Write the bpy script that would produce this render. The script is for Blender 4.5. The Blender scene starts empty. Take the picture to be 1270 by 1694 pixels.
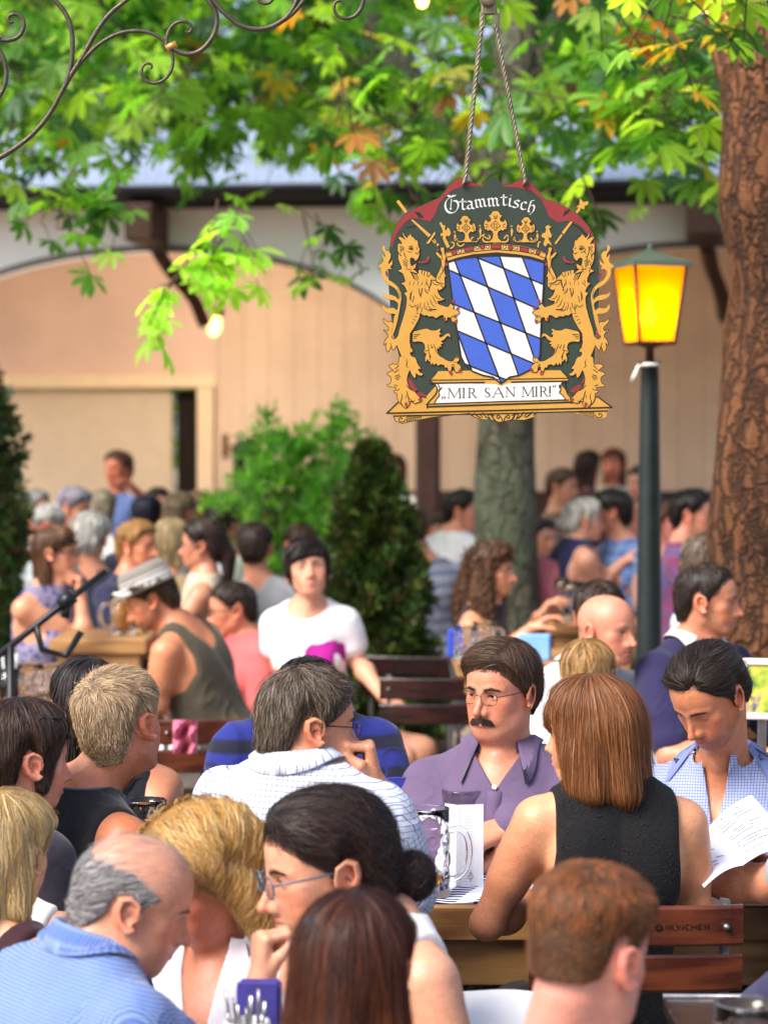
import bpy, math, random
import numpy as np
from mathutils import Vector, Matrix, noise as mnoise
rng = np.random.default_rng(7)
random.seed(7)
F32 = np.float32
scene = bpy.context.scene
COL = scene.collection
# ------------------------------------------------------------------ camera
W0, H0, FPX = 1270.0, 1694.0, 4000.0
CAMH = 1.71
PITCH = math.atan((847 - 752) / FPX)
cam_d = bpy.data.cameras.new('camera')
cam = bpy.data.objects.new('camera', cam_d); COL.objects.link(cam)
cam.location = (0, 0, CAMH)
cam.rotation_euler = (math.pi / 2 - PITCH, 0, 0)
cam_d.sensor_fit = 'VERTICAL'; cam_d.sensor_height = 36.0; cam_d.sensor_width = 27.0
cam_d.lens = FPX / H0 * 36.0
cam_d.clip_start = 0.1; cam_d.clip_end = 600
cam_d.dof.use_dof = True; cam_d.dof.focus_distance = 5.2; cam_d.dof.aperture_fstop = 3.5
scene.camera = cam
CF = np.array([0, math.cos(PITCH), -math.sin(PITCH)]); CU = np.array([0, math.sin(PITCH), math.cos(PITCH)])
def at(px, py, D):
    """point seen at photo pixel (px,py) at depth D"""
    return np.array([0, 0, CAMH]) + D * (CF + np.array([1, 0, 0]) * (px - 635) / FPX - CU * (py - 847) / FPX)
def atz(px, D, z):
    p = at(px, 847, D); p[2] = z; return p
# ------------------------------------------------------------------ objects
def tag(o, label, cat, group=None, kind=None):
    if label: o['label'] = label
    if cat: o['category'] = cat
    if group: o['group'] = group
    if kind: o['kind'] = kind
    return o
def thing(name, label, cat, loc=(0, 0, 0), group=None):
    o = bpy.data.objects.new(name, None); COL.objects.link(o)
    o.location = Vector([float(v) for v in loc]); o.empty_display_size = .1
    return tag(o, label, cat, group)
def link(name, me, mat, parent=None, smooth=True):
    if mat is not None:
        for m in (mat if isinstance(mat, (list, tuple)) else [mat]): me.materials.append(m)
    if smooth and len(me.polygons):
        me.polygons.foreach_set('use_smooth', np.ones(len(me.polygons), bool))
    o = bpy.data.objects.new(name, me); COL.objects.link(o)
    if parent is not None:
        o.parent = parent
    return o
def world_loc(o):
    l = np.zeros(3)
    while o is not None:
        l += np.array(o.location); o = o.parent
    return l
def np_mesh(name, V, Fq, mat, parent=None, smooth=True, col=None, cuv=None, matidx=None):
    """V (n,3) in world space, Fq (m,k) or list of arrays; made local to parent"""
    me = bpy.data.meshes.new(name)
    V = np.asarray(V, np.float64)
    if parent is not None: V = V - world_loc(parent)
    if not isinstance(Fq, list): Fq = [Fq]
    Fq = [np.asarray(f, np.int32) for f in Fq if len(f)]
    nl = sum(f.size for f in Fq); nf = sum(len(f) for f in Fq)
    me.vertices.add(len(V)); me.vertices.foreach_set('co', V.astype(F32).ravel())
    me.loops.add(nl); me.loops.foreach_set('vertex_index', np.concatenate([f.ravel() for f in Fq]) if nl else [])
    me.polygons.add(nf)
    tot = np.concatenate([np.full(len(f), f.shape[1], np.int32) for f in Fq]) if nf else np.zeros(0, np.int32)
    st = np.concatenate([[0], np.cumsum(tot)[:-1]]).astype(np.int32) if nf else tot
    me.polygons.foreach_set('loop_start', st); me.polygons.foreach_set('loop_total', tot)
    if matidx is not None: me.polygons.foreach_set('material_index', np.asarray(matidx, np.int32))
    me.update(calc_edges=True)
    if col is not None:
        a = me.color_attributes.new('Col', 'FLOAT_COLOR', 'POINT')
        c = np.ones((len(V), 4), F32); c[:, :3] = col; a.data.foreach_set('color', c.ravel())
    if cuv is not None:
        a = me.attributes.new('cuv', 'FLOAT_VECTOR', 'POINT')
        a.data.foreach_set('vector', np.asarray(cuv, F32).ravel())
    me.validate(clean_customdata=False)
    return link(name, me, mat, parent, smooth)
class MB:
    """collects polygons in world space"""
    def __init__(s): s.v = []; s.f = []; s.n = 0; s.m = []
    def add(s, V, Fs, mi=0):
        V = np.asarray(V, float); s.v.append(V)
        for f in Fs: s.f.append([int(i) + s.n for i in f]); s.m.append(mi)
        s.n += len(V); return s
    def box(s, c, size, R=None, bev=0.0, mi=0):
        sx, sy, sz = [a / 2 for a in size]
        if bev <= 0:
            V = np.array([(x, y, z) for x in (-sx, sx) for y in (-sy, sy) for z in (-sz, sz)])
            Fs = [(0, 1, 3, 2), (4, 6, 7, 5), (0, 4, 5, 1), (2, 3, 7, 6), (0, 2, 6, 4), (1, 5, 7, 3)]
        else:
            b = min(bev, sx, sy, sz); V = []
            for x in (-1, 1):
                for y in (-1, 1):
                    for z in (-1, 1):
                        V += [(x * sx, y * (sy - b), z * (sz - b)), (x * (sx - b), y * sy, z * (sz - b)), (x * (sx - b), y * (sy - b), z * sz)]
            V = np.array(V)
            def i(x, y, z, k): return ((x * 2 + y) * 2 + z) * 3 + k
            Fs = []
            for a in (0, 1):
                Fs.append([i(a, 0, 0, 0), i(a, 1, 0, 0), i(a, 1, 1, 0), i(a, 0, 1, 0)][::1 if a else -1])
                Fs.append([i(0, a, 0, 1), i(1, a, 0, 1), i(1, a, 1, 1), i(0, a, 1, 1)][::-1 if a else 1])
                Fs.append([i(0, 0, a, 2), i(1, 0, a, 2), i(1, 1, a, 2), i(0, 1, a, 2)][::1 if a else -1])
                for c2 in (0, 1):
                    Fs.append([i(a, c2, 0, 0), i(a, c2, 1, 0), i(a, c2, 1, 1), i(a, c2, 0, 1)])
                    Fs.append([i(a, 0, c2, 0), i(a, 1, c2, 0), i(a, 1, c2, 2), i(a, 0, c2, 2)])
                    Fs.append([i(0, a, c2, 1), i(1, a, c2, 1), i(1, a, c2, 2), i(0, a, c2, 2)])
                    for d in (0, 1): Fs.append([i(a, c2, d, 0), i(a, c2, d, 1), i(a, c2, d, 2)])
        if R is not None: V = V @ np.asarray(R).T
        return s.add(V + np.asarray(c), Fs, mi)
    def tube(s, P, r, n=8, cap=True, flat=1.0, mi=0):
        P = np.asarray(P, float); m = len(P); r = np.broadcast_to(np.asarray(r, float), (m,))
        T = np.gradient(P, axis=0); T /= np.linalg.norm(T, axis=1)[:, None] + 1e-12
        u = np.cross(T[0], (0.3, 0.2, 1.0)); u /= np.linalg.norm(u)
        V = []
        for k in range(m):
            u = u - T[k] * (u @ T[k]); u /= np.linalg.norm(u) + 1e-12
            w = np.cross(T[k], u)
            for j in range(n):
                a = 2 * math.pi * j / n
                V.append(P[k] + r[k] * (math.cos(a) * u + flat * math.sin(a) * w))
        Fs = [(k * n + j, k * n + (j + 1) % n, (k + 1) * n + (j + 1) % n, (k + 1) * n + j) for k in range(m - 1) for j in range(n)]
        if cap: Fs += [tuple(range(n))[::-1], tuple(range((m - 1) * n, m * n))]
        return s.add(V, Fs, mi)
    def lathe(s, c, prof, n=24, R=None, mi=0):
        prof = np.asarray(prof, float); m = len(prof)
        a = np.arange(n) * 2 * math.pi / n
        V = np.array([(r * math.cos(t), r * math.sin(t), z) for r, z in prof for t in a])
        if R is not None: V = V @ np.asarray(R).T
        Fs = [(k * n + j, k * n + (j + 1) % n, (k + 1) * n + (j + 1) % n, (k + 1) * n + j) for k in range(m - 1) for j in range(n)]
        return s.add(V + np.asarray(c), Fs, mi)
    def build(s, name, mat, parent=None, smooth=False, autosmooth=None):
        V = np.concatenate(s.v)
        me = bpy.data.meshes.new(name)
        if parent is not None: V = V - world_loc(parent)
        me.from_pydata(V.tolist(), [], s.f)
        if max(s.m) > 0: me.polygons.foreach_set('material_index', s.m)
        me.validate(); me.update()
        return link(name, me, mat, parent, smooth)
# ------------------------------------------------------------------ materials
def srgb(r, g, b):
    f = lambda c: (c / 255 / 12.92) if c / 255 <= .04045 else ((c / 255 + .055) / 1.055) ** 2.4
    return np.array([f(r), f(g), f(b)])
class NT:
    def __init__(s, name):
        s.m = bpy.data.materials.new(name); s.m.use_nodes = True
        s.t = s.m.node_tree; s.t.nodes.clear()
        s.out = s.t.nodes.new('ShaderNodeOutputMaterial')
    def n(s, typ, **kw):
        o = s.t.nodes.new(typ)
        for k, v in kw.items(): setattr(o, k, v)
        return o
    def l(s, a, b): s.t.links.new(a, b)
    def val(s, sock, v):
        if hasattr(v, 'bl_idname') or isinstance(v, bpy.types.NodeSocket): s.l(v, sock)
        else: sock.default_value = v
    def math(s, op, a, b=None, c=None):
        o = s.n('ShaderNodeMath', operation=op); s.val(o.inputs[0], a)
        if b is not None: s.val(o.inputs[1], b)
        if c is not None: s.val(o.inputs[2], c)
        return o.outputs[0]
    def mix(s, fac, a, b, blend='MIX'):
        o = s.n('ShaderNodeMix', data_type='RGBA', blend_type=blend)
        s.val(o.inputs[0], fac)
        for sk, v in ((o.inputs[6], a), (o.inputs[7], b)):
            if isinstance(v, bpy.types.NodeSocket): s.l(v, sk)
            else: sk.default_value = (*[float(x) for x in v[:3]], 1)
        return o.outputs[2]
    def noise(s, scale, detail=3, vec=None, rough=.5, out=0):
        o = s.n('ShaderNodeTexNoise'); o.inputs['Scale'].default_value = scale; o.inputs['Detail'].default_value = detail
        o.inputs['Roughness'].default_value = rough
        if vec is not None: s.l(vec, o.inputs['Vector'])
        return o.outputs[out]
    def coord(s, k='Object'): return s.n('ShaderNodeTexCoord').outputs[k]
    def mapping(s, vec, scale=(1, 1, 1), rot=(0, 0, 0)):
        o = s.n('ShaderNodeMapping'); s.l(vec, o.inputs[0]); o.inputs['Scale'].default_value = scale; o.inputs['Rotation'].default_value = rot
        return o.outputs[0]
    def ramp(s, fac, stops):
        o = s.n('ShaderNodeValToRGB'); s.val(o.inputs[0], fac); e = o.color_ramp.elements
        while len(e) < len(stops): e.new(.5)
        for k, (p, c) in enumerate(stops):
            e[k].position = p; e[k].color = (*[float(x) for x in (c if hasattr(c, '__len__') else (c, c, c))][:3], 1)
        return o.outputs[0]
    def bump(s, h, strength=.3, dist=.002, normal=None):
        o = s.n('ShaderNodeBump'); o.inputs['Strength'].default_value = strength; o.inputs['Distance'].default_value = dist
        s.l(h, o.inputs['Height'])
        if normal is not None: s.l(normal, o.inputs['Normal'])
        return o.outputs[0]
    def bsdf(s, color, rough=.5, metal=0, normal=None, spec=.5, **kw):
        o = s.n('ShaderNodeBsdfPrincipled')
        if isinstance(color, bpy.types.NodeSocket): s.l(color, o.inputs['Base Color'])
        else: o.inputs['Base Color'].default_value = (*[float(x) for x in color[:3]], 1)
        s.val(o.inputs['Roughness'], rough); s.val(o.inputs['Metallic'], metal)
        o.inputs['Specular IOR Level'].default_value = spec
        if normal is not None: s.l(normal, o.inputs['Normal'])
        for k, v in kw.items(): s.val(o.inputs[k.replace('_', ' ')], v)
        return o
    def done(s, sh):
        s.l(sh.outputs[0] if hasattr(sh, 'outputs') else sh, s.out.inputs['Surface']); return s.m
_mc = {}
def plain(name, c, rough=.5, metal=0, spec=.5, var=.12, nscale=9, bump=0.0, bscale=60, **kw):
    """slightly mottled paint / plastic / metal"""
    key = (name,)
    if key in _mc: return _mc[key]
    t = NT(name); v = t.coord()
    n = t.noise(nscale, 4, v)
    c = np.asarray(c, float)
    colr = t.ramp(n, [(.3, c * (1 - var)), (.7, np.minimum(c * (1 + var), 1))])
    nr = t.bump(t.noise(bscale, 4, v), bump, .003) if bump else None
    rg = t.math('ADD', t.math('MULTIPLY', n, .2), rough - .1) if rough > .15 else rough
    _mc[key] = t.done(t.bsdf(colr, rg, metal, nr, spec, **kw)); return _mc[key]
def emit(name, c, strength):
    if name in _mc: return _mc[name]
    t = NT(name); e = t.n('ShaderNodeEmission'); e.inputs[0].default_value = (*[float(x) for x in c], 1); e.inputs[1].default_value = strength
    _mc[name] = t.done(e); return _mc[name]
def glass_mat(name, c=(1, 1, 1), rough=.02, ior=1.45):
    if name in _mc: return _mc[name]
    t = NT(name); _mc[name] = t.done(t.bsdf(c, rough, 0, None, .5, Transmission_Weight=1.0, IOR=ior)); return _mc[name]
def attr(t, name='Col'):
    o = t.n('ShaderNodeAttribute', attribute_name=name); return o
def skin_mat():
    if 'skin' in _mc: return _mc['skin']
    t = NT('skin'); v = t.coord()
    c = attr(t).outputs['Color']
    n = t.noise(55, 5, v, .6); n2 = t.noise(420, 2, v)
    c = t.mix(1.0, c, t.ramp(n, [(.3, (.92, .86, .84)), (.7, (1.04, 1.03, 1.02))]), 'MULTIPLY')
    c = t.mix(1.0, c, t.ramp(t.noise(260, 3, v, .7), [(.32, (.86, .80, .76)), (.55, (1, 1, 1)), (.72, (1.10, 1.08, 1.06))]), 'MULTIPLY')
    nr = t.bump(n2, .40, .0010)
    nr = t.bump(t.noise(120, 4, v, .6), .28, .003, nr)
    b = t.bsdf(c, t.math('ADD', t.math('MULTIPLY', n, .25), .30), 0, nr, .45)
    b.inputs['Subsurface Weight'].default_value = 0.08
    b.inputs['Subsurface Radius'].default_value = (.012, .005, .003); b.inputs['Subsurface Scale'].default_value = 1.0
    _mc['skin'] = t.done(b); return _mc['skin']
def hair_mat():
    if 'hair' in _mc: return _mc['hair']
    t = NT('hair'); c = attr(t).outputs['Color']
    b = t.bsdf(c, .46, 0, None, .32)
    _mc['hair'] = t.done(b); return _mc['hair']
def cloth_mat(name, c, kind='plain', c2=(0, 0, 0), c3=None, sc=.01, lw=.12, rough=.85, sheen=.15, weave=True):
    """kinds: plain, check (thin lines), gingham, hstripe, plaid, vstripe, floral, jacquard"""
    if name in _mc: return _mc[name]
    t = NT(name); cu = attr(t, 'cuv').outputs['Vector']; ob = t.coord()
    sp = t.n('ShaderNodeSeparateXYZ'); t.l(cu, sp.inputs[0])
    u = t.math('MULTIPLY', sp.outputs[0], 1 / sc); v = t.math('MULTIPLY', sp.outputs[1], 1 / sc)
    sc_ = lambda q: np.asarray(q, float) * (.84 if min(q) > .55 else .70)
    c = sc_(c); c2 = sc_(c2); c3 = None if c3 is None else sc_(c3); col = None
    def line(x, w):
        f = t.math('ABSOLUTE', t.math('SUBTRACT', t.math('FRACT', x), .5))
        mr = t.n('ShaderNodeMapRange'); t.l(f, mr.inputs[0]); mr.inputs[1].default_value = w / 2 * 1.3; mr.inputs[2].default_value = w / 2 * .7
        return mr.outputs[0]
    n = t.noise(14, 4, ob)
    base = t.ramp(n, [(.3, c * .93), (.7, np.minimum(c * 1.05, 1))])
    if kind == 'check':
        m = t.math('MAXIMUM', line(u, lw), line(v, lw)); col = t.mix(m, base, c2)
    elif kind == 'gingham':
        m = t.math('MULTIPLY', t.math('ADD', line(u, .5), line(v, .5)), .5); col = t.mix(m, base, c2)
    elif kind == 'hstripe':
        wv = t.math('ADD', v, t.math('MULTIPLY', t.noise(6, 2, ob), .1)); col = t.mix(line(wv, lw), base, c2)
    elif kind == 'vstripe':
        col = t.mix(line(u, lw), base, c2)
    elif kind == 'plaid':
        m = t.math('MULTIPLY', t.math('ADD', line(u, .45), line(v, .45)), .42); col = t.mix(m, base, c2)
        m2 = t.math('MAXIMUM', line(t.math('ADD', u, .5), .1), line(t.math('ADD', v, .5), .1)); col = t.mix(t.math('MULTIPLY', m2, .6), col, c3 if c3 is not None else c2)
    elif kind == 'floral':
        vo = t.n('ShaderNodeTexVoronoi'); t.l(ob, vo.inputs['Vector']); vo.inputs['Scale'].default_value = 1 / sc
        m = t.ramp(vo.outputs['Distance'], [(.35, 1), (.45, 0)])
        col = t.mix(m, base, t.mix(t.noise(30, 2, ob), c2, c3 if c3 is not None else c2))
    else: col = base
    h = None
    if weave:
        s1 = t.math('SINE', t.math('MULTIPLY', sp.outputs[0], 3600.)); s2 = t.math('SINE', t.math('MULTIPLY', sp.outputs[1], 3600.))
        h = t.math('MULTIPLY', s1, s2)
    nr = t.bump(t.noise(38, 4, ob, .6), .35, .006)
    if h is not None: nr = t.bump(h, .12, .0006, nr)
    if kind == 'jacquard':
        vo = t.n('ShaderNodeTexNoise'); t.l(cu, vo.inputs['Vector']); vo.inputs['Scale'].default_value = 26; vo.inputs['Distortion'].default_value = 2.5; vo.inputs['Detail'].default_value = 1
        r = t.ramp(t.math('FRACT', t.math('MULTIPLY', vo.outputs[0], 7)), [(.3, 0), (.5, 1), (.7, 0)])
        nr = t.bump(r, .9, .004, nr)
        col = t.mix(t.math('MULTIPLY', r, .6), col, np.minimum(c * 2.2, 1))
    b = t.bsdf(col, rough, 0, nr, .3); b.inputs['Sheen Weight'].default_value = sheen
    _mc[name] = t.done(b); return _mc[name]
# ------------------------------------------------------------------ signed distance helpers (numpy)
def smin(a, b, k):
    h = np.maximum(k - np.abs(a - b), 0) / k
    return np.minimum(a, b) - h * h * k * .25
def smax(a, b, k): return -smin(-a, -b, k)
def ell(p, c, r):
    q = (p - np.asarray(c, F32)); r = np.asarray(r, F32)
    k0 = np.sqrt(((q / r) ** 2).sum(1)); k1 = np.sqrt(((q / (r * r)) ** 2).sum(1))
    return k0 * (k0 - 1) / np.maximum(k1, 1e-6)
def sph(p, c, r):
    q = p - np.asarray(c, F32); return np.sqrt((q * q).sum(1)) - F32(r)
def cap(p, a, b, r1, r2=None):
    a = np.asarray(a, F32); b = np.asarray(b, F32); ba = b - a; pa = p - a
    h = np.clip((pa @ ba) / max(float(ba @ ba), 1e-9), 0, 1)
    q = pa - h[:, None] * ba
    r2 = r1 if r2 is None else r2
    return np.sqrt((q * q).sum(1)) - (r1 + (r2 - r1) * h)
def chain(p, pts, rs):
    d = None
    for k in range(len(pts) - 1):
        c = cap(p, pts[k], pts[k + 1], rs[k], rs[k + 1]); d = c if d is None else np.minimum(d, c)
    return d
def tri_sdf(p, a, b, c, th):
    a, b, c = [np.asarray(x, F32) for x in (a, b, c)]
    ba = b - a; cb = c - b; ac = a - c; n = np.cross(ba, ac)
    pa = p - a; pb = p - b; pc = p - c
    s = np.sign(pa @ np.cross(ba, n)) + np.sign(pb @ np.cross(cb, n)) + np.sign(pc @ np.cross(ac, n))
    def seg(v, w): 
        h = np.clip((v @ w) / (w @ w), 0, 1); q = v - h[:, None] * w; return (q * q).sum(1)
    e = np.minimum(np.minimum(seg(pa, ba), seg(pb, cb)), seg(pc, ac))
    pl = (pa @ n) ** 2 / (n @ n)
    return np.sqrt(np.where(s < 2, e, pl)) - th
def mesh_sdf(f, lo, hi, h, B=4):
    """sparse surface nets -> verts, quads"""
    lo = np.asarray(lo, np.float64); hi = np.asarray(hi, np.float64)
    nb = np.maximum(np.ceil((hi - lo) / (h * B)).astype(int), 1)
    gi = np.stack(np.meshgrid(*[np.arange(n) for n in nb], indexing='ij'), -1).reshape(-1, 3)
    cen = (lo + (gi + .5) * h * B).astype(F32)
    keep = []
    for s in range(0, len(cen), 400000):
        keep.append(np.abs(f(cen[s:s + 400000])) < h * B * 1.15)
    gi = gi[np.concatenate(keep)]
    NY, NZ = nb[1] * B + 3, nb[2] * B + 3
    o5 = np.stack(np.meshgrid(*[np.arange(B + 1)] * 3, indexing='ij'), -1).reshape(-1, 3)
    keys, verts, edges = [], [], []
    for s in range(0, len(gi), 3000):
        g = gi[s:s + 3000]
        P = (lo + (g[:, None, :] * B + o5[None]) * h).astype(F32).reshape(-1, 3)
        D = f(P).reshape(-1, B + 1, B + 1, B + 1)
        c8 = [D[:, a:B + a, b:B + b, c:B + c] for a in (0, 1) for b in (0, 1) for c in (0, 1)]
        neg = sum((c < 0).astype(np.int8) for c in c8)
        act = (neg > 0) & (neg < 8)
        w = np.argwhere(act)
        if not len(w): continue
        vals = np.stack([c[act] for c in c8], 1)
        ijk = g[w[:, 0]] * B + w[:, 1:]
        off = np.array([(a, b, c) for a in (0, 1) for b in (0, 1) for c in (0, 1)], float)
        acc = np.zeros((len(w), 3)); cnt = np.zeros(len(w))
        for e0, e1 in ((0, 1), (2, 3), (4, 5), (6, 7), (0, 2), (1, 3), (4, 6), (5, 7), (0, 4), (1, 5), (2, 6), (3, 7)):
            a, b = vals[:, e0], vals[:, e1]; m = (a < 0) != (b < 0)
            t = np.where(m, a / np.where(m, a - b, 1), 0)
            acc += m[:, None] * (off[e0] + t[:, None] * (off[e1] - off[e0])); cnt += m
        verts.append(lo + (ijk + acc / cnt[:, None]) * h)
        keys.append((ijk[:, 0] * NY + ijk[:, 1]) * NZ + ijk[:, 2])
        v0 = vals[:, 0] < 0
        edges.append(np.stack([(vals[:, 4] < 0) != v0, (vals[:, 2] < 0) != v0, (vals[:, 1] < 0) != v0, v0], 1))
    if not keys: return np.zeros((0, 3)), np.zeros((0, 4), int)
    keys = np.concatenate(keys); verts = np.concatenate(verts); edges = np.concatenate(edges)
    o = np.argsort(keys); sk = keys[o]
    def find(k):
        i = np.clip(np.searchsorted(sk, k), 0, len(sk) - 1); return np.where(sk[i] == k, o[i], -1)
    st = (NY * NZ, NZ, 1); quads = []
    for ax in range(3):
        u, v = st[(ax + 1) % 3], st[(ax + 2) % 3]
        m = edges[:, ax]; k = keys[m]
        q = np.stack([np.nonzero(m)[0], find(k - u), find(k - u - v), find(k - v)], 1)
        fl = edges[m, 3]; q = np.where(fl[:, None], q, q[:, ::-1])
        quads.append(q[(q >= 0).all(1)])
    return verts, np.concatenate(quads)
def grad(f, p, e=.0015):
    p = p.astype(F32); k = np.array([(1, -1, -1), (-1, -1, 1), (-1, 1, -1), (1, 1, 1)], F32)
    g = sum(kk[None] * f(p + e * kk)[:, None] for kk in k)
    return g / (np.linalg.norm(g, axis=1)[:, None] + 1e-9)
def polish(f, V, n=1):
    """pull vertices onto the surface"""
    V = V.copy()
    for _ in range(n):
        P = V.astype(F32); V -= np.clip(f(P), -.003, .003)[:, None] * grad(f, P)
    return V
class Waves:
    """cheap smooth pseudo noise for folds"""
    def __init__(s, seed, freq, n=7, an=(1, 1, 1)):
        r = np.random.default_rng(seed); s.k = r.normal(size=(n, 3)) * np.asarray(an) ; s.k *= (freq * r.uniform(.6, 1.5, n) / (np.linalg.norm(s.k, axis=1) + 1e-6))[:, None]
        s.ph = r.uniform(0, 6.28, n); s.n = n; s.k = s.k.astype(F32)
    def __call__(s, p):
        d = 0; w = 0
        for i in range(s.n):
            v = np.sin(p @ s.k[i] + F32(s.ph[i]) + w * .9); w = v; d = d + v
        return d / s.n
def sstep(a, b, x): 
    t = np.clip((x - a) / (b - a), 0, 1); return t * t * (3 - 2 * t)
# ------------------------------------------------------------------ heads
def ears_sdf(p, g):
    q = p.copy(); q[:, 0] = np.abs(q[:, 0])
    es = g.get('ear', 1.0); splay = math.radians(g.get('splay', 24))
    c = np.array((.0745 * g.get('wide', 1), -.010, -.008), F32)
    q = q - c
    # local: a forward, b up, n outward
    ca, sa = math.cos(splay), math.sin(splay)
    a = (q[:, 1] * ca + q[:, 0] * -sa * -1 * -1); n = q[:, 0] * ca + -q[:, 1] * sa * -1 * -1
    tl = math.radians(10); ct, st = math.cos(tl), math.sin(tl)
    b = q[:, 2]; a2 = a * ct + b * st; b2 = b * ct - a * st
    L = np.stack([a2, b2, n], 1) / F32(es)
    rim = chain(L, [(.006, -.004, .004), (.011, .006, .006), (.009, .021, .009), (-.003, .030, .012), (-.016, .024, .015), (-.0205, .006, .016), (-.015, -.013, .013), (-.003, -.027, .008), (.006, -.024, .004)],
                [.0028, .0034, .0040, .0042, .0044, .0042, .0042, .0062, .0045])
    plate = ell(L, (-.005, .001, .004), (.0155, .027, .0065))
    conc = ell(L, (.000, -.004, .012), (.0085, .012, .0085))
    sc = ell(L, (-.006, .012, .015), (.008, .012, .006))
    d = smin(rim, plate, .004); d = smax(d, -conc, .003); d = smax(d, -sc, .003)
    d = smin(d, cap(L, (.011, -.006, .002), (.012, .002, .002), .004), .005)
    return d * es
EYE = np.array((.0315, .0735, .0), F32)
def head_sdf(p, g):
    """p in head local metres: x right, y face, z up; eyes at z=0, vertex +.115, chin -.115"""
    ax = p.copy(); ax[:, 0] = np.abs(ax[:, 0]); fem = g.get('fem', 0.0); ch = g.get('chub', 0.0); w = g.get('wide', 1.0)
    d = ell(p, (0, -.010, .031), (.0765 * w, .099, .085))
    d = smin(d, ell(p, (0, .028, .035), (.065 * w, .0625, .066)), .03)
    d = smin(d, ell(p, (0, .028, -.035), (.057 * w + .004 * ch, .060, .074)), .03)
    jw = .049 * w - .006 * fem + .004 * ch; jr = .019 + .004 * ch
    jaw = np.minimum(cap(ax, (jw, .002, -.055), (.026 - .004 * fem, .062, -.094), jr, .017), cap(ax, (jw + .004, -.006, -.02), (jw, .002, -.058), .017, jr))
    d = smin(d, jaw, .028)
    d = smin(d, ell(p, (0, .072 - .003 * fem, -.0985), (.019 - .004 * fem, .0165, .0165)), .022)
    if ch: d = smin(d, ell(p, (0, .022, -.104), (.046 + .006 * ch, .044, .022)), .045); d = smin(d, sph(ax, (.040, .030, -.070), .026 + .006 * ch), .03)
    d = smin(d, sph(ax, (.044 * w, .056, -.022), .019), .022)                    # cheekbones
    d = smin(d, sph(ax, (.034, .062, -.052), .018 + .004 * ch), .022)
    d = smin(d, chain(ax, [(.006, .0885, .0115), (.026, .0865, .0175), (.046, .068, .0155)], [.0085 - .002 * fem, .0085 - .003 * fem, .007]), .014)   # brow
    d = smin(d, ell(p, (0, .068, -.064), (.032, .0275, .029)), .02)             # muzzle
    d = smax(d, -ell(ax, (.031, .1005, -.0015), (.0175, .0185, .0115)), .014)    # sockets
    fr = (p[:, 1] > .045) & (p[:, 2] < .04)
    d = d.astype(F32)
    if fr.any(): d[fr] = face_sdf(p[fr], ax[fr], d[fr], g)
    er = (ax[:, 0] > .045) & (np.abs(p[:, 2]) < .075) & (np.abs(p[:, 1]) < .07)
    if er.any(): d[er] = smin(d[er], ears_sdf(p[er], g), .006)
    return d
def face_sdf(p, ax, d, g):
    # nose
    ns = g.get('nose', 1.0); nl = g.get('nlen', 1.0)
    tip = (0, .094 + .0205 * ns * nl, -.040); hump = g.get('hump', 0.0)
    nose = chain(p, [(0, .0895, .006), (0, .101 + hump, -.016), tip], [.0060, .0068 * ns, .0088 * ns])
    d = smin(d, chain(ax, [(.004, .080, .004), (.007, .086, -.035)], [.010, .013]), .012)
    nose = smin(nose, sph(ax, (.0112 * ns, .0995, -.0435), .0082 * ns), .008)
    nose = smin(nose, cap(p, tip, (0, .094, -.048), .0055 * ns), .008)
    d = smin(d, nose, .011)
    d = smax(d, -ell(ax, (.0062 * ns, .1035, -.0508), (.0034 * ns, .0052, .0034)), .003)
    # lips
    lf = g.get('lips', 1.0)
    up = chain(ax, [(.0, .0955, -.0655), (.006, .0955, -.0640), (.021, .0835, -.0685)], [.0048 * lf, .0052 * lf, .0026])
    lo = chain(ax, [(.0, .0945, -.0745), (.008, .0935, -.0740), (.020, .083, -.0700)], [.0062 * lf, .0060 * lf, .0026])
    d = smin(d, up, .006); d = smin(d, lo, .006)
    mo = g.get('mouth', 0.0)
    d = smax(d, -chain(ax, [(.0, .1005, -.0698), (.010, .0985, -.0695), (.0235, .0865, -.0690)], [.0017 + mo, .0017 + mo * .8, .0013]), .0025)
    d = smin(d, cap(ax, (.019, .0825, -.046), (.030, .074, -.066), .003), .016)
    # eyes: lid ball with a slit
    e = g.get('eye', 1.0)
    lid = sph(ax, EYE, .0137)
    d = smin(d, lid, .005)
    if e > 0:
        tilt = ax - EYE
        zz = tilt[:, 2] + .06 * (ax[:, 0] - .0315) - g.get('look', 0)
        L = np.stack([tilt[:, 0], tilt[:, 1] - .013, zz], 1)
        d = smax(d, -ell(L, (0, 0, -.0003), (.0128, .009, .0046 * e)), .0012)
    else:
        d = smax(d, -chain(ax, [(.0195, .0865, -.003), (.0315, .0885, -.0052), (.0435, .083, -.003)], [.0009, .0012, .0009]), .0015)
    return d
def hairline(phi, g):
    """height of the hairline against azimuth (0 = front, 180 = nape)"""
    rec = g.get('recede', 0.0); nape = g.get('nape', -.075); sb = g.get('sideburn', -.012)
    return np.interp(phi, [0, 22, 42, 58, 70, 80, 88, 95, 104, 116, 128, 145, 180],
                     [.066 + rec, .064 + rec * 1.3, .052 + rec, .030 + rec * .3, .018, .004, sb, .016, .028, .016, -.030, nape + .004, nape])
def cap_sdf(p, g):
    """smooth skull for hair"""
    w = g.get('wide', 1.0)
    d = ell(p, (0, -.010, .031), (.0765 * w, .099, .085))
    d = smin(d, ell(p, (0, .028, .035), (.065 * w, .0625, .066)), .03)
    d = smin(d, ell(p, (0, -.035, -.035), (.060 * w, .062, .060)), .04)
    d = smin(d, cap(p, (.0, -.045, -.06), (0, -.055, -.12), .050), .03)
    d = smin(d, ell(p, (0, .010, -.01), (.0735 * w, .05, .06)), .02)
    return d
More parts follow.
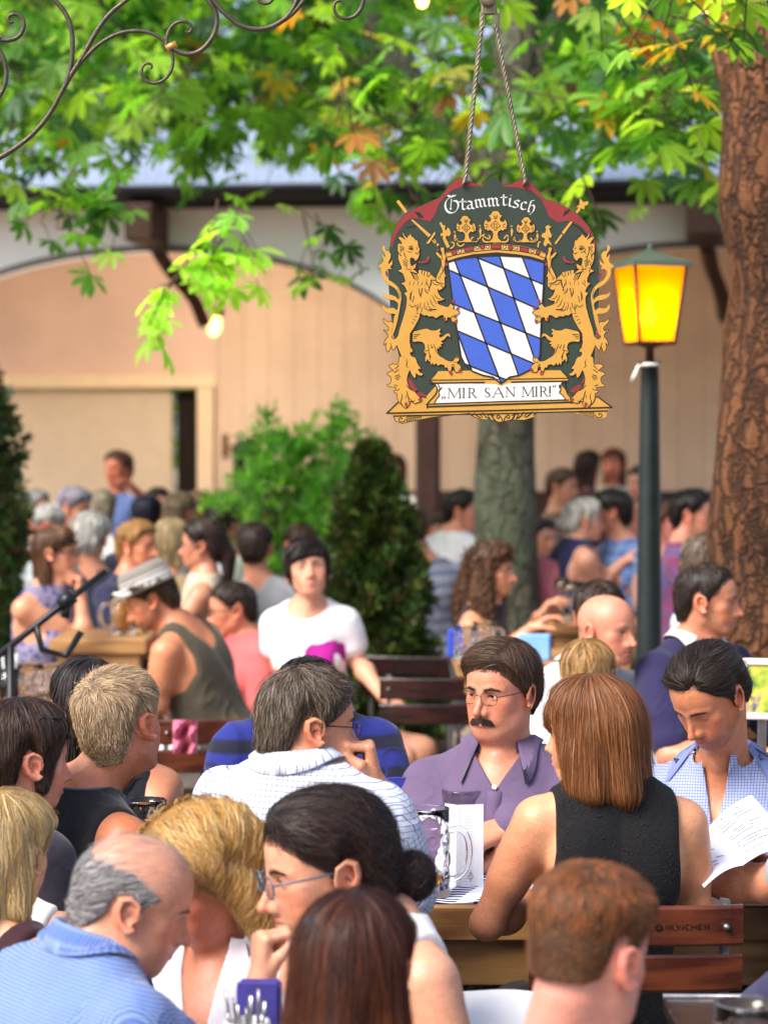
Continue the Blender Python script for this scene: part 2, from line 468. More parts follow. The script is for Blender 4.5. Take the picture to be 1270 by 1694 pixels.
def hairmask(p, g):
    phi = np.degrees(np.arctan2(np.abs(p[:, 0]), p[:, 1])); r = np.hypot(p[:, 0], p[:, 1])
    zl = hairline(phi, g)
    m = p[:, 2] - zl
    if g.get('bald', 0):                       # ring of hair only: bald crown
        cr = g['bald']
        top = np.interp(phi, [0, 60, 100, 140, 180], [-.2, .040, .078 - cr * .1, .088 - cr * .2, .092 - cr * .25])
        m = np.minimum(m, top - p[:, 2])
    return m
def rotm(yaw, pitch=0, roll=0):
    y, pt, r = [math.radians(a) for a in (yaw, pitch, roll)]
    f = np.array([math.sin(y), -math.cos(y), 0.]); u = np.array([0, 0, 1.]); x = np.cross(f, u)
    f2 = f * math.cos(pt) - u * math.sin(pt); u2 = u * math.cos(pt) + f * math.sin(pt)
    x2 = x * math.cos(r) + u2 * math.sin(r); u3 = u2 * math.cos(r) - x * math.sin(r)
    return np.stack([x2, f2, u3], 1)
def unit(v): v = np.asarray(v, float); return v / (np.linalg.norm(v) + 1e-12)
# ------------------------------------------------------------------ hands
HANDS = {   # curl of the three joints per finger (index..little), thumb (spread, bend)
    'relax': ([(25, 30, 20), (30, 35, 20), (35, 38, 22), (38, 40, 25)], (38, 25)),
    'fist': ([(75, 95, 60), (78, 98, 62), (80, 98, 62), (82, 98, 60)], (25, 45)),
    'loose': ([(55, 70, 40), (60, 75, 45), (65, 78, 45), (68, 80, 48)], (30, 35)),
    'flat': ([(6, 10, 6), (6, 10, 6), (8, 12, 8), (10, 12, 8)], (42, 12)),
    'grip': ([(45, 60, 35), (48, 60, 38), (50, 62, 40), (52, 62, 42)], (50, 30)),
    'hold': ([(60, 35, 15), (62, 38, 18), (66, 40, 20), (70, 44, 24)], (20, 15)),
}
def hand_prims(wrist, d, palm, side, pose='relax', s=1.0):
    """list of capsules; d = direction to the knuckles, palm = palm normal, side +1 when the thumb lies along +(d x palm)"""
    d = unit(d); palm = np.asarray(palm, float); palm = unit(palm - d * (palm @ d)); t = np.cross(d, palm) * side
    C = []; K = []
    wr = np.asarray(wrist, float)
    curls, (ts, tb) = HANDS[pose]
    offs = [.030, .010, -.0105, -.029]; base = [.088, .092, .088, .080]; lens = [(.042, .026, .020), (.046, .029, .021), (.043, .027, .021), (.034, .020, .018)]
    rr = [.0088, .0090, .0086, .0078]
    for k in range(4):
        kn = wr + s * (d * base[k] + t * offs[k] - palm * (.003 + .002 * (k == 1)))
        C.append((wr + s * (d * .012 + t * offs[k] * .55), kn, s * .0150, s * .0115, .012))
        a = 0; p0 = kn; fan = t * offs[k] * .6
        dd = unit(d + fan)
        for j in range(3):
            a += math.radians(curls[k][j])
            v = dd * math.cos(a) + palm * math.sin(a)
            p1 = p0 + s * lens[k][j] * v
            C.append((p0, p1, s * rr[k] * (1 - .07 * j), s * rr[k] * (1 - .07 * (j + 1)), .004)); p0 = p1
        K.append((p0, v))
    b = wr + s * (d * .022 + t * .022 + palm * .008)
    v = unit(d * math.cos(math.radians(ts)) + t * math.sin(math.radians(ts)) + palm * .35)
    m = b + s * .044 * v
    C.append((wr + s * (d * .012 + t * .012 + palm * .004), m, s * .0155, s * .0105, .012))
    v2 = unit(v * math.cos(math.radians(tb)) + (palm * .6 - t * .8) * math.sin(math.radians(tb)))
    m2 = m + s * .032 * v2; C.append((m, m2, s * .0100, s * .0092, .004))
    m3 = m2 + s * .024 * unit(v2 + (palm * .3 - t * .5) * math.sin(math.radians(tb))); C.append((m2, m3, s * .0092, s * .0080, .003))
    C.append((wr + s * d * .045 + s * palm * .006 - s * t * .018, wr + s * d * .02 + s * palm * .006 - s * t * .012, s * .014, s * .014, .012))
    return C, K
# ------------------------------------------------------------------ a person
class Person:
    def __init__(s, label, head, D, px=None, hs=1.0, yaw=0, pitch=0, roll=0, group=None, h=.004, tyaw=None, lean=(0, 0, 0), sh=None, sw=.175, fem=0, girth=1.0,
                 skin=(205, 150, 122), face=None, arms=None, seat=True, depth=0.0, kind='man', tanned=None, neck=(0, 0, 0), slump=0):
        s.crop = -.40; s.h = h; s.fem = fem; s.g = dict(face or {}); s.g['fem'] = fem; s.hs = hs * .91 * (.965 if fem else 1.0)
        s.D = D; s.c = at(head[0], head[1], D); s.R = rotm(yaw, pitch, roll)
        s.skin = srgb(*skin) * np.array([.87, .79, .73]); s.girth = girth; s.sw = sw * .95 * (.92 if fem else 1)
        s.tyaw = yaw if tyaw is None else tyaw
        tf = rotm(s.tyaw, 0, 0)
        # neck base
        if sh is not None: nb = at(sh[0], sh[1], D + (sh[2] if len(sh) > 2 else 0))
        else: nb = s.c + np.array([0, 0, -.20 * hs]) - tf[:, 1] * .035
        s.nb = nb
        spine = unit(np.array([0, 0, 1.0]) + np.asarray(lean, float))     # direction pelvis -> neck
        y = tf[:, 1] - spine * (tf[:, 1] @ spine); y = unit(y); x = np.cross(y, spine)
        s.T = np.stack([x, y, spine], 1)
        s.tl = .50 if not fem else .47
        s.pel = nb - spine * s.tl
        S = lambda sd: nb + s.T @ np.array([sd * s.sw, -.005, -.055])
        s.shoulder = {'R': S(1), 'L': S(-1)}
        s.arm = {}; s.hand = {}; s.hcaps = {}; s.knk = {}
        arms = arms or {}
        for k, sd in (('R', 1), ('L', -1)):
            a = arms.get(k, 'down'); sh_ = s.shoulder[k]
            if a == 'none': s.arm[k] = None; continue
            if a == 'down': e = sh_ + s.T @ np.array([sd * .06, .03, -.28]); w = e + s.T @ np.array([-sd * .07, .23, .0 + .03]); hp = ('relax', None, None)
            elif a == 'fwd': e = sh_ + s.T @ np.array([sd * .08, .14, -.24]); w = e + s.T @ np.array([-sd * .12, .21, .02]); hp = ('relax', None, None)
            else:
                e = at(a['e'][0], a['e'][1], D + a['e'][2]); w = at(a['w'][0], a['w'][1], D + a['w'][2]); hp = (a.get('hand', 'relax'), a.get('d'), a.get('palm'))
            s.arm[k] = (sh_, e, w)
            d = unit(w - e) if hp[1] is None else unit(np.asarray(hp[1], float))
            pn = np.array([0, 0, -1.0]) if hp[2] is None else np.asarray(hp[2], float)
            # thumb side: right hand, palm down, fingers forward -> thumb to the left
            side = -1 if k == 'R' else 1
            if abs(pn @ d) > .95: pn = s.T[:, 1]
            s.hcaps[k], s.knk[k] = hand_prims(w, d, pn, side, hp[0], .97 if not fem else .88)
        s.root = thing('person', label, 'person', (s.nb[0], s.nb[1], 0.0), group)
        s.as_ = 1.0 if not fem else .86
        s.tan = tanned
    # ---- distance functions, world space
    def headp(s, p): return ((p - s.c.astype(F32)) @ s.R.astype(F32)) / F32(s.hs)
    def tor(s, p): return (p - s.nb.astype(F32)) @ s.T.astype(F32)
    def torso_sdf(s, p, inf=0.0, full=True):
        q = s.tor(p); g = s.girth; sw = s.sw; ax = q.copy(); ax[:, 0] = np.abs(ax[:, 0])
        d = ell(q, (0, .005, -.19), (.155 * g * sw / .175, .112 * g, .21))
        d = smin(d, cap(ax, (.06, -.012, -.045), (sw - .012, -.008, -.055), .052 * g ** .5, .050), .07)
        d = smin(d, cap(ax, (.02, -.018, .035), (sw * .62, -.018, -.022), .038, .028), .05)                 # trapezius
        d = smin(d, ell(ax, (.075, -.066, -.14), (.058, .040, .085)), .04)                                  # shoulder blades
        if s.fem: d = smin(d, sph(ax, (.072, .082 * g, -.20), .058), .035)
        else: d = smin(d, ell(ax, (.075, .072 * g, -.15), (.075, .042, .062)), .05)
        d = smin(d, ell(q, (0, .012 + .03 * (g - 1), -.36), (.135 * g * (.92 if s.fem else 1), .105 * g ** 1.5, .16)), .08)
        d = smin(d, ell(q, (0, -.01, -.50), (.165 * g, .12 * g, .13)), .08)
        return d - F32(inf)
    def neck_sdf(s, p, inf=0.0):
        r = .0445 if s.fem else .0535 * s.girth ** .5
        top = s.c + s.R @ (np.array([0, -.030, -.055]) * s.hs); bot = s.nb + s.T @ np.array([0, -.012, -.02])
        d = cap(p, bot, top, r * 1.06, r * .97) - F32(inf)
        if inf == 0:
            mid = s.c + s.R @ (np.array([0, .018, -.100]) * s.hs); b2 = s.nb + s.T @ np.array([0, .050, -.035])
            d = smin(d, cap(p, b2, mid, .026, .027), .03)
            if not s.fem: d = smin(d, sph(p, .45 * mid + .55 * b2 + s.T @ np.array([0, .016, 0]), .011), .02)
        return d
    def arm_sdf(s, k, p, inf=0.0, t1=2.0, flare=0.0, hand=False):
        """t1: 1 = elbow, 2 = wrist"""
        A = s.arm.get(k)
        if A is None: return np.full(len(p), 9, F32)
        a, e, w = A; z = s.as_
        up = min(t1, 1.0); e2 = a + (e - a) * up
        d = cap(p, a, e2, .051 * z ** .6 + inf, (.051 + (.0385 - .051) * up) * z + inf + flare)
        mid = a + (e - a) * .45
        if up > .5: d = smin(d, cap(p, a + (e - a) * .25, mid + (e - a) * .1, .047 * z + inf, .045 * z + inf), .03)
        if t1 > 1:
            f = t1 - 1; w2 = e + (w - e) * f
            m2 = e + (w - e) * min(.30, f)
            d2 = cap(p, e, m2, .0375 * z + inf, .0415 * z + inf); d2 = smin(d2, cap(p, m2, w2, .0415 * z + inf, (.0415 + (.0265 - .0415) * max(0, (f - .3) / .7)) * z + inf + flare), .03)
            d = smin(d, d2, .02)
        if hand and s.hcaps.get(k):
            hn = sph(p, s.hcaps[k][0][1], .14); m = hn < .03
            hd = np.where(m, 0, hn + .04).astype(F32)
            if m.any():
                pm = p[m]; hh = None
                for (c0, c1, r0, r1, kk) in s.hcaps[k]:
                    c = cap(pm, c0, c1, r0, r1); hh = c if hh is None else smin(hh, c, kk)
                hd[m] = hh
            d = smin(d, hd, .018)
        return d
    def body_sdf(s, p):
        p = p.astype(F32); hp = s.headp(p); r2 = (hp * hp).sum(1)
        d = s.torso_sdf(p)
        d = smin(d, s.neck_sdf(p), .035)
        for k in 'RL': d = smin(d, s.arm_sdf(k, p, hand=True), .03)
        m = r2 < .19 ** 2
        dh = np.sqrt(r2) - .13
        if m.any(): dh = dh.copy(); dh[m] = head_sdf(hp[m], s.g)
        return smin(d, dh * s.hs, .022)
    def bounds(s, pts, pad):
        P = np.array(pts); return P.min(0) - pad, P.max(0) + pad
    def build_body(s, hairc=None, brow=None, stubble=None, lips=None, scalp=None, zmin=None):
        pts = [s.c + [0, 0, .13 * s.hs], s.c, s.nb, s.pel]
        for k in 'RL':
            if s.arm.get(k): pts += list(s.arm[k]); pts += [c[1] for c in s.hcaps[k]]
        for x in (-.25, .25): pts += [s.nb + s.T[:, 0] * x, s.pel + s.T[:, 0] * x]
        lo, hi = s.bounds(pts, .17)
        f0 = s.body_sdf; zc = s.crop
        f = f0 if zc is None else (lambda p: np.maximum(f0(p), F32(zc) - s.tor(p.astype(F32))[:, 2]) if True else 0)
        V, Q = mesh_sdf(f, lo, hi, s.h)
        V = polish(f, V, 1)
        hp = s.headp(V.astype(F32)).astype(float); ax = hp.copy(); ax[:, 0] = np.abs(ax[:, 0])
        inh = (hp ** 2).sum(1) < .17 ** 2
        c = np.tile(s.skin, (len(V), 1))
        if s.tan is not None:       # arms more tanned
            for k in 'RL':
                if s.arm.get(k):
                    da = s.arm_sdf(k, V.astype(F32), hand=True); w = sstep(.01, -.004, da)[:, None]; c = c * (1 - w) + w * srgb(*s.tan) * np.array([.87, .79, .73])
        def blend(m, colr, amt=1.0):
            w = (np.clip(m, 0, 1) * amt * inh)[:, None]; c[:] = c * (1 - w) + w * np.asarray(colr)
        def near(d, r): return 1 - sstep(r * .5, r, d)
        red = s.skin * np.array([1.04, .74, .68])
        blend(near(np.linalg.norm(ax - (.040, .068, -.035), axis=1), .040), red, .55)
        blend(near(np.linalg.norm(hp - (0, .112, -.038), axis=1), .026), red, .55)
        blend(near(np.abs(ax[:, 0] - .080) + np.abs(hp[:, 1] + .012) * .4 + np.abs(hp[:, 2] + .008) * .25, .026), red, .75)
        lc = srgb(*(lips or (178, 104, 92)))
        dl = np.minimum(chain(ax.astype(F32), [(.0, .0965, -.0655), (.006, .0965, -.0645), (.021, .0845, -.0690)], [.0042, .0042, .001]), chain(ax.astype(F32), [(.0, .0955, -.0745), (.008, .0945, -.0742), (.020, .084, -.0705)], [.0055, .005, .001]))
        blend(1 - sstep(.0, .0035, dl), lc, .85)
        blend(near(np.linalg.norm((ax - (.0315, .085, -.001)) * (1, .5, 1.3), axis=1), .021), s.skin * np.array([.80, .66, .64]), .45)
        if brow is not None:
            db = chain(ax.astype(F32), [(.012, .096, .0165), (.028, .0935, .0215), (.044, .078, .0180)], [.0045, .0042, .002])
            blend(1 - sstep(.0, .0035, db), srgb(*brow), .40 if s.h < .003 else .8)
        if s.g.get('eye', 1) > 0:
            tl = (ax - EYE).astype(F32); L = np.stack([tl[:, 0], tl[:, 1] - .013, tl[:, 2] + .06 * (ax[:, 0] - .0315) - s.g.get('look', 0)], 1).astype(F32); de = ell(L, (0, 0, -.0003), (.0128, .009, .0046 * s.g.get('eye', 1))); blend((1 - sstep(.0006, .0026, np.abs(de))) * (tl[:, 2] > -.002), s.skin * .12, .8)
        if stubble is not None:
            colr, amt, beard = stubble
            dj = np.minimum(cap(ax.astype(F32), (.050, .0, -.045), (.026, .062, -.092), .026, .024), cap(ax.astype(F32), (.030, .06, -.09), (0, .075, -.09), .028))
            m = (1 - sstep(-.008, .014, dj)) * (.75 + .25 * Waves(3, 300, 6)(hp.astype(F32)))
            m *= sstep(-.028, -.060, hp[:, 2]) * sstep(-.128, -.106, hp[:, 2] - .25 * np.maximum(0, .02 - hp[:, 1]))
            mu = near(np.linalg.norm((hp - (0, .096, -.057)) * (.55, 1, 1.6), axis=1), .018); m = np.maximum(m, mu)
            m *= sstep(.0, .003, dl)
            blend(m, srgb(*colr), amt)
        if scalp is not None:
            colr, amt = scalp
            m = hairmask(hp.astype(F32), s.g); blend(sstep(-.004, .010, m) * (np.abs(ax[:, 0]) < .082) , srgb(*colr), amt)
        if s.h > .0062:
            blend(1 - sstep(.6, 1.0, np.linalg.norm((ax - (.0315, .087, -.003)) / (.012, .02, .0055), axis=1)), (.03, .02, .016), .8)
        s.bodyV = V
        s.body = np_mesh('body', V, Q, skin_mat(), s.root, True, col=np.clip(c, 0, 1))
        if brow is not None and s.h < .003: s.brows(brow)
        if s.g.get('eye', 1) > 0 and s.h < .0065: s.eyes(s.g.get('iris', (70, 52, 40)), s.g.get('gaze', (0, 0)))
        return s
    def hw(s, q):      # head local -> world
        return s.c + (np.atleast_2d(np.asarray(q, float)) * s.hs) @ s.R.T
    def eyes(s, iris, gaze):
        for sx in (-1, 1):
            n = 16; r = .0123; V = []; C = []; F = []
            ga, gb = math.radians(gaze[0]), math.radians(gaze[1])
            f = np.array([math.sin(ga), math.cos(ga) * math.cos(gb), math.sin(gb)]); f /= np.linalg.norm(f); u = np.cross([1, 0, 0], f); u /= np.linalg.norm(u); w = np.cross(u, f)
            rings = [0, 10, 11, 27, 30, 32, 46, 62, 105]; cols = [(.004,) * 3, (.004,) * 3, srgb(*iris), srgb(*iris) * .8, srgb(*iris) * .25, (.55, .52, .50), (.52, .47, .44), (.45, .30, .27), (.4, .25, .22)]
            for a, cc in zip(rings, cols):
                for j in range(n):
                    t = 2 * math.pi * j / n; ar = math.radians(a)
                    V.append(np.array([sx * EYE[0], EYE[1], EYE[2]]) + r * (math.cos(ar) * f + math.sin(ar) * (math.cos(t) * u + math.sin(t) * w))); C.append(cc)
            for k in range(len(rings) - 1):
                for j in range(n): F.append((k * n + j, k * n + (j + 1) % n, (k + 1) * n + (j + 1) % n, (k + 1) * n + j))
            if 'eye' not in _mc:
                t = NT('eye'); _mc['eye'] = t.done(t.bsdf(attr(t).outputs['Color'], .08, 0, None, .6))
            np_mesh('eye', s.hw(V), np.array(F), _mc['eye'], s.root, True, col=np.array(C))
    # ---- garments
    def cuv(s, V, sleeves=True):
        V = V.astype(F32); q = s.tor(V); best = s.torso_sdf(V); u = np.arctan2(q[:, 0], q[:, 1] + 1e-6)
        # planar on front/back: keeps checks straight
        cu = np.stack([q[:, 0] * 1.0 + 0.0, q[:, 2], 0 * u], 1)
        side = np.abs(q[:, 0]) > .125
        cu[:, 0] = np.where(side, np.sign(q[:, 0]) * (.125 + (np.abs(q[:, 0]) - .125) + (np.abs(q[:, 1])) * .7), cu[:, 0])
        if sleeves:
            for k in 'RL':
                if not s.arm.get(k): continue
                a, e, w = s.arm[k]
                for (p0, p1, off) in ((a, e, 0), (e, w, np.linalg.norm(e - a))):
                    d = cap(V, p0, p1, .045, .04); ax = unit(p1 - p0); r1 = unit(np.cross(ax, s.T[:, 1] + .01)); r2 = np.cross(ax, r1)
                    m = V - p0; tt = m @ ax; an = np.arctan2(m @ r1, m @ r2)
                    sel = (d < best - .004) & (tt > .04 if off == 0 else True)
                    cu[sel, 0] = an[sel] * .055 + .005; cu[sel, 1] = tt[sel] + off; best = np.where(sel, d, best)
        return cu
    def garment(s, name, mat, sleeve=.6, inf=.009, hem=-.60, scoop=.007, vneck=0.0, vwide=.04, sleeveless=None, fold=.0045, seed=1, straps=None, back=None, shoulder_off=None, color=None, loose=0.0, h=None, flare=.004, parent=None, neckdrop=.0):
        scoop = max(scoop, inf + .0035); wv = Waves(seed, 30, 7, (1, 1, .5)); wf = Waves(seed + 5, 62, 6, (1.2, 1.2, .6)); wg = Waves(seed + 9, 120, 6, (1.2, 1.2, .6)); h = h or s.h * 1.15
        def f(p):
            p = p.astype(F32); q = s.tor(p)
            d = smin(s.torso_sdf(p), s.neck_sdf(p), .035) - F32(inf)
            if loose: d = smin(d, ell(q, (0, 0, -.36), (.165 * s.girth + loose, .125 * s.girth + loose, .22)), .08)
            if sleeve > 0:
                for k in 'RL': d = smin(d, s.arm_sdf(k, p, inf + .004, sleeve, flare), .024)
            amp = fold * (.5 + .9 * sstep(-.08, -.3, q[:, 2]) + .5 * sstep(.10, .2, np.abs(q[:, 0])))
            r1 = 1 - np.abs(np.clip(wf(q) * 2.6, -1, 1)); r2 = 1 - np.abs(np.clip(wg(q + .02 * r1[:, None]) * 2.6, -1, 1))
            d = d - amp * 1.3 * np.maximum(wv(q), -.35) - amp * .75 * r1 ** 2 * np.clip(.4 + wv(q), 0, 1.2) - amp * .18 * r2 ** 2 * np.clip(.5 - wv(q), 0, 1)
            fl_ = -.010 - scoop * .8 - (.018 if vneck else .040) * sstep(-.02, .08, q[:, 1])
            d = smax(d, -np.maximum(s.neck_sdf(p, scoop), fl_ - q[:, 2]), .010)
            if neckdrop: d = smax(d, -ell(q, (0, .03, .02), (.075 + neckdrop * .4, .16, .03 + neckdrop)), .015)
            if vneck:
                # open V on the front
                half = vwide * np.clip((q[:, 2] + vneck) / vneck, 0, 2)
                dv = np.where(q[:, 1] > 0, np.abs(q[:, 0]) - half, 9)
                d = np.maximum(d, -np.maximum(dv * .8, -(q[:, 1] - .0)))
            if sleeveless is not None:
                d = smax(d, np.abs(q[:, 0]) - sleeveless - .10 * np.clip(-q[:, 2] - .10, 0, .3) - .4 * np.clip(-q[:, 2] - .17, 0, .2), .008)
            if straps is not None:      # strappy top: chest band plus two straps
                w, top = straps
                band = q[:, 2] - (top - .0); st = np.abs(np.abs(q[:, 0]) - .075) - w
                d = smax(d, np.minimum(band, st), .006)
            if back is not None:        # scooped back / front
                d = smax(d, -ell(q, (0, 0, .03), (back[0], .3, back[1])), .012)
            d = np.maximum(np.maximum(d, hem - q[:, 2]), q[:, 2] - .046)
            return d
        pts = [s.nb + s.T @ np.array([x, y, z]) for x in (-.23, .23) for y in (-.14, .17) for z in (.05, hem)]
        if sleeve > 0:
            for k in 'RL':
                if s.arm.get(k): pts += [s.arm[k][0], s.arm[k][1]] + ([s.arm[k][2]] if sleeve > 1 else [])
        lo, hi = s.bounds(pts, .08)
        V, Q = mesh_sdf(f, lo, hi, h)
        V = polish(f, V, 1)
        return np_mesh(name, V, Q, mat, parent or s.root, True, cuv=s.cuv(V, sleeve > 0))
    def collar(s, mat, open_=.03, r=.0, hgt=.030, flap=.065, name='collar', spread=.06, rise=.022):
        """shirt collar: band round the neck, folded over, with two points in front"""
        rb = (.056 if s.fem else .0645 * s.girth ** .5) + r
        top = s.c + s.R @ (np.array([0, -.030, -.055]) * s.hs); bot = s.nb + s.T @ np.array([0, -.006, rise])
        A = unit(unit(top - bot) * .3 + s.T[:, 2] * .7); y = unit(s.T[:, 1] - A * (A @ s.T[:, 1])); x = np.cross(y, A)
        mb = MB(); n = 40; gap = open_ / rb
        angs = np.linspace(gap, 2 * math.pi - gap, n)
        prof = lambda fr: [(rb + .004, .010), (rb - .001, hgt), (rb + .003, hgt + .006), (rb + .006, hgt + .003), (rb + .012 + .010 * fr, -.004 - .0 * fr), (rb + .0145 + .010 * fr, -.0035), (rb + .0085, hgt + .005), (rb + .003, hgt + .008), (rb - .004, hgt), (rb, .008)]
        V = []; m = 10
        for a in angs:
            fr = max(0, math.cos(a)) ** 2
            for (rr, zz) in prof(fr):
                drop = -.012 * fr - .010 * max(0, math.cos(a))
                ex = flap * .9 * max(0, 1 - min(a - gap, 2 * math.pi - gap - a) / .75)
                if zz < .0: zz = zz - ex * .95; rr = rr + ex * .25
                V.append(bot + A * (zz + drop + .006) + (y * math.cos(a) * 1.05 + x * math.sin(a)) * (rr))
        Fs = [(k * m + j, k * m + (j + 1) % m, (k + 1) * m + (j + 1) % m, (k + 1) * m + j) for k in range(n - 1) for j in range(m)]
        Fs += [tuple(range(m))[::-1], tuple(range((n - 1) * m, n * m))]
        V = np.array(V); ft = lambda p: s.torso_sdf(p.astype(F32), .015)
        for jj, cl_ in ((3, .005), (4, .0065), (5, .004), (6, .003)):
            P = V[jj::m]
            for _ in range(3): P = P + np.maximum(0, cl_ - ft(P))[:, None] * grad(ft, P)
            V[jj::m] = P
        mb.add(V, Fs)
        o = mb.build(name, mat, s.root, True)
        a = o.data.attributes.new('cuv', 'FLOAT_VECTOR', 'POINT'); VV = np.concatenate(mb.v); cu = np.zeros((len(VV), 3), F32)
        for i in range(n):
            for j in range(m): cu[i * m + j] = (angs[i] * .07, j * .006, 0)
        a.data.foreach_set('vector', cu.ravel()); return o
    def trousers(s, mat, kneedir=None, h=.012, name='trousers', skin=False, spread=.12, length=1.0):
        """thighs forward and shins down from the seat"""
        y = s.T[:, 1].copy() if kneedir is None else np.asarray(kneedir, float); y[2] = 0; y = unit(y); x = np.cross(y, [0, 0, 1.])
        hip = s.pel + np.array([0, 0, -.02]); caps = []
        kz = min(hip[2] - .02, .50)
        for sd in (-1, 1):
            a = hip + x * sd * .085; k = a + y * .40 + x * sd * spread * .5; k[2] = kz; an = k + y * .03; an[2] = .09
            caps += [(a, k, .085, .062), (k, k + (an - k) * length, .060, .045)]
        wv = Waves(3, 30, 5)
        def f(p):
            p = p.astype(F32); d = s.torso_sdf(p, .006); q = s.tor(p); d = np.maximum(d, q[:, 2] + s.tl - .08)
            for (a, b, r1, r2) in caps: d = smin(d, cap(p, a, b, r1, r2), .04)
            return d - (0 if skin else .004) * wv(p)
        lo, hi = s.bounds([c[0] for c in caps] + [c[1] for c in caps] + [s.pel], .16)
        V, Q = mesh_sdf(f, lo, hi, h)
        if skin: return np_mesh(name, V, Q, skin_mat(), s.root, True, col=np.tile(s.skin, (len(V), 1)))
        return np_mesh(name, V, Q, mat, s.root, True, cuv=V)
    # ---- hair
    def hair(s, colr, style='short', thick=.012, vols=(), n=2600, length=.05, width=.0012, flow=None, jit=.25, lift=0.0, wave=0.0, wfreq=60, tint=.25, alt=None, altp=0.0, name='hair', h=None, seed=0, segs=8, root=.75, tip=1.15, cutz=None, base=True, sweep=.9, hold=True, front=True, strand=True, rough_edge=.006, mask=True, seedf=None, part=None, clump=.5, curl=0.0, fade=None):
        if s.h < .004: n = int(n * 1.35); width *= .78
        g = s.g; r = np.random.default_rng(seed + 11); h = h or max(s.h * 1.1, .003)
        def hd(p):
            d = None
            if mask:
                m = hairmask(p, g); te = thick * sstep(-.004, .046, m)
                if fade is not None: te = te * (.20 + .80 * sstep(fade[0], fade[1], p[:, 2]))
                d = cap_sdf(p, g) - te * (1 + .25 * sstep(.03, .1, p[:, 2]))
                d = smax(d, -m * .75, .003)
            for v in vols:
                if v[0] == 'e': dv = ell(p, v[1], v[2])
                elif v[0] == 'c': dv = chain(p, v[1], v[2])
                elif v[0] == '-e': d = smax(d, -ell(p, v[1], v[2]), .012); continue
                elif v[0] == '-c': d = smax(d, -chain(p, v[1], v[2]), .008); continue
                k = v[3] if len(v) > 3 else .03
                d = dv if d is None else smin(d, dv, k)
            if part is not None:
                # groove along the parting
                d = d + .006 * np.exp(-((p[:, 0] - part) / .005) ** 2) * (p[:, 2] > .06) * (p[:, 1] > -.05)
            if cutz is not None: d = np.maximum(d, cutz - p[:, 2])
            return d
        lo = np.array([-.17, -.22, -.42]); hi = np.array([.17, .17, .22])
        V, Q = mesh_sdf(hd, lo, hi, h / s.hs)
        if not len(V): return None
        wv = Waves(seed + 2, 150, 6)
        VN = grad(hd, V)
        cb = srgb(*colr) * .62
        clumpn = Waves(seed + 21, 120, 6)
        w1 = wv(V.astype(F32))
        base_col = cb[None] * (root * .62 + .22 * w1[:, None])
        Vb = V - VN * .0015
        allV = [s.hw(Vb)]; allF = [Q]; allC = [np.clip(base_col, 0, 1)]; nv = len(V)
        if not base: allV, allF, allC, nv = [], [], [], 0
        if strand and n:
            gd = np.array([0, 0, -1.]) @ s.R
            whorl = np.array([.01, -.045, .118])
            if flow is None:
                def flow(p):
                    o = p - whorl; o /= np.linalg.norm(o, axis=1)[:, None] + 1e-6
                    wt = sstep(.02, .10, np.linalg.norm(p - whorl, axis=1))[:, None]
                    dn = np.tile(gd, (len(p), 1))
                    fw = sstep(.0, .06, p[:, 1])[:, None] * sstep(.05, .08, p[:, 2])[:, None]
                    return o * (1.1 - .6 * wt) + dn * .8 * wt * (1 - fw) + fw * np.array([sweep, .25, 0])
            idx = r.integers(0, len(V), n); P = V[idx] + r.normal(0, h * .4, (n, 3))
            if mask and not vols:
                ok = hairmask(P, g) > .004; P = P[ok]; n = len(P)
            if seedf is not None:
                ok = seedf(P); P = P[ok]; n = len(P)
            lev = r.uniform(-.0015, .003, n) + (r.random(n) < .06) * r.uniform(0, rough_edge, n)
            fly = (r.random(n) < .09) * r.uniform(.002, .013, n) ** 1.0 * min(1., length / .06) if fade is None else 0
            L = length * r.uniform(.55, 1.15, n)
            if fade is not None: L = L * (.15 + .85 * sstep(fade[0], fade[1], P[:, 2]))
            step = L / segs
            # clumped jitter: shared by neighbours through smooth noise
            c1 = Waves(seed + 3, 170, 5); c2 = Waves(seed + 4, 170, 5); c3 = Waves(seed + 9, 170, 5)
            J = np.stack([c1(P.astype(F32)), c2(P.astype(F32)), c3(P.astype(F32))], 1) * jit * 1.6 * clump + r.normal(0, jit * (1 - clump), (n, 3))
            ph = c1((P * .6).astype(F32)) * 6 + r.normal(0, .22, n)
            path = []; prev = None
            for k in range(segs + 1):
                Nn = grad(hd, P)
                P = P - (hd(P.astype(F32)) - lev - fly * (k / segs) ** 1.5 - lift * (1 if fade is None else sstep(fade[0], fade[1], P[:, 2])) * (k / segs) ** 1.0 * (.6 + .4 * np.sin(ph)))[:, None] * Nn
                fl = flow(P) + J
                tg = fl - Nn * (fl * Nn).sum(1)[:, None]; tg /= np.linalg.norm(tg, axis=1)[:, None] + 1e-6
                if prev is not None: tg = tg * .6 + prev * .4; tg /= np.linalg.norm(tg, axis=1)[:, None] + 1e-6
                prev = tg; sd = np.cross(tg, Nn)
                off = (wave * np.sin(ph + wfreq * step * k))[:, None] * sd
                if curl: off = off + (curl * np.cos(ph + wfreq * step * k))[:, None] * Nn
                path.append((P + off, sd, Nn)); mv = step[:, None]
                if hold and mask and not vols: mv = mv * (hairmask(P, g) > -.004)[:, None]
                P = P + tg * mv
            PP = np.stack([a[0] for a in path], 1); SD = np.stack([a[1] for a in path], 1); NN = np.stack([a[2] for a in path], 1)
            roll = r.normal(0, .5, n)[:, None, None]
            SD = SD * np.cos(roll) + NN * np.sin(roll)
            tt = np.linspace(0, 1, segs + 1); wd = width * (1 - .85 * tt ** 2.5) * np.minimum(1, .4 + tt * 4); wr = r.uniform(.6, 1.4, n)
            wid = (wr[:, None] * wd[None])[:, :, None]
            A = PP - SD * wid; B = PP + SD * wid
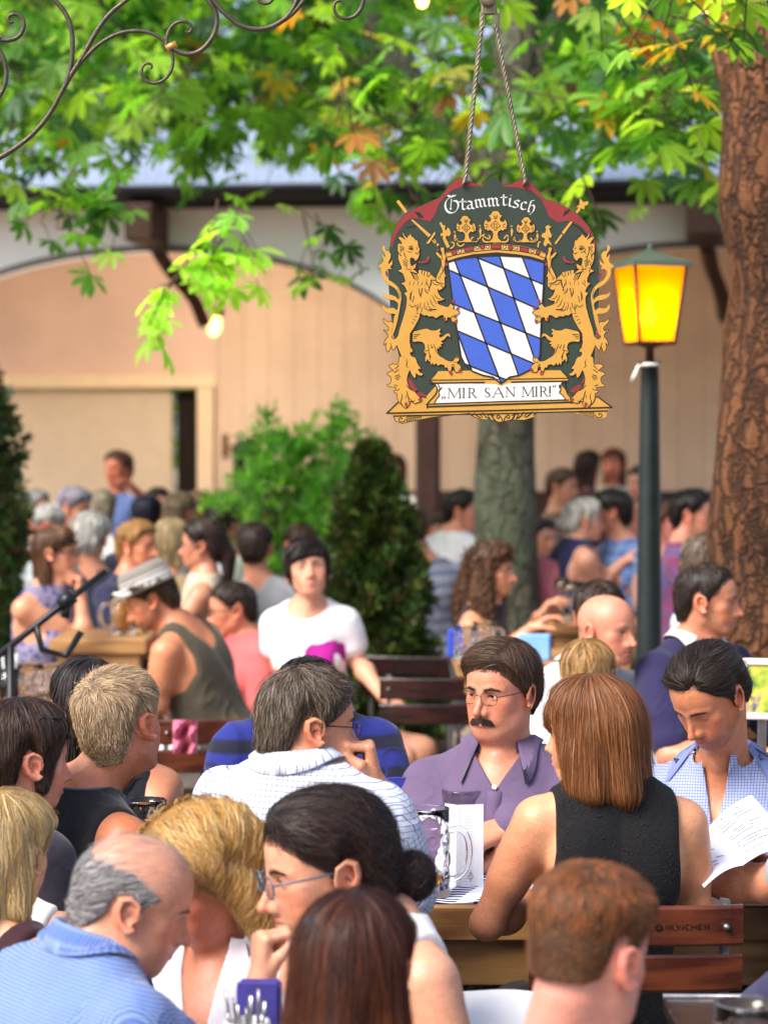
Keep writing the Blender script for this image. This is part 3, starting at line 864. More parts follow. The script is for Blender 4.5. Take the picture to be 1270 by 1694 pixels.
            SV = np.stack([A, B], 2).reshape(-1, 3)
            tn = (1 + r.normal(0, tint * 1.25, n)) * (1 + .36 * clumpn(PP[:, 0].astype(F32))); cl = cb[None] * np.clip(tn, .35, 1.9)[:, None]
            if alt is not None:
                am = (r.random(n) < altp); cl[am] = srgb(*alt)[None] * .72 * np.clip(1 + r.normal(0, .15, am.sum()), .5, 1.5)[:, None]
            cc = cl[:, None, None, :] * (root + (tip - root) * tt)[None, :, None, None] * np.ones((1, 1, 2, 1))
            i0 = nv + (np.arange(n)[:, None] * (segs + 1) + np.arange(segs)[None]) * 2
            SQ = np.stack([i0, i0 + 1, i0 + 3, i0 + 2], -1).reshape(-1, 4)
            allV.append(s.hw(SV)); allF.append(SQ); allC.append(np.clip(cc.reshape(-1, 3), 0, 1))
        return np_mesh(name, np.concatenate(allV), np.concatenate(allF), hair_mat(), s.root, True, col=np.concatenate(allC))
    def glasses(s, mat, rx=.024, ry=.017, t=.0011, lens=True, square=.5, z=-.003, y=.108, temples=True, tint=(1, 1, 1)):
        mb = MB(); lenses = []
        for sx in (-1, 1):
            pts = []
            for a in np.linspace(0, 2 * math.pi, 29):
                ca, sa = math.cos(a), math.sin(a); e = 2 / (2 + square * 2)
                X = rx * abs(ca) ** e * (1 if ca > 0 else -1); Z = ry * abs(sa) ** e * (1 if sa > 0 else -1)
                x = sx * .0335 + X; pts.append((x, y - .10 * max(0, abs(x) - .030) - .0, z + Z))
            mb.tube(s.hw(pts), t * s.hs, 6, cap=False)
            if lens:
                c = s.hw(pts); cen = c[:-1].mean(0); n = len(c) - 1; f = s.R[:, 1] * .0006
                V = list(c[:-1] - f) + [cen - f + s.R[:, 1] * .001] + list(c[:-1] + f) + [cen + f + s.R[:, 1] * .001]; Fs = [(j, (j + 1) % n, n) for j in range(n)] + [((j + 1) % n + n + 1, j + n + 1, 2 * n + 1) for j in range(n)] + [(j, j + n + 1, (j + 1) % n + n + 1, (j + 1) % n) for j in range(n)]
                lenses.append(MB().add(V, Fs))
            if temples:
                mb.tube(s.hw([(sx * (.0335 + rx), y - .004, z + .006), (sx * .066, y - .022, z + .007), (sx * .079, .05, z + .009), (sx * .0815, .005, z + .010), (sx * .081, -.014, z - .004), (sx * .078, -.022, z - .020)]), [t * 1.2] * 6, 6)
        mb.tube(s.hw([(-.0335 + rx, y, z + .004), (-.004, y + .002, z + .008), (.004, y + .002, z + .008), (.0335 - rx, y, z + .004)]), t, 6)
        o = mb.build('glasses', mat, s.root, True)
        for l_ in lenses: l_.build('lens', glass_mat('lens_glass%g' % tint[0], tint, 0.0, 1.05), o, False)

        return o
    def fuzz(s, P, step, colr, w=.00045, segs=4, lift=.0012, vary=.6, name='eyebrow'):
        """short hairs lying on the face"""
        r = np.random.default_rng(3); n = len(P); f = lambda p: head_sdf(p, s.g); path = []
        for k in range(segs + 1):
            P = P - ((f(P.astype(F32)) - .0006 - lift * k / segs)[:, None] * grad(f, P)); path.append(P); P = P + step / segs
        PP = np.stack(path, 1); t = PP[:, -1] - PP[:, 0]; sd = np.cross(t, grad(f, path[0])); sd /= np.linalg.norm(sd, axis=1)[:, None] + 1e-9
        wd = (w * (1 - .75 * np.linspace(0, 1, segs + 1)))[None, :, None]; SV = np.stack([PP - sd[:, None] * wd, PP + sd[:, None] * wd], 2).reshape(-1, 3)
        i0 = (np.arange(n)[:, None] * (segs + 1) + np.arange(segs)[None]) * 2; SQ = np.stack([i0, i0 + 1, i0 + 3, i0 + 2], -1).reshape(-1, 4)
        return np_mesh(name, s.hw(SV), SQ, hair_mat(), s.root, True, col=np.repeat(np.clip(srgb(*colr)[None] * r.uniform(1 - vary, 1 + vary, (n, 1)), 0, 1), 2 * (segs + 1), 0))
    def brows(s, colr):
        for sx in (-1, 1):
            r = np.random.default_rng(8 + sx); n = 150; u = r.uniform(0, 1, n) ** .9
            B = np.array([(.012, .096, .0155), (.028, .0935, .0205), (.044, .078, .0175)]); P = np.stack([np.interp(u, [0, .5, 1], B[:, i]) for i in range(3)], 1); P[:, 2] += r.normal(0, .0019, n) * (1 - .6 * u)
            st = np.stack([.0062 + 0 * u, -.004 * u, .0038 * (1 - u) - .0018 * u], 1) * r.uniform(.7, 1.3, (n, 1)); P[:, 0] *= sx; st[:, 0] *= sx; s.fuzz(P, st, colr)
    def moustache(s, colr, n=500, w=.024, drop=.016, name='moustache'):
        r = np.random.default_rng(5); f = lambda p: head_sdf(p, s.g)
        x = r.uniform(-w, w, n); P = np.stack([x, np.full(n, .100) - x ** 2 * 9, -.0535 - r.uniform(0, .008, n) - np.abs(x) * .18], 1)
        V = []; F = []; C = []
        path = []
        for k in range(6):
            P = P - ((f(P.astype(F32)) - .0022 - .001 * k / 5)[:, None] * grad(f, P))
            path.append(P); P = P + np.stack([np.sign(x) * drop * .075 * (1 + np.abs(x) / w) + r.normal(0, .0003, n), np.zeros(n), np.full(n, -drop / 5 * .8)], 1)
        PP = np.stack(path, 1); sd = np.array([1, 0, .2])
        tt = np.linspace(0, 1, 6); wd = (.0007 * (1 - .7 * tt))[None, :, None]
        SV = np.stack([PP - sd * wd, PP + sd * wd], 2).reshape(-1, 3)
        i0 = (np.arange(n)[:, None] * 6 + np.arange(5)[None]) * 2
        SQ = np.stack([i0, i0 + 1, i0 + 3, i0 + 2], -1).reshape(-1, 4)
        cc = np.repeat(srgb(*colr)[None] * r.uniform(.5, 2.2, (n, 1)), 12, 0)
        return np_mesh(name, s.hw(SV), SQ, hair_mat(), s.root, True, col=cc)

    def front(s, x, z, inf=.012):
        """torso-frame y of the garment front at (x,z)"""
        y = np.linspace(.02, .25, 120); q = np.stack([np.full(120, x), y, np.full(120, z)], 1)
        W = (s.nb + q @ s.T.T).astype(F32); d = s.torso_sdf(W, inf); k = np.argmax(d > 0); return y[k]
    def placket(s, mat, bmat, z0=-.10, z1=-.45, n=4, inf=.016, w=.016, x0=0.0):
        zs = np.linspace(z0, z1, 14); mb = MB(); P = [np.array([x0, s.front(x0, z, inf), z]) for z in zs]
        V = []; 
        for p in P:
            for dx, dy in ((-w, -.006), (-w, .0015), (w, .003), (w, -.006)): V.append(s.nb + s.T @ (p + [dx, dy - abs(dx) * .12, 0]))
        Fs = [(k * 4 + j, k * 4 + (j + 1) % 4, (k + 1) * 4 + (j + 1) % 4, (k + 1) * 4 + j) for k in range(13) for j in range(4)] + [(3, 2, 1, 0), (52, 53, 54, 55)]
        mb.add(V, Fs); o = mb.build('placket', mat, s.root, True)
        for z in np.linspace(z0 + .01, z1, n):
            b = MB(); y = s.front(x0, z, inf) + .0035
            R = s.T @ np.array([[1, 0, 0], [0, 0, 1.], [0, -1, 0]])
            b.lathe(s.nb + s.T @ np.array([x0, y, z]), [(0, 0.001), (.0035, .001), (.0042, .002), (.0056, .002), (.0058, 0), (.0056, -.002)], 14, R); b.build('button', bmat, s.root, True)
# ------------------------------------------------------------------ the hanging sign and the wrought iron
SD = 5.2
SY = float(at(820, 490, SD)[1])
def sp(px, py, lay=0.0):
    p = at(px, py, SD); p[1] = SY - lay; return p
def cv(o, s): return lambda pts: [(o[0] + x / s, o[1] + y / s) for x, y in pts]
c0 = cv((620, 280), 3.0976); c1 = cv((625, 360), 9.071); c2 = cv((625, 510), 8.467); c3 = cv((720, 300), 6.35)
c4 = cv((870, 360), 8.759); c5 = cv((860, 510), 7.9375); c6 = cv((700, 620), 4.885)
def mir(pts): return [(2 * 820.2 - x, y) for x, y in pts]
class Flat:
    """painted shapes and sawn boards lying in the plane of the sign"""
    def __init__(s): s.V = []; s.F = []
    def slab(s, pts, lay, back):
        a = sum(pts[i][0] * pts[(i + 1) % len(pts)][1] - pts[(i + 1) % len(pts)][0] * pts[i][1] for i in range(len(pts)))
        if a < 0: pts = pts[::-1]
        n = len(pts); b = len(s.V)
        s.V += [sp(x, y, lay) for x, y in pts] + [sp(x, y, back) for x, y in pts]
        s.F.append([b + i for i in range(n)][::-1]); s.F.append([b + n + i for i in range(n)])
        for i in range(n):
            j = (i + 1) % n; s.F.append([b + i, b + j, b + n + j, b + n + i])
        return s
    def poly(s, pts, lay):
        b = len(s.V); a = sum(pts[i][0] * pts[(i + 1) % len(pts)][1] - pts[(i + 1) % len(pts)][0] * pts[i][1] for i in range(len(pts)))
        if a < 0: pts = pts[::-1]
        s.V += [sp(x, y, lay) for x, y in pts]; s.F.append(list(range(b, b + len(pts)))[::-1]); return s
    def stroke(s, pts, w, lay, closed=False, taper=False):
        P = [np.array(p, float) for p in pts]
        if closed: P.append(P[0])
        n = len(P)
        for i in range(n - 1):
            d = P[i + 1] - P[i]; L = np.linalg.norm(d)
            if L < 1e-6: continue
            nn = np.array([-d[1], d[0]]) / L
            wa = w if not taper else w * (.25 + .75 * math.sin(math.pi * min(1, (i + .35) / (n - .3))))
            wb = w if not taper else w * (.25 + .75 * math.sin(math.pi * min(1, (i + 1.35) / (n - .3))))
            s.poly([P[i] + nn * wa / 2, P[i + 1] + nn * wb / 2, P[i + 1] - nn * wb / 2, P[i] - nn * wa / 2], lay - .00002 * (i % 3))
        if not taper:
            for i, p in enumerate(P):
                s.disc(p, w / 2, lay - .00007 - .00002 * (i % 2), 8)
        return s
    def nib(s, pts, w, ang, lay, thin=.25):
        n = np.array([math.cos(ang), -math.sin(ang)]) * w / 2
        P = [np.array(p, float) for p in pts]
        for i in range(len(P) - 1):
            s.poly([P[i] - n, P[i] + n, P[i + 1] + n, P[i + 1] - n], lay - .00002 * (i % 4))
        return s.stroke(pts, w * thin, lay - .0001)
    def disc(s, c, r, lay, n=14, ry=None):
        ry = ry or r
        return s.poly([(c[0] + r * math.cos(t), c[1] + ry * math.sin(t)) for t in np.linspace(0, 2 * math.pi, n, endpoint=False)], lay)
    def build(s, name, mat, parent):
        mb = MB(); mb.add(np.array(s.V), s.F); return mb.build(name, mat, parent)
def clip(poly, a, b):
    """keep the side where cross((b-a),(p-a)) >= 0"""
    out = []; n = len(poly); a = np.array(a); b = np.array(b)
    f = lambda p: (b[0] - a[0]) * (p[1] - a[1]) - (b[1] - a[1]) * (p[0] - a[0])
    for i in range(n):
        p, q = poly[i], poly[(i + 1) % n]; fp, fq = f(p), f(q)
        if fp >= 0: out.append(p)
        if (fp >= 0) != (fq >= 0):
            t = fp / (fp - fq); out.append((p[0] + t * (q[0] - p[0]), p[1] + t * (q[1] - p[1])))
    return out
def smooth_closed(pts, it=1):
    for _ in range(it):
        o = []
        for i in range(len(pts)):
            p, q = pts[i], pts[(i + 1) % len(pts)]
            o += [(p[0] * .8 + q[0] * .2, p[1] * .8 + q[1] * .2), (p[0] * .2 + q[0] * .8, p[1] * .2 + q[1] * .8)]
        pts = o
    return pts
def sm_open(pts, it=2):
    P = np.asarray(pts, float)
    for _ in range(it):
        p, q = P[:-1], P[1:]
        P = np.concatenate([P[:1], np.stack([p * .75 + q * .25, p * .25 + q * .75], 1).reshape(-1, P.shape[1]), P[-1:]])
    return [tuple(p) for p in P]
def paint(name, c, var=.1, rough=.42):
    t = NT(name); v = t.coord(); n = t.noise(30, 5, v, .65); n2 = t.noise(160, 3, v); c = np.asarray(c)
    col = t.ramp(n, [(.3, c * (1 - var)), (.7, np.minimum(1, c * (1 + var)))])
    sc = t.ramp(t.noise(70, 6, v, .75), [(.70, (0, 0, 0)), (.76, (1, 1, 1))])
    col = t.mix(t.math('MULTIPLY', sc, .25), col, np.minimum(1, c * 2.2 + .02))
    return t.done(t.bsdf(col, t.math('ADD', t.math('MULTIPLY', n, .25), rough), 0, t.bump(n2, .25, .0006), .4))
M_green = paint('sign_green', srgb(42, 54, 43)); M_red = paint('sign_red', srgb(132, 40, 42)); M_gold = paint('sign_gold', srgb(192, 142, 58), .07)
M_black = paint('sign_black', srgb(30, 24, 18), .1); M_blue = paint('sign_blue', srgb(58, 88, 180), .06); M_white = paint('sign_white', srgb(206, 203, 200), .03)
M_claw = paint('sign_claw', srgb(140, 42, 40)); M_silver = paint('sign_silver', srgb(190, 180, 190))
sign = thing('hanging_sign', 'painted wooden coat of arms sign with two lions hanging on twisted rods', 'sign', sp(820, 690))
TH = -.014
outer = [(75, 400), (85, 345), (105, 290), (140, 240), (185, 210), (250, 180), (330, 145), (355, 115), (385, 75), (435, 40), (455, 55), (500, 70), (535, 80), (560, 75), (575, 50), (600, 38), (628, 45), (645, 72), (665, 82), (690, 80), (735, 55), (755, 43), (785, 55), (815, 85), (850, 130), (875, 155), (930, 170), (985, 200), (1040, 230), (1085, 280), (1115, 330), (1135, 385), (1142, 440),
         (1148, 520), (1146, 640), (1140, 760), (1128, 880), (1122, 1020), (1128, 1100), (1122, 1170), (980, 1175), (300, 1180), (130, 1170), (125, 1080), (125, 960), (95, 850), (80, 720), (70, 600), (68, 500)]
board = Flat().slab(c0(outer), 0, TH).build('board', M_green, sign)
r = Flat()
R_ = lambda q: Flat().poly(q, .0004).build('drapery', M_red, sign)
R_(c0([(78, 400), (88, 345), (108, 290), (143, 242), (187, 212), (252, 182), (332, 147), (357, 117), (387, 77), (435, 43), (455, 58), (500, 73), (535, 82), (556, 80), (552, 92), (500, 88), (450, 92), (400, 106), (350, 150), (325, 185), (308, 232), (282, 270), (230, 255), (185, 252), (150, 278), (112, 330), (88, 400)]))
R_(c0([(650, 78), (665, 84), (690, 82), (735, 58), (755, 46), (783, 57), (813, 87), (848, 132), (873, 157), (928, 172), (983, 202), (1037, 232), (1082, 282), (1112, 332), (1132, 385), (1136, 430), (1128, 400), (1100, 345), (1060, 297), (1005, 265), (980, 266), (930, 272), (890, 242), (870, 192), (850, 152), (800, 112), (740, 97), (660, 92)]))
for q in (c2([(400, 940), (430, 960), (480, 1040), (530, 1090), (500, 1150), (430, 1110), (405, 1030)]), c2([(540, 1185), (600, 1170), (660, 1205), (700, 1235), (640, 1240), (570, 1235)]),
          c5([(870, 790), (925, 880), (895, 1020), (840, 980), (800, 985), (840, 900)]), c5([(640, 1090), (700, 1040), (800, 990), (800, 1110), (700, 1105)]), c4([(1070, 800), (1100, 830), (1070, 890), (1040, 870), (1050, 820)]), c5([(1040, 250), (1068, 300), (1060, 360), (1020, 385), (1000, 340)]), c1([(130, 800), (155, 850), (150, 900), (118, 860), (115, 820)])):
    R_(q)
dk = Flat()
for q in ([(200, 215), (225, 250), (250, 250), (235, 225)], [(960, 245), (990, 225), (1000, 205), (970, 215)]): Flat().poly(c0(q), .0006).build('drapery_fold', M_black, sign)
dk.stroke(c0([(150, 250), (185, 262), (230, 290), (160, 300)]), 2.5, .0003).stroke(c0([(1000, 275), (1050, 305), (1090, 350)]), 3, .0003)
# ---- lion
Lbody = c1([(375, 210), (388, 262), (430, 312), (447, 302), (450, 262), (465, 292), (482, 238), (502, 285), (540, 310), (560, 345), (590, 345), (598, 385), (600, 430), (628, 482), (605, 510), (622, 545), (612, 575), (602, 612), (562, 652), (545, 620), (520, 600), (490, 605), (478, 650), (490, 715), (540, 705), (585, 690), (560, 715), (575, 745), (520, 780), (560, 800), (600, 850), (612, 785), (652, 790), (672, 800), (700, 795), (730, 815), (770, 815), (800, 862), (858, 912), (868, 940), (882, 880), (920, 800), (952, 730), (957, 690), (945, 620), (905, 590), (870, 545), (872, 512), (920, 548), (945, 590), (955, 530), (932, 455), (988, 448), (990, 520), (1000, 560), (1022, 590), (1002, 640), (1002, 700), (985, 770), (1000, 850), (1020, 880), (995, 890), (995, 950), (1002, 1020), (960, 1070), (915, 1092), (890, 1060), (893, 1110), (922, 1170), (960, 1212), (1005, 1218), (940, 1247), (890, 1250), (900, 1300), (960, 1322), (1050, 1350), (1090, 1288), (1112, 1320), (1150, 1330), (1110, 1365), (1150, 1382), (1202, 1400), (1212, 1440)]) + \
    c2([(1135, 40), (1140, 72), (1095, 92), (1062, 100), (1100, 150), (1105, 185), (1062, 190), (1042, 190), (1022, 132), (970, 122), (965, 170), (930, 180), (918, 130), (925, 100), (880, 92), (810, 142), (775, 108), (705, 115), (690, 95), (640, 100), (610, 75), (585, 60), (582, 120), (540, 205), (492, 290), (470, 322), (442, 382), (446, 480), (472, 572), (492, 600), (442, 622), (462, 672), (522, 690), (552, 780), (607, 852), (556, 842), (582, 900), (638, 920), (600, 945), (560, 930), (530, 900), (522, 982), (482, 942), (442, 852), (418, 922), (402, 980), (412, 1050), (432, 1110), (492, 1150), (520, 1180), (572, 1240), (612, 1272), (600, 1302), (560, 1312), (520, 1332), (480, 1302), (442, 1292), (442, 1332), (412, 1380), (380, 1395), (342, 1352), (300, 1320), (272, 1262), (272, 1192), (215, 1165), (262, 1140), (242, 1095), (180, 1100), (120, 1078), (180, 1058), (195, 965), (118, 915), (190, 882), (238, 880), (148, 808), (200, 780), (268, 792), (290, 782), (297, 692), (322, 672), (292, 602), (266, 502), (240, 550), (212, 592), (188, 512), (142, 625), (108, 540), (130, 470), (75, 522), (108, 440), (152, 395), (128, 345), (68, 300), (140, 330), (162, 272), (90, 205), (68, 140), (130, 192), (190, 192), (216, 212), (195, 330), (186, 400), (205, 430), (240, 435), (285, 385), (300, 300), (340, 180), (370, 80), (386, 0)]) + \
    c1([(410, 1420), (430, 1290), (435, 1190), (392, 1135), (425, 1120), (442, 1110), (412, 1050), (390, 1012), (342, 990), (400, 972), (412, 950), (382, 850), (352, 822), (298, 800), (345, 782), (362, 760), (332, 690), (305, 620), (308, 540), (300, 500), (298, 400), (322, 388), (365, 412), (352, 362), (310, 312), (308, 290), (352, 300), (388, 322), (422, 345), (375, 265)])
Ltail = c1([(232, 1590), (240, 1500), (265, 1442), (180, 1442), (110, 1418), (68, 1362), (70, 1288), (105, 1350), (160, 1365), (230, 1350), (290, 1400), (310, 1290), (250, 1242), (170, 1232), (85, 1192), (52, 1108), (105, 1150), (200, 1160), (270, 1190), (305, 1240), (320, 1180), (290, 1100), (240, 1050), (150, 1002), (80, 922), (50, 850), (50, 760), (12, 745), (20, 710), (60, 690), (88, 640), (62, 540), (95, 590), (120, 600), (115, 550), (70, 482), (62, 440), (107, 408), (95, 460), (122, 512), (160, 500), (170, 520), (190, 545), (192, 600), (150, 680), (160, 702), (205, 660), (214, 628), (218, 700), (180, 742), (208, 775), (150, 770), (112, 812), (112, 860), (150, 930), (230, 980), (300, 1040), (345, 1130), (352, 1220), (332, 1330), (312, 1452), (282, 1592), (242, 1722), (203, 1785), (205, 1700)])
Lleg = c2([(490, 330), (560, 312), (640, 290), (690, 284), (740, 312), (820, 312), (860, 284), (882, 295), (852, 330), (892, 366), (852, 362), (862, 412), (902, 402), (952, 360), (1000, 350), (1017, 412), (985, 382), (962, 392), (922, 442), (872, 462), (918, 492), (872, 502), (892, 542), (852, 532), (852, 575), (822, 542), (832, 622), (852, 662), (902, 692), (962, 732), (1042, 752), (1085, 690), (1110, 702), (1135, 690), (1132, 732), (1092, 762), (1152, 802), (1162, 852), (1120, 892), (1080, 892), (1070, 832), (1032, 802), (1022, 882), (990, 882), (972, 822), (942, 835), (925, 790), (880, 782), (835, 805), (815, 760), (785, 800), (765, 755), (745, 800), (735, 745), (712, 740), (692, 700), (668, 762), (660, 690), (682, 640), (640, 612), (662, 560), (652, 500), (622, 472), (560, 460), (490, 472), (484, 430)])
S = []   # detail strokes: (points, width px)
a1 = lambda *p, w=1.1: S.append((c1(p), w)); a2 = lambda *p, w=1.1: S.append((c2(p), w))
a1((460, 465), (480, 445), (520, 450), (525, 490), (470, 480)); a1((470, 470), (515, 470), w=2.2); a1((455, 440), (500, 425), (530, 430), w=1.3); a1((440, 500), (470, 520), (510, 520))
a1((560, 520), (580, 550), (610, 530), w=1.6); a1((575, 440), (585, 470), (600, 480)); a1((390, 520), (395, 570), (430, 605), w=1.4); a1((380, 440), (385, 500), w=.9)
a1((330, 430), (345, 470), (335, 520)); a1((330, 430), (365, 440), (370, 480), (340, 520)); a1((310, 530), (345, 575), w=1.6)
a1((375, 640), (440, 690)); a1((380, 670), (440, 720)); a1((390, 705), (440, 745)); a1((410, 760), (450, 785), (510, 770)); a1((400, 620), (450, 660))
a1((480, 800), (520, 870), (540, 920), w=1.6); a1((520, 850), (560, 940)); a1((550, 860), (590, 945)); a1((580, 860), (610, 930)); a1((500, 820), (580, 850), w=2.4); a1((570, 740), (600, 830), w=2.6)
a1((660, 790), (655, 850)); a1((700, 800), (690, 870)); a1((745, 820), (735, 880)); a1((790, 850), (750, 890))
a1((730, 920), (725, 980), (765, 1040), (770, 1110), (735, 1080), w=1.3); a1((790, 930), (800, 990), (770, 1060), w=1.6); a1((700, 1060), (720, 1120), (760, 1140), w=1.6)
a1((620, 1060), (615, 1130), (650, 1200), w=1.5); a1((665, 1065), (640, 1170), w=1.5); a1((510, 1090), (490, 1190), (500, 1260)); a1((490, 1130), (475, 1230)); a1((470, 1300), (510, 1350), (555, 1320), w=1.3)
a1((540, 1180), (520, 1270)); a1((590, 1290), (600, 1370), (580, 1420)); a1((560, 1310), (590, 1380)); a1((640, 1280), (620, 1360)); a1((700, 1270), (690, 1350), (720, 1390)); a1((740, 1260), (760, 1340), (800, 1370)); a1((780, 1220), (810, 1310), (860, 1340))
a1((810, 1160), (850, 1250), (890, 1300)); a1((850, 1150), (870, 1200), (940, 1230)); a1((660, 1350), (650, 1420)); a1((720, 1330), (740, 1400), (820, 1400)); a1((770, 1380), (870, 1380), w=2)
a1((800, 940), (870, 940), w=1.8); a1((810, 960), (850, 1010), (920, 1010), w=1.4); a1((870, 960), (930, 990), w=1.8); a1((940, 980), (990, 1000)); a1((940, 1000), (970, 1050))
for k in range(5): a1((900 + k * 18, 900 - k * 20), (925 + k * 12, 930 - k * 36), w=1.2)
a1((960, 730), (980, 800), w=1); a1((955, 520), (960, 640), w=.8)
a1((300, 1060), (330, 1160), (320, 1240), w=.8)
for k in range(4): a2((470 + k * 22, 190 - k * 40), (500 + k * 22, 220 - k * 50), w=1.0)
a2((450, 360), (490, 300), w=1.6); a2((440, 450), (460, 520), (455, 560), w=1.4); a2((500, 370), (585, 365), w=1.2); a2((500, 400), (560, 385), w=1); a2((500, 425), (540, 415), w=1); a2((480, 370), (478, 470), w=1.5)
a2((700, 510), (715, 590), w=1.2); a2((740, 500), (755, 570), (770, 530), w=1.2); a2((780, 500), (800, 560), (830, 640), w=1.2); a2((700, 590), (740, 690), w=1.2); a2((660, 600), (690, 590)); a2((640, 640), (670, 630)); a2((730, 720), (720, 660))
a2((265, 520), (300, 620), (330, 680), w=1.6); a2((395, 710), (410, 770), (390, 810), (425, 830), w=1.4); a2((245, 950), (300, 930), w=1.5); a2((240, 980), (310, 955), w=1.3); a2((230, 900), (290, 860), w=1.3); a2((260, 1000), (300, 985)); a2((240, 850), (290, 800), w=1.3); a2((230, 1070), (270, 1090), w=1.3); a2((260, 1150), (300, 1130), w=1.2)
a2((330, 1190), (340, 1250), (310, 1320), (370, 1390), w=1.4); a2((400, 1150), (430, 1260), (430, 1330), w=1.5); a2((390, 1250), (400, 1210), w=1); a2((430, 1250), (490, 1310), (520, 1290), w=1.2); a2((395, 1070), (430, 1120), (500, 1160), w=1.5)
a2((1060, 130), (1110, 110), w=1.2); a2((1020, 130), (1060, 100), w=1.2); a2((1090, 760), (1060, 750), w=1); a2((1030, 800), (1050, 780), (1075, 830), w=1.2); a2((100, 440), (140, 400), w=1); a2((110, 330), (140, 370), w=1); a2((170, 480), (190, 540), w=.9)
for k in range(6): a1((480 + k * 62, 960 + 12 * (k % 2)), (470 + k * 62, 1010), w=.8)
claws = [c2(q) for q in ([(920, 130), (945, 125), (950, 165), (935, 190), (920, 165)], [(1070, 165), (1105, 165), (1110, 205), (1085, 220), (1068, 195)], [(985, 875), (1030, 875), (1040, 915), (1025, 940), (995, 910)], [(1140, 840), (1170, 845), (1165, 885), (1150, 905), (1130, 880)], [(1085, 680), (1120, 660), (1130, 690), (1105, 705)], [(555, 1270), (590, 1250), (612, 1280), (605, 1305), (570, 1295)], [(370, 1330), (400, 1310), (420, 1345), (400, 1395), (380, 1370)], [(480, 1150), (530, 1110), (560, 1130), (520, 1160)])]
claws += [c1(q) for q in ([(1000, 680), (1035, 680), (1050, 710), (1015, 735), (998, 710)], [(880, 480), (905, 470), (910, 500), (880, 515)], [(1170, 1350), (1215, 1345), (1225, 1375), (1180, 1385)], [(1105, 1240), (1145, 1215), (1150, 1270), (1115, 1285)])]
tongue = c1([(580, 660), (640, 668), (700, 655), (735, 625), (735, 590), (765, 585), (772, 620), (745, 665), (690, 685), (620, 685)])
mouth = c1([(478, 620), (500, 600), (530, 605), (548, 640), (590, 668), (585, 690), (555, 690), (540, 712), (500, 730), (485, 690)])
mane = []   # extra curls for the other lion
for k, (x, y) in enumerate([(890, 420), (930, 520), (915, 620), (900, 720), (860, 560), (870, 860), (905, 900), (830, 900), (830, 430), (800, 700)]):
    mane.append(c4([(x, y), (x + 22, y + 30), (x + 8, y + 70), (x + 34, y + 100)]))
for nm, T in (('lion', lambda q: q), ('lion', mir)):
    right = T is mir
    gold = Flat()
    for q in (Lbody, Ltail, Lleg): gold.slab(smooth_closed(T(q), 1), .0020, TH * .9)
    lion = gold.build('lion', M_gold, sign)
    ol = Flat()
    for q, w in ((Lbody, 2.3), (Lleg, 2.3)): ol.stroke(smooth_closed(T(q), 1), w, .0019, True)
    ol.poly(T(mouth), .0022)
    for pts, w in S: ol.stroke(sm_open(T(pts), 1), w, .0023, taper=len(pts) > 2 and w < 2)
    if right:
        for m in mane: ol.stroke(sm_open(m, 1), 1.2, .0023, taper=True)
    ol.build('outline', M_black, lion)
    for q in claws: Flat().poly(T(q), .0024).build('claw', M_claw, lion)
    Flat().poly(T(tongue), .0024).build('tongue', M_claw, lion)
# ---- sword and sceptre
g = Flat()
g.slab(c0([(110, 166), (122, 158), (166, 216), (156, 228)]), .0010, TH * .9)
g.poly(c1([(490, 36), (525, 34), (797, 264), (757, 297)]), .0012); g.poly(c1([(722, 392), (848, 216), (862, 246), (762, 394)]), .0016)
g.disc(c1([(895, 410)])[0], 2.2, .0012); g.stroke(c1([(815, 345), (850, 385)]), 1.8, .0012); g.stroke(c1([(845, 330), (870, 375)]), 1.8, .0012)
g.build('sword', M_gold, sign)
g2 = Flat()
g2.slab(c0([(1026, 222), (1036, 228), (1056, 200), (1048, 190)]), .0010, TH * .9)
g2.slab(c0([(1045, 205), (1032, 190), (1048, 182), (1050, 152), (1066, 170), (1090, 165), (1090, 180), (1072, 190), (1070, 208), (1056, 200)]), .0012, TH * .9)
g2.poly(c4([(640, 54), (668, 68), (542, 246), (512, 216)]), .0012); g2.poly(c4([(503, 240), (526, 258), (427, 392), (408, 372)]), .0012); g2.build('sceptre', M_gold, sign)
# ---- shield
shield = [(372, 475), (450, 457), (550, 447), (640, 443), (740, 449), (800, 460), (866, 480), (862, 600), (850, 800), (845, 950), (830, 1000), (790, 1030), (740, 1055), (690, 1065), (645, 1098), (605, 1066), (550, 1055), (500, 1035), (460, 1000), (440, 960), (420, 830), (400, 700), (385, 580)]
A = [((322, 570), (495, 1030)), ((410, 475), (640, 1080)), ((525, 455), (735, 1055)), ((640, 455), (825, 995)), ((755, 455), (855, 715))]
B = [((527, 455), (862, 590)), ((375, 515), (850, 722)), ((400, 690), (852, 870)), ((415, 825), (825, 1000)), ((435, 988), (640, 1066))]
def ext(l):
    (x0, y0), (x1, y1) = l; dx, dy = x1 - x0, y1 - y0; return (x0 - 2 * dx, y0 - 2 * dy), (x1 + 2 * dx, y1 + 2 * dy)
sh = Flat().poly(c0(shield), .0011).build('shield', M_white, sign)
bl = Flat()
for i in range(len(A) + 1):
    for j in range(len(B) + 1):
        # A index counts lines to the left; the first (leftmost) line is A[0]
        if (i - 1 + j) % 2: continue
        q = shield
        if i > 0: q = clip(q, *ext(A[i - 1])[::-1])
        if i < len(A) and q: q = clip(q, *ext(A[i]))
        if j > 0 and q: q = clip(q, *ext(B[j - 1]))
        if j < len(B) and q: q = clip(q, *ext(B[j])[::-1])
        if q and len(q) > 2: bl.poly(c0(q), .0014)
bl.build('lozenge', M_blue, sh)
ln = Flat()
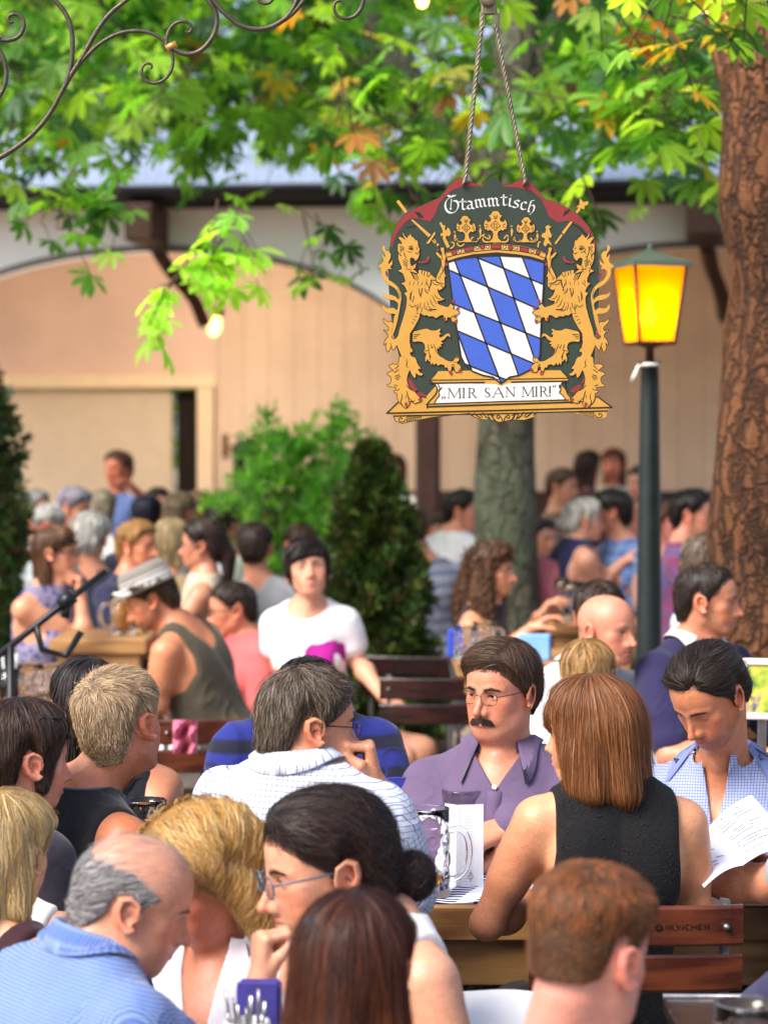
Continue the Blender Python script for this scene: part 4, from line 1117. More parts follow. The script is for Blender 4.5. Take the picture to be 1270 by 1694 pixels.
for l in A + B:
    e = ext(l); P = [np.array(e[0]), np.array(e[1])]; n = 400; ins = []
    pp = np.linspace(P[0], P[1], n)
    def inside(p):
        c = False
        for k in range(len(shield)):
            (xa, ya), (xb, yb) = shield[k], shield[(k + 1) % len(shield)]
            if (ya > p[1]) != (yb > p[1]) and p[0] < (xb - xa) * (p[1] - ya) / (yb - ya) + xa: c = not c
        return c
    ii = [k for k in range(n) if inside(pp[k])]
    if ii: ln.stroke(c0([tuple(pp[ii[0]]), tuple(pp[ii[-1]])]), 2.6, .0017)
ln.stroke(c0(shield), 2.6, .0018, True); ln.build('outline', M_black, sh)
# ---- crown
band_t = [(100, 745), (180, 725), (400, 680), (630, 650), (880, 670), (1060, 710), (1165, 755)]; band_b = [(1135, 830), (1000, 790), (850, 766), (640, 746), (400, 766), (230, 802), (130, 835)]
cr = Flat(); cr.poly(c3(band_t + band_b), .0012)
half = [(0, -150), (30, -145), (45, -125), (52, -108), (78, -102), (60, -80), (48, -60), (60, -38), (85, -35), (95, -60), (115, -45), (124, -5), (115, 50), (95, 45), (85, 65), (60, 55), (35, 68), (24, 95), (34, 140), (60, 165), (100, 168), (124, 150), (118, 125), (135, 128), (146, 150), (134, 178), (100, 192), (55, 185), (0, 130)]
def fleuron(cx, cy, s, lean):
    pts = half[:-1] + [(0, 188)] + [(-x, y) for x, y in half[:-1][::-1]][:-1]
    return [(cx + s * (x - lean * y), cy + s * y) for x, y in pts]
FL = [(320, 486, .84, -.10), (628, 460, 1.0, 0), (945, 494, .80, .06)]
for a in FL: cr.poly(c3(fleuron(*a)), .0012)
cr.poly(c3([(40, 440), (60, 430), (75, 460), (105, 470), (95, 500), (110, 520), (130, 485), (150, 510), (162, 555), (140, 580), (115, 570), (105, 600), (130, 640), (150, 690), (120, 700), (95, 650), (75, 600), (80, 570), (55, 580), (55, 550), (80, 540), (70, 500)]), .0012)
cr.poly(c3([(1150, 480), (1180, 460), (1215, 480), (1190, 500), (1200, 530), (1220, 570), (1205, 600), (1180, 580), (1190, 620), (1225, 680), (1180, 650), (1150, 690), (1130, 660), (1150, 600), (1110, 585), (1120, 550), (1150, 540), (1160, 510)]), .0012)
for (x, y, s) in [(470, 520, 1), (800, 525, 1), (205, 580, .9), (1068, 575, .9)]:
    cr.poly(c3([(x, y - 38 * s), (x + 14 * s, y), (x + 4 * s, y + 55 * s), (x - 4 * s, y + 55 * s), (x - 14 * s, y)]), .0012); cr.disc(c3([(x - 4, y - 52 * s)])[0], 1.4, .0012, 8)
for q in ([(395, 590), (375, 600), (380, 635), (420, 640), (455, 610), (470, 580), (510, 560)], [(560, 570), (575, 590), (560, 610), (520, 590), (490, 570)], [(830, 590), (815, 620), (850, 640), (890, 620)], [(765, 590), (750, 560), (720, 600)], [(1000, 600), (1030, 650), (1060, 620), (1075, 590)], [(1100, 640), (1080, 640), (1075, 690)], [(170, 640), (200, 650), (190, 690), (160, 705)], [(230, 600), (225, 660), (260, 690), (300, 660)]):
    cr.stroke(sm_open(c3(q), 2), 2.2, .0012)
crown = cr.build('crown', M_gold, sign)
k = Flat()
off = lambda pts, d: [(x, y + d) for x, y in pts]
k.stroke(c3(band_t), 1.3, .0015); k.stroke(c3(off(band_t[:], 12)), .8, .0016); k.stroke(c3([(110, 800), (260, 762), (400, 738), (640, 718), (880, 735), (1040, 765), (1140, 805)]), 1.3, .0016); k.stroke(c3(off(band_b, 16)), 3.2, .0015)
for (cx, cy, s, l) in FL:
    k.stroke(c3(fleuron(cx, cy, s, l)), 1.0, .0014, True)
    k.stroke(c3([(cx, cy - 45 * s), (cx + 22 * s, cy - 18 * s), (cx + 52 * s, cy + 8 * s), (cx + 22 * s, cy + 30 * s), (cx, cy + 60 * s), (cx - 22 * s, cy + 30 * s), (cx - 52 * s, cy + 8 * s), (cx - 22 * s, cy - 18 * s)]), .9, .0016, True)
    k.stroke(c3([(cx + 15 * s * math.cos(t), cy + 8 * s + 20 * s * math.sin(t)) for t in np.linspace(0, 6.28, 12, endpoint=False)]), .8, .0016, True)
    for dx, dy, ex, ey in ((0, -95, 0, -60), (-18, -100, -10, -65), (18, -100, 10, -65), (78, 0, 105, -10), (78, 15, 105, 25), (-78, 0, -105, -10), (-78, 15, -105, 25)):
        k.stroke(c3([(cx + s * dx, cy + s * dy), (cx + s * ex, cy + s * ey)]), .9, .0016)
k.build('outline', M_black, crown)
jw = Flat()
for x, y, rr in ((195, 748, 26), (490, 690, 22), (788, 698, 22), (1075, 750, 20)): jw.disc(c3([(x, y)])[0], rr / 6.35, .0018)
for x, y, w, sl in ((352, 712, 44, -.16), (633, 688, 50, 0), (930, 720, 42, .18)):
    jw.poly(c3([(x - w, y - 18 - sl * w), (x + w, y - 18 + sl * w), (x + w, y + 18 + sl * w), (x - w, y + 18 - sl * w)]), .0018)
jw.build('jewel', M_claw, crown)
for x, y in ((257, 735), (437, 697), (547, 690), (725, 690), (845, 700), (1015, 733)): Flat().disc(c3([(x, y)])[0], 1.7, .0018).build('pearl', M_silver, crown)
jk = Flat()
for x, y, rr in ((195, 748, 26), (490, 690, 22), (788, 698, 22), (1075, 750, 20), (257, 735, 11), (437, 697, 11), (547, 690, 11), (725, 690, 11), (845, 700, 11), (1015, 733, 11)): jk.disc(c3([(x, y)])[0], rr / 6.35 + .9, .0017)
for x, y, w, sl in ((352, 712, 50, -.16), (633, 688, 56, 0), (930, 720, 48, .18)): jk.poly(c3([(x - w, y - 25 - sl * w), (x + w, y - 25 + sl * w), (x + w, y + 25 + sl * w), (x - w, y + 25 - sl * w)]), .0017)
jk.build('outline', M_black, crown)
# ---- plinth with the motto
plinth = [(60, 1248), (125, 1185), (260, 1168), (320, 1100), (285, 1092), (280, 1075), (320, 1035), (440, 1032), (955, 1030), (992, 1068), (985, 1088), (945, 1095), (1000, 1160), (1145, 1165), (1215, 1218), (1190, 1236), (1185, 1270), (1150, 1278), (1100, 1265), (1000, 1246), (830, 1246), (815, 1268), (760, 1285), (700, 1284), (640, 1296), (590, 1284), (540, 1282), (500, 1265), (485, 1250), (300, 1270), (220, 1285), (140, 1303), (105, 1290), (95, 1262)]
pl = Flat().slab(c0(plinth), .0007, TH * .95).build('plinth', M_gold, sign)
bn = Flat().poly(c6([(100, 75), (300, 70), (580, 74), (628, 90), (680, 70), (1130, 52), (1118, 80), (1098, 88), (1090, 100), (1112, 112), (1108, 128), (1090, 140), (1112, 152), (1132, 172), (1146, 197), (640, 213), (88, 229), (108, 190), (132, 166), (120, 148), (138, 130), (118, 112)]), .0010).build('banner', M_white, pl)
o = Flat()
for q, w in (([(60, 1250), (640, 1236), (1215, 1220)], 2.6), ([(98, 1264), (640, 1252), (1190, 1238)], 2.2), ([(268, 1217), (640, 1205), (1010, 1193)], 2.8), ([(262, 1204), (640, 1190), (990, 1182)], 1.8), ([(280, 1080), (640, 1076), (992, 1070)], 1.5), ([(285, 1096), (560, 1092)], 2.4), ([(700, 1090), (985, 1086)], 2.4), ([(60, 1250), (125, 1187)], 2.0), ([(1145, 1168), (1213, 1218)], 2.0), ([(318, 1036), (282, 1078)], 1.8), ([(955, 1031), (992, 1070)], 1.8),
             ([(262, 1170), (240, 1165), (125, 1187)], 1.6), ([(1000, 1160), (1080, 1168), (1145, 1166)], 1.6)):
    o.stroke(c0(q), w, .0014)
o.stroke(sm_open(c6([(50, 45), (95, 80), (115, 110), (100, 160), (60, 200), (30, 235), (32, 268)]), 2), 2.0, .0014); o.stroke(sm_open(c6([(115, 70), (135, 110), (120, 140), (136, 165), (110, 190), (90, 228)]), 2), 1.6, .0015)
o.stroke(sm_open(c6([(1150, 50), (1148, 100), (1160, 150), (1200, 195), (1200, 230)]), 2), 2.0, .0014); o.stroke(sm_open(c6([(1130, 52), (1095, 95), (1115, 120), (1092, 140), (1130, 170), (1148, 200)]), 2), 1.6, .0015)
o.stroke(c6([(125, 130), (150, 100)]), 1.6, .0016); o.stroke(c6([(1095, 85), (1115, 95), (1100, 105)]), 1.5, .0016)
for sgn in (1, -1):
    def t6(pts): return c6([(645 + sgn * x, y - .018 * sgn * x) for x, y in pts])
    o.stroke(sm_open(t6([(5, 375), (15, 340), (45, 320), (55, 345), (35, 355), (30, 340)]), 2), 1.5, .0014); o.stroke(sm_open(t6([(60, 375), (85, 345), (100, 310)]), 2), 2.2, .0014); o.stroke(sm_open(t6([(105, 355), (140, 340), (165, 305)]), 2), 2.0, .0014); o.stroke(sm_open(t6([(70, 330), (100, 318), (130, 320), (110, 345)]), 2), 1.3, .0014)
    o.stroke(sm_open(t6([(180, 345), (210, 330), (235, 305)]), 2), 1.8, .0014); o.stroke(sm_open(t6([(165, 340), (185, 318), (215, 312)]), 2), 1.2, .0014); o.stroke(sm_open(t6([(245, 330), (262, 318), (275, 305)]), 2), 1.6, .0014)
for cx, cy, sg in ((135, 1280, 1), (1150, 1258, -1)):
    o.stroke(c0([(cx + (22 - a * 3.0) * math.cos(a * 1.0) * sg, cy + (18 - a * 2.4) * math.sin(a * 1.0)) for a in np.linspace(0, 6.6, 20)]), 1.3, .0014)
    for q in range(8): o.stroke(c0([(cx + sg * (32 + q * 10), cy - 20), (cx + sg * (29 + q * 10), cy + 16 - q * 3.2)]), 1.4, .0014)
o.stroke(c0(plinth[-12:]), 1.2, .0012)
o.build('outline', M_black, pl)
# motto lettering
tx = Flat()
ROM = {'M': ([((.08, 0), (.14, 1), .035), ((.14, 1), (.52, .06), .11), ((.52, .06), (.90, 1), .035), ((.90, 1), (.94, 0), .11)], [(.08, 0), (.94, 0), (.1, 1), (.94, 1)]),
       'I': ([((.5, 0), (.5, 1), .12)], [(.5, 0), (.5, 1)]),
       'R': ([((.15, 0), (.15, 1), .12), ((.15, .98), (.5, .98), .04), ((.5, .98), (.68, .86), .09), ((.68, .86), (.68, .64), .12), ((.68, .64), (.5, .50), .08), ((.5, .50), (.15, .50), .04), ((.45, .5), (.85, .02), .10)], [(.15, 0), (.15, 1), (.9, 0)]),
       'S': ([((.85, .82), (.65, .99), .05), ((.65, .99), (.35, .97), .05), ((.35, .97), (.15, .78), .09), ((.15, .78), (.30, .58), .12), ((.30, .58), (.68, .42), .13), ((.68, .42), (.85, .22), .12), ((.85, .22), (.62, .02), .08), ((.62, .02), (.3, .02), .05), ((.3, .02), (.12, .22), .05)], []),
       'A': ([((.08, 0), (.52, 1), .035), ((.52, 1), (.92, 0), .12), ((.2, .36), (.76, .36), .035)], [(.08, 0), (.92, 0)]),
       'N': ([((.14, 0), (.14, 1), .04), ((.14, 1), (.88, .04), .12), ((.88, .04), (.88, 1), .04)], [(.14, 0), (.14, 1), (.88, 1)]),
       '!': ([((.5, 1), (.5, .3), .15), ((.5, .06), (.5, .03), .15)], [])}
def roman(ch, x0, x1):
    h = 76; sx = x1 - x0; base = lambda x: 187 - (x - 195) * .0205
    for (p, q, w) in ROM[ch][0]:
        P = [(x0 + p[0] * sx, base(x0) - p[1] * h), (x0 + q[0] * sx, base(x0) - q[1] * h)]; tx.stroke(c6(P), max(.65, w * h / 4.885), .0014)
    for (x, y) in ROM[ch][1]:
        X = x0 + x * sx; Y = base(x0) - y * h; tx.stroke(c6([(X - 10, Y), (X + 10, Y)]), .75, .0015)
for ch, a, b in (('M', 195, 302), ('I', 310, 342), ('R', 362, 432), ('S', 490, 546), ('A', 556, 652), ('N', 662, 742), ('M', 795, 892), ('I', 896, 930), ('R', 940, 1008), ('!', 1008, 1036)): roman(ch, a, b)
for x, y in ((155, 182), (173, 181)): tx.disc(c6([(x, y)])[0], 1.25, .0014, 8); tx.stroke(c6([(x + 2, y), (x - 4, y + 14)]), .9, .0014)
for x, y in ((1048, 90), (1064, 89)): tx.disc(c6([(x, y + 6)])[0], 1.15, .0014, 8); tx.stroke(c6([(x - 2, y + 6), (x + 4, y - 6)]), .9, .0014)
tx.build('lettering', M_black, bn)
# title lettering, broken script drawn with a broad nib
BL = {'t': [[(.18, 1.32), (.18, .16), (.32, .02), (.5, .16)], [(-.08, .98), (.46, .98)]],
      'a': [[(.04, .84), (.24, .98), (.48, .84), (.48, .14), (.66, .02)], [(.48, .58), (.12, .42), (.12, .14), (.26, .02), (.48, .16)]],
      'm': [[(0, .84), (.12, .98), (.12, .12), (.24, .02)], [(.12, .78), (.32, .98), (.46, .84), (.46, .12), (.58, .02)], [(.46, .78), (.66, .98), (.80, .84), (.80, .12), (.94, .02)]],
      'i': [[(0, .84), (.12, .98), (.12, .14), (.28, .02)], [(.10, 1.30), (.16, 1.38)]],
      's': [[(.5, .86), (.32, .98), (.10, .80), (.14, .62), (.44, .42), (.46, .18), (.26, .02), (.0, .12)]],
      'c': [[(.5, .82), (.34, .98), (.10, .78), (.10, .20), (.28, .02), (.54, .16)]],
      'h': [[(.36, 1.52), (.12, 1.36), (.12, .12), (.24, .02)], [(.12, .72), (.36, .96), (.54, .80), (.54, .22), (.34, -.24)]]}
tt = Flat()
bx = [250, 290, 370, 460, 600, 715, 770, 840, 920, 1010, 1060]; by = [302, 302, 294, 276, 264, 256, 264, 284, 302, 338, 356]
def black(ch, x, s=88):
    y = np.interp(x, bx, by); th = math.atan2(np.interp(x + 40, bx, by) - np.interp(x - 20, bx, by), 60) * .75
    for pl_ in BL[ch]:
        P = [(x - 8 + s * (1.42 * u * math.cos(th) + v * math.sin(th)), y + s * (1.42 * u * math.sin(th) - v * math.cos(th))) for u, v in pl_]
        tt.nib(c3(P), 3.1, math.radians(38) - th * .5, .0006, .28)
for ch, x in (('t', 270), ('a', 332), ('m', 426), ('m', 556), ('t', 698), ('i', 764), ('s', 812), ('c', 888), ('h', 962)): black(ch, x)
tt.nib(sm_open(c3([(188, 146), (140, 175), (105, 220), (100, 268), (120, 315), (160, 338), (205, 325), (236, 285), (240, 232), (215, 205), (185, 208)]), 1), 3.6, math.radians(38), .0006, .28)
tt.nib(c3([(126, 152), (165, 166), (212, 150)]), 2.8, math.radians(60), .0006, .3); tt.stroke(c3([(166, 190), (160, 285)]), 1.3, .0006); tt.disc(c3([(160, 290)])[0], 1.8, .0006, 8)
tt.build('lettering', M_white, sign)
dk.build('fold_paint', M_black, board)
# ---- twisted rods, hooks, hanger
M_rod = plain('rod_iron', srgb(128, 120, 98), .45, .6, .5, .3, 40, .3)
for (xa, ya, xb, yb) in ((768, 304, 797, 30), (868, 304, 818, 44)):
    mb = MB(); n = 90; A_, B_ = sp(xa, ya, .004), sp(xb, yb, .004)
    ax = unit(B_ - A_); u = unit(np.cross(ax, [0, 1, 0])); w = np.cross(ax, u)
    for ph in (0, math.pi / 2, math.pi, 1.5 * math.pi):
        P = [A_ + (B_ - A_) * t + .0030 * (math.cos(ph + t * 46) * u + math.sin(ph + t * 46) * w) for t in np.linspace(0, 1, n * 2)]
        mb.tube(P, .0026, 6)
    mb.tube([sp(xa - 2, ya + 4, -.018), sp(xa - 3, ya + 2, .008), sp(xa + 1, ya - 6, .008), sp(xa + 3, ya - 3, .0), sp(xa, ya + 4, -.004)], .0032, 8)
    mb.build('twisted_rod', M_rod, sign, True)
hg = MB(); hg.box(sp(808, 16, .004), (.034, .010, .030), bev=.003); hg.box(sp(797, 36, .004), (.012, .008, .035), bev=.002); hg.box(sp(820, 38, .004), (.012, .008, .035), bev=.002); hg.build('hanger_plate', M_rod, sign)
bo = MB(); bo.lathe(sp(806, 2, .014), [(0, .012), (.014, .012), (.017, .006), (.017, -.02), (0, -.02)], 18, np.array([[1, 0, 0], [0, 0, -1.], [0, 1, 0]])); bo.build('bolt', M_rod, sign, True)
# ---- wrought iron bracket
M_iron = plain('wrought_iron', srgb(74, 68, 52), .4, .35, .5, .3, 60, .5, 180)
M_brass = plain('brass_band', srgb(214, 160, 86), .35, .7, .5, .15)
iron = thing('iron_bracket', 'dark wrought iron scrollwork bracket with a small brass band', 'bracket', sp(150, 130))
cb = cv((0, 0), 3.96875)
def spiral(c, r0, r1, a0, a1, n=22): return [(c[0] + (r0 + (r1 - r0) * (k / (n - 1))) * math.cos(a0 + (a1 - a0) * k / (n - 1)), c[1] + (r0 + (r1 - r0) * (k / (n - 1))) * math.sin(a0 + (a1 - a0) * k / (n - 1))) for k in range(n)]
SCR = [ (cb([(-90, 1085), (0, 1040), (110, 975), (230, 880), (340, 745), (420, 590), (490, 470), (560, 385), (660, 290), (780, 225), (900, 205), (1010, 225), (1090, 280), (1140, 360), (1140, 450), (1090, 530), (1010, 560), (950, 530), (930, 480), (945, 430), (985, 418), (1005, 440), (992, 460)]), 4.6, 2.0),
    (cb([(440, 560), (470, 450), (485, 330), (480, 200), (440, 90), (350, -10), (260, -60)]), 4.6, 4.0),
    (cb([(470, 500), (530, 410), (580, 320), (640, 210), (720, 100), (860, -10), (960, -90)]), 4.6, 4.0),
    (cb([(-60, 250), (0, 270), (90, 272), (150, 235), (172, 160), (140, 105), (85, 98), (55, 130), (75, 158), (100, 150)]), 4.4, 2.2),
    (cb([(-80, 260), (-20, 300), (40, 400), (55, 500), (30, 600), (-30, 680)]), 4.2, 4.0),
    ([(276, 82), (278, 55), (292, 38), (312, 37), (320, 50), (312, 57), (307, 52)], 4.0, 1.8),
    ([(283, 78), (305, 93), (333, 88), (355, 62), (362, 32), (350, 8), (335, -10)], 4.2, 4.2),
    ([(345, -8), (368, 20), (400, 48), (440, 52), (476, 32), (490, 8), (498, -16)], 4.4, 4.2),
    ([(470, 36), (486, 24), (505, 0), (512, -14)], 3.6, 3.6),
    ([(425, -8), (430, 6), (442, 9), (452, 2), (454, -10)], 3.4, 2.6), ([(603, -12), (600, 14), (585, 32), (563, 33), (552, 20), (554, 5), (566, 2), (569, 10)], 4.2, 1.8), ([(603, -12), (620, -40), (660, -60), (800, -60), (1000, -60)], 4.2, 4.2), ([(-200, -60), (600, -60)], 5, 5)]
for pts, ra, rb in SCR:
    P = sm_open(pts, 3); m = len(P); rr = np.linspace(ra, rb, m) ; rr[int(m * .8):] *= 1
    mb = MB(); mb.tube([sp(x, y, 0) for x, y in P], rr / 770, 10, True, 1.0); mb.build('scroll', M_iron, iron, True)
mb = MB(); mb.tube([sp(276, 82, 0), sp(293, 74, 0)], [.0078, .0078], 12); mb.build('band', M_brass, iron, True)
mb = MB(); mb.tube([sp(-4, 62, 0), sp(3, 64, 0)], [.0078, .0078], 12); mb.build('band', M_brass, iron, True)
# ------------------------------------------------------------------ ground
def gravel():
    t = NT('gravel'); v = t.coord()
    n = t.noise(1.2, 5, v); vo = t.n('ShaderNodeTexVoronoi'); t.l(v, vo.inputs['Vector']); vo.inputs['Scale'].default_value = 60
    c = t.mix(n, srgb(120, 104, 84), srgb(150, 134, 112)); c = t.mix(.35, c, vo.outputs['Color'], 'MULTIPLY')
    return t.done(t.bsdf(c, .9, 0, t.bump(vo.outputs['Distance'], .6, .01), .3))
mb = MB(); mb.add([(-150, -20, 0), (150, -20, 0), (150, 300, 0), (-150, 300, 0)], [(0, 1, 2, 3)])
tag(mb.build('ground', gravel()), None, None, kind='structure')
# ------------------------------------------------------------------ arcade building
BD = 17.0; BR = math.radians(6)
brot = np.array([[math.cos(BR), math.sin(BR), 0], [-math.sin(BR), math.cos(BR), 0], [0, 0, 1]])
bo_ = np.array([at(705, 752, BD)[0], BD, 0])
def bl_(V): return np.asarray(V, float) @ brot.T + bo_          # local: x along the front, y into depth
def bx(px): return (px - 705) / FPX * BD
def bz(py): return CAMH + (752 - py) / FPX * BD
bld = thing('arcade_building', 'long low building with white arched front and warm wood panelled back wall', 'building', bl_([[0, 0, 0]])[0])
M_plaster = plain('white_plaster', srgb(238, 241, 252), .8, 0, .3, .04, 4, .25, 90)
M_brown = plain('dark_timber', srgb(70, 42, 34), .6, 0, .4, .2, 14, .3, 50)
M_trim = plain('dark_trim', srgb(84, 80, 84), .5)
def panel_mat():
    t = NT('panel_wood'); v = t.coord(); sx = t.n('ShaderNodeSeparateXYZ'); t.l(v, sx.inputs[0])
    u = t.math('MULTIPLY', sx.outputs[0], 1 / .21); f = t.math('FRACT', u); idx = t.math('FLOOR', u)
    gap = t.math('LESS_THAN', f, .045)
    wn = t.n('ShaderNodeTexWhiteNoise', noise_dimensions='1D'); t.l(idx, wn.inputs['W'])
    g = t.noise(1.0, 4, t.mapping(v, (14, 14, .7)))
    c = t.mix(g, srgb(224, 198, 176), srgb(236, 214, 196)); c = t.mix(t.math('MULTIPLY', wn.outputs[0], .22), c, srgb(206, 170, 144))
    c = t.mix(t.math('MULTIPLY', gap, .45), c, srgb(150, 110, 80)); c = t.mix(1.0, c, t.ramp(t.noise(1.3, 6, v, .7), [(.3, (.84, .82, .80)), (.65, (1.03, 1.02, 1.0))]), 'MULTIPLY')
    return t.done(t.bsdf(c, .62, 0, t.bump(gap, -.4, .01), .4))
M_panel = panel_mat(); M_pink = plain('pink_plaster', srgb(226, 198, 184), .75, 0, .3, .09, 2)
M_frame = plain('pale_frame', srgb(240, 214, 182), .55, 0, .4, .05)
# facade with arches
def arch_z(x):
    P = 455 / FPX * BD; c = ((x + P) % (2 * P)) - P          # bays centred half way
    xx = abs(((x - P) + P) % (2 * P) - P) / P
    return bz(410) - (204 / FPX * BD) * (1 - math.sqrt(max(0, 1 - min(xx, .999) ** 2)))
Pb = 455 / FPX * BD
xs = np.arange(-3 * Pb, 3 * Pb + .01, Pb / 24)
mb = MB(); topz = bz(343); th = .28
for i in range(len(xs) - 1):
    a, b = xs[i], xs[i + 1]; za, zb = arch_z(a), arch_z(b)
    V = bl_([(a, 0, za), (b, 0, zb), (b, 0, topz), (a, 0, topz), (a, th, za), (b, th, zb), (b, th, topz), (a, th, topz)])
    mb.add(V, [(0, 1, 2, 3), (5, 4, 7, 6), (4, 5, 1, 0)])
mb.build('facade_wall', M_plaster, bld)
mb = MB()
for i in range(len(xs) - 1):
    a, b = xs[i], xs[i + 1]; za, zb = arch_z(a), arch_z(b)
    mb.add(bl_([(a, -.02, za - .012), (b, -.02, zb - .012), (b, -.02, zb + .028), (a, -.02, za + .028), (a, .02, za - .012), (b, .02, zb - .012), (b, .0, zb + .028), (a, .0, za + .028)]), [(0, 1, 2, 3), (4, 5, 1, 0), (3, 2, 6, 7)])
mb.build('arch_trim', M_trim, bld)
for k in range(-2, 3):
    mb = MB(); R = brot
    mb.box(bl_([[2 * k * Pb, .14, 1.16]])[0], (.17, .17, 2.30), R, .02); mb.box(bl_([[2 * k * Pb, .14, .10]])[0], (.24, .24, .20), R, .02); mb.box(bl_([[2 * k * Pb, .14, 2.25]])[0], (.22, .22, .10), R, .02)
    mb.build('post', M_brown, bld)
for k in (-2, 0, 2, -4):        # beam ends with curved braces at the crown of the arches
    x0 = (k - 1) * Pb + Pb * 2 if k != -4 else -3 * Pb
    x0 = {-2: -Pb, 0: Pb, 2: 3 * Pb, -4: -3 * Pb}[k]
    mb = MB(); mb.box(bl_([[x0, -.22, bz(376)]])[0], (.20 if x0 < 0 else .26, .70, .26), brot, .015)
    P = [bl_([[x0 + .02, .05, bz(415)]])[0], bl_([[x0 + .05, .35, bz(440)]])[0], bl_([[x0 + .14, .75, bz(475)]])[0], bl_([[x0 + .18, .95, bz(520)]])[0]]
    mb.tube(sm_open([tuple(p) for p in P], 2), .065, 4, True); mb.build('brace', M_brown, bld)
# gutter, fascia, roof
mb = MB(); L = 6 * Pb
mb.box(bl_([[0, -.30, bz(337)]])[0], (L, .04, .10), brot, .01); mb.build('fascia', plain('fascia_dark', srgb(34, 28, 30), .5), bld)
mb = MB(); n = 9
prof = [(-.42 - .075 * math.sin(a) * 0 - .08 * math.cos(a) * 1.0 * 0 + -.085 * math.cos(a), bz(318) - .085 * math.sin(a)) for a in np.linspace(0, math.pi, n)]
V = []
for x in (-L / 2, L / 2): V += [(x, y, z) for y, z in prof] + [(x, y * .99 - .0, z + .008) for y, z in prof[::-1]]
m2 = 2 * n; mb.add(bl_(V), [(i, (i + 1) % m2, m2 + (i + 1) % m2, m2 + i) for i in range(m2)]); mb.build('gutter', plain('gutter_zinc', srgb(40, 40, 50), .35, .4), bld, True)
def slate():
    t = NT('slate_roof'); v = t.coord(); br = t.n('ShaderNodeTexBrick'); t.l(t.mapping(v, (1, 1.2, 1)), br.inputs['Vector'])
    br.inputs['Scale'].default_value = 3.2; br.inputs['Color1'].default_value = (.26, .31, .42, 1); br.inputs['Color2'].default_value = (.19, .23, .32, 1); br.inputs['Mortar'].default_value = (.06, .06, .08, 1); br.inputs['Mortar Size'].default_value = .03
    c = t.mix(t.noise(2, 4, v), br.outputs[0], (.34, .40, .54)); return t.done(t.bsdf(c, .32, 0, t.bump(br.outputs[1], -.5, .01), .7))
mb = MB(); z0 = bz(312); rl = 3.1
mb.add(bl_([(-L / 2, -.42, z0), (L / 2, -.42, z0), (L / 2, rl, z0 + 1.75), (-L / 2, rl, z0 + 1.75), (-L / 2, -.42, z0 - .05), (L / 2, -.42, z0 - .05), (L / 2, rl, z0 + 1.70), (-L / 2, rl, z0 + 1.70)]), [(0, 1, 2, 3), (7, 6, 5, 4), (0, 4, 5, 1)])
mb.add(bl_([(-L / 2, rl, z0 + 1.75), (L / 2, rl, z0 + 1.75), (L / 2, 7.2, z0), (-L / 2, 7.2, z0)]), [(0, 1, 2, 3)]); mb.build('roof', slate(), bld)
# soffit / ceiling and back wall
mb = MB(); mb.add(bl_([(-L / 2, -.3, bz(343) + .005), (L / 2, -.3, bz(343) + .005), (L / 2, 3.3, bz(343) + .005), (-L / 2, 3.3, bz(343) + .005)]), [(0, 3, 2, 1)]); mb.build('ceiling', M_frame, bld)
yb = 3.0; bd2 = BD + yb
def kx(px): return (px - 705) / FPX * bd2 + (705 - 635) / FPX * (bd2 - BD)
def kz(py): return CAMH + (752 - py) / FPX * bd2
def wallbox(n, x0, x1, z0, z1, y0, y1, mat):
    m = MB(); m.box(bl_([[(x0 + x1) / 2, (y0 + y1) / 2, (z0 + z1) / 2]])[0], (x1 - x0, y1 - y0, z1 - z0), brot, .006); return m.build(n, mat, bld)
wt = bz(343)
wallbox('back_wall', kx(290), L / 2, .0, wt, yb, yb + .12, M_panel)
wallbox('back_wall', -L / 2, kx(290), kz(622), wt, yb + .10, yb + .20, M_pink)
wallbox('door_frame', -L / 2, kx(290), kz(640), kz(618), yb - .02, yb + .20, M_frame)
wallbox('door_frame', kx(258), kx(286), .0, kz(641), yb - .01, yb + .16, M_frame)
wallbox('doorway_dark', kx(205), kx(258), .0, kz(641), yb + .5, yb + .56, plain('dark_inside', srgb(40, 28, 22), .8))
wallbox('sliding_panel', -L / 2, kx(206), .0, kz(641), yb + .22, yb + .28, plain('cream_panel', srgb(224, 204, 180), .6, 0, .4, .04))
wallbox('wainscot', kx(292), L / 2, .0, kz(812), yb - .05, yb - .005, M_brown)
m = MB(); hx = bl_([[kx(306), yb - .03, kz(738)]])[0]; m.box(hx, (.05, .02, .20), brot, .008); m.tube([hx + (0, -.02, 0), hx + (0, -.06, 0), hx + (.10, -.06, -.01)], .012, 8); m.build('handle', plain('brass_dark', srgb(120, 90, 60), .4, .7), bld)
# ------------------------------------------------------------------ leaves
def leaf_mat(name='leaf', tr=.5):
    if name in _mc: return _mc[name]
    t = NT(name); c = attr(t).outputs['Color']
    d = t.bsdf(c, .42, 0, None, .4); ts = t.n('ShaderNodeBsdfTranslucent'); t.l(t.mix(1.0, c, (2.3, 2.3, .8), 'MULTIPLY'), ts.inputs[0])
    ms = t.n('ShaderNodeMixShader'); ms.inputs[0].default_value = tr; t.l(d.outputs[0], ms.inputs[1]); t.l(ts.outputs[0], ms.inputs[2])
    _mc[name] = t.done(ms); return _mc[name]
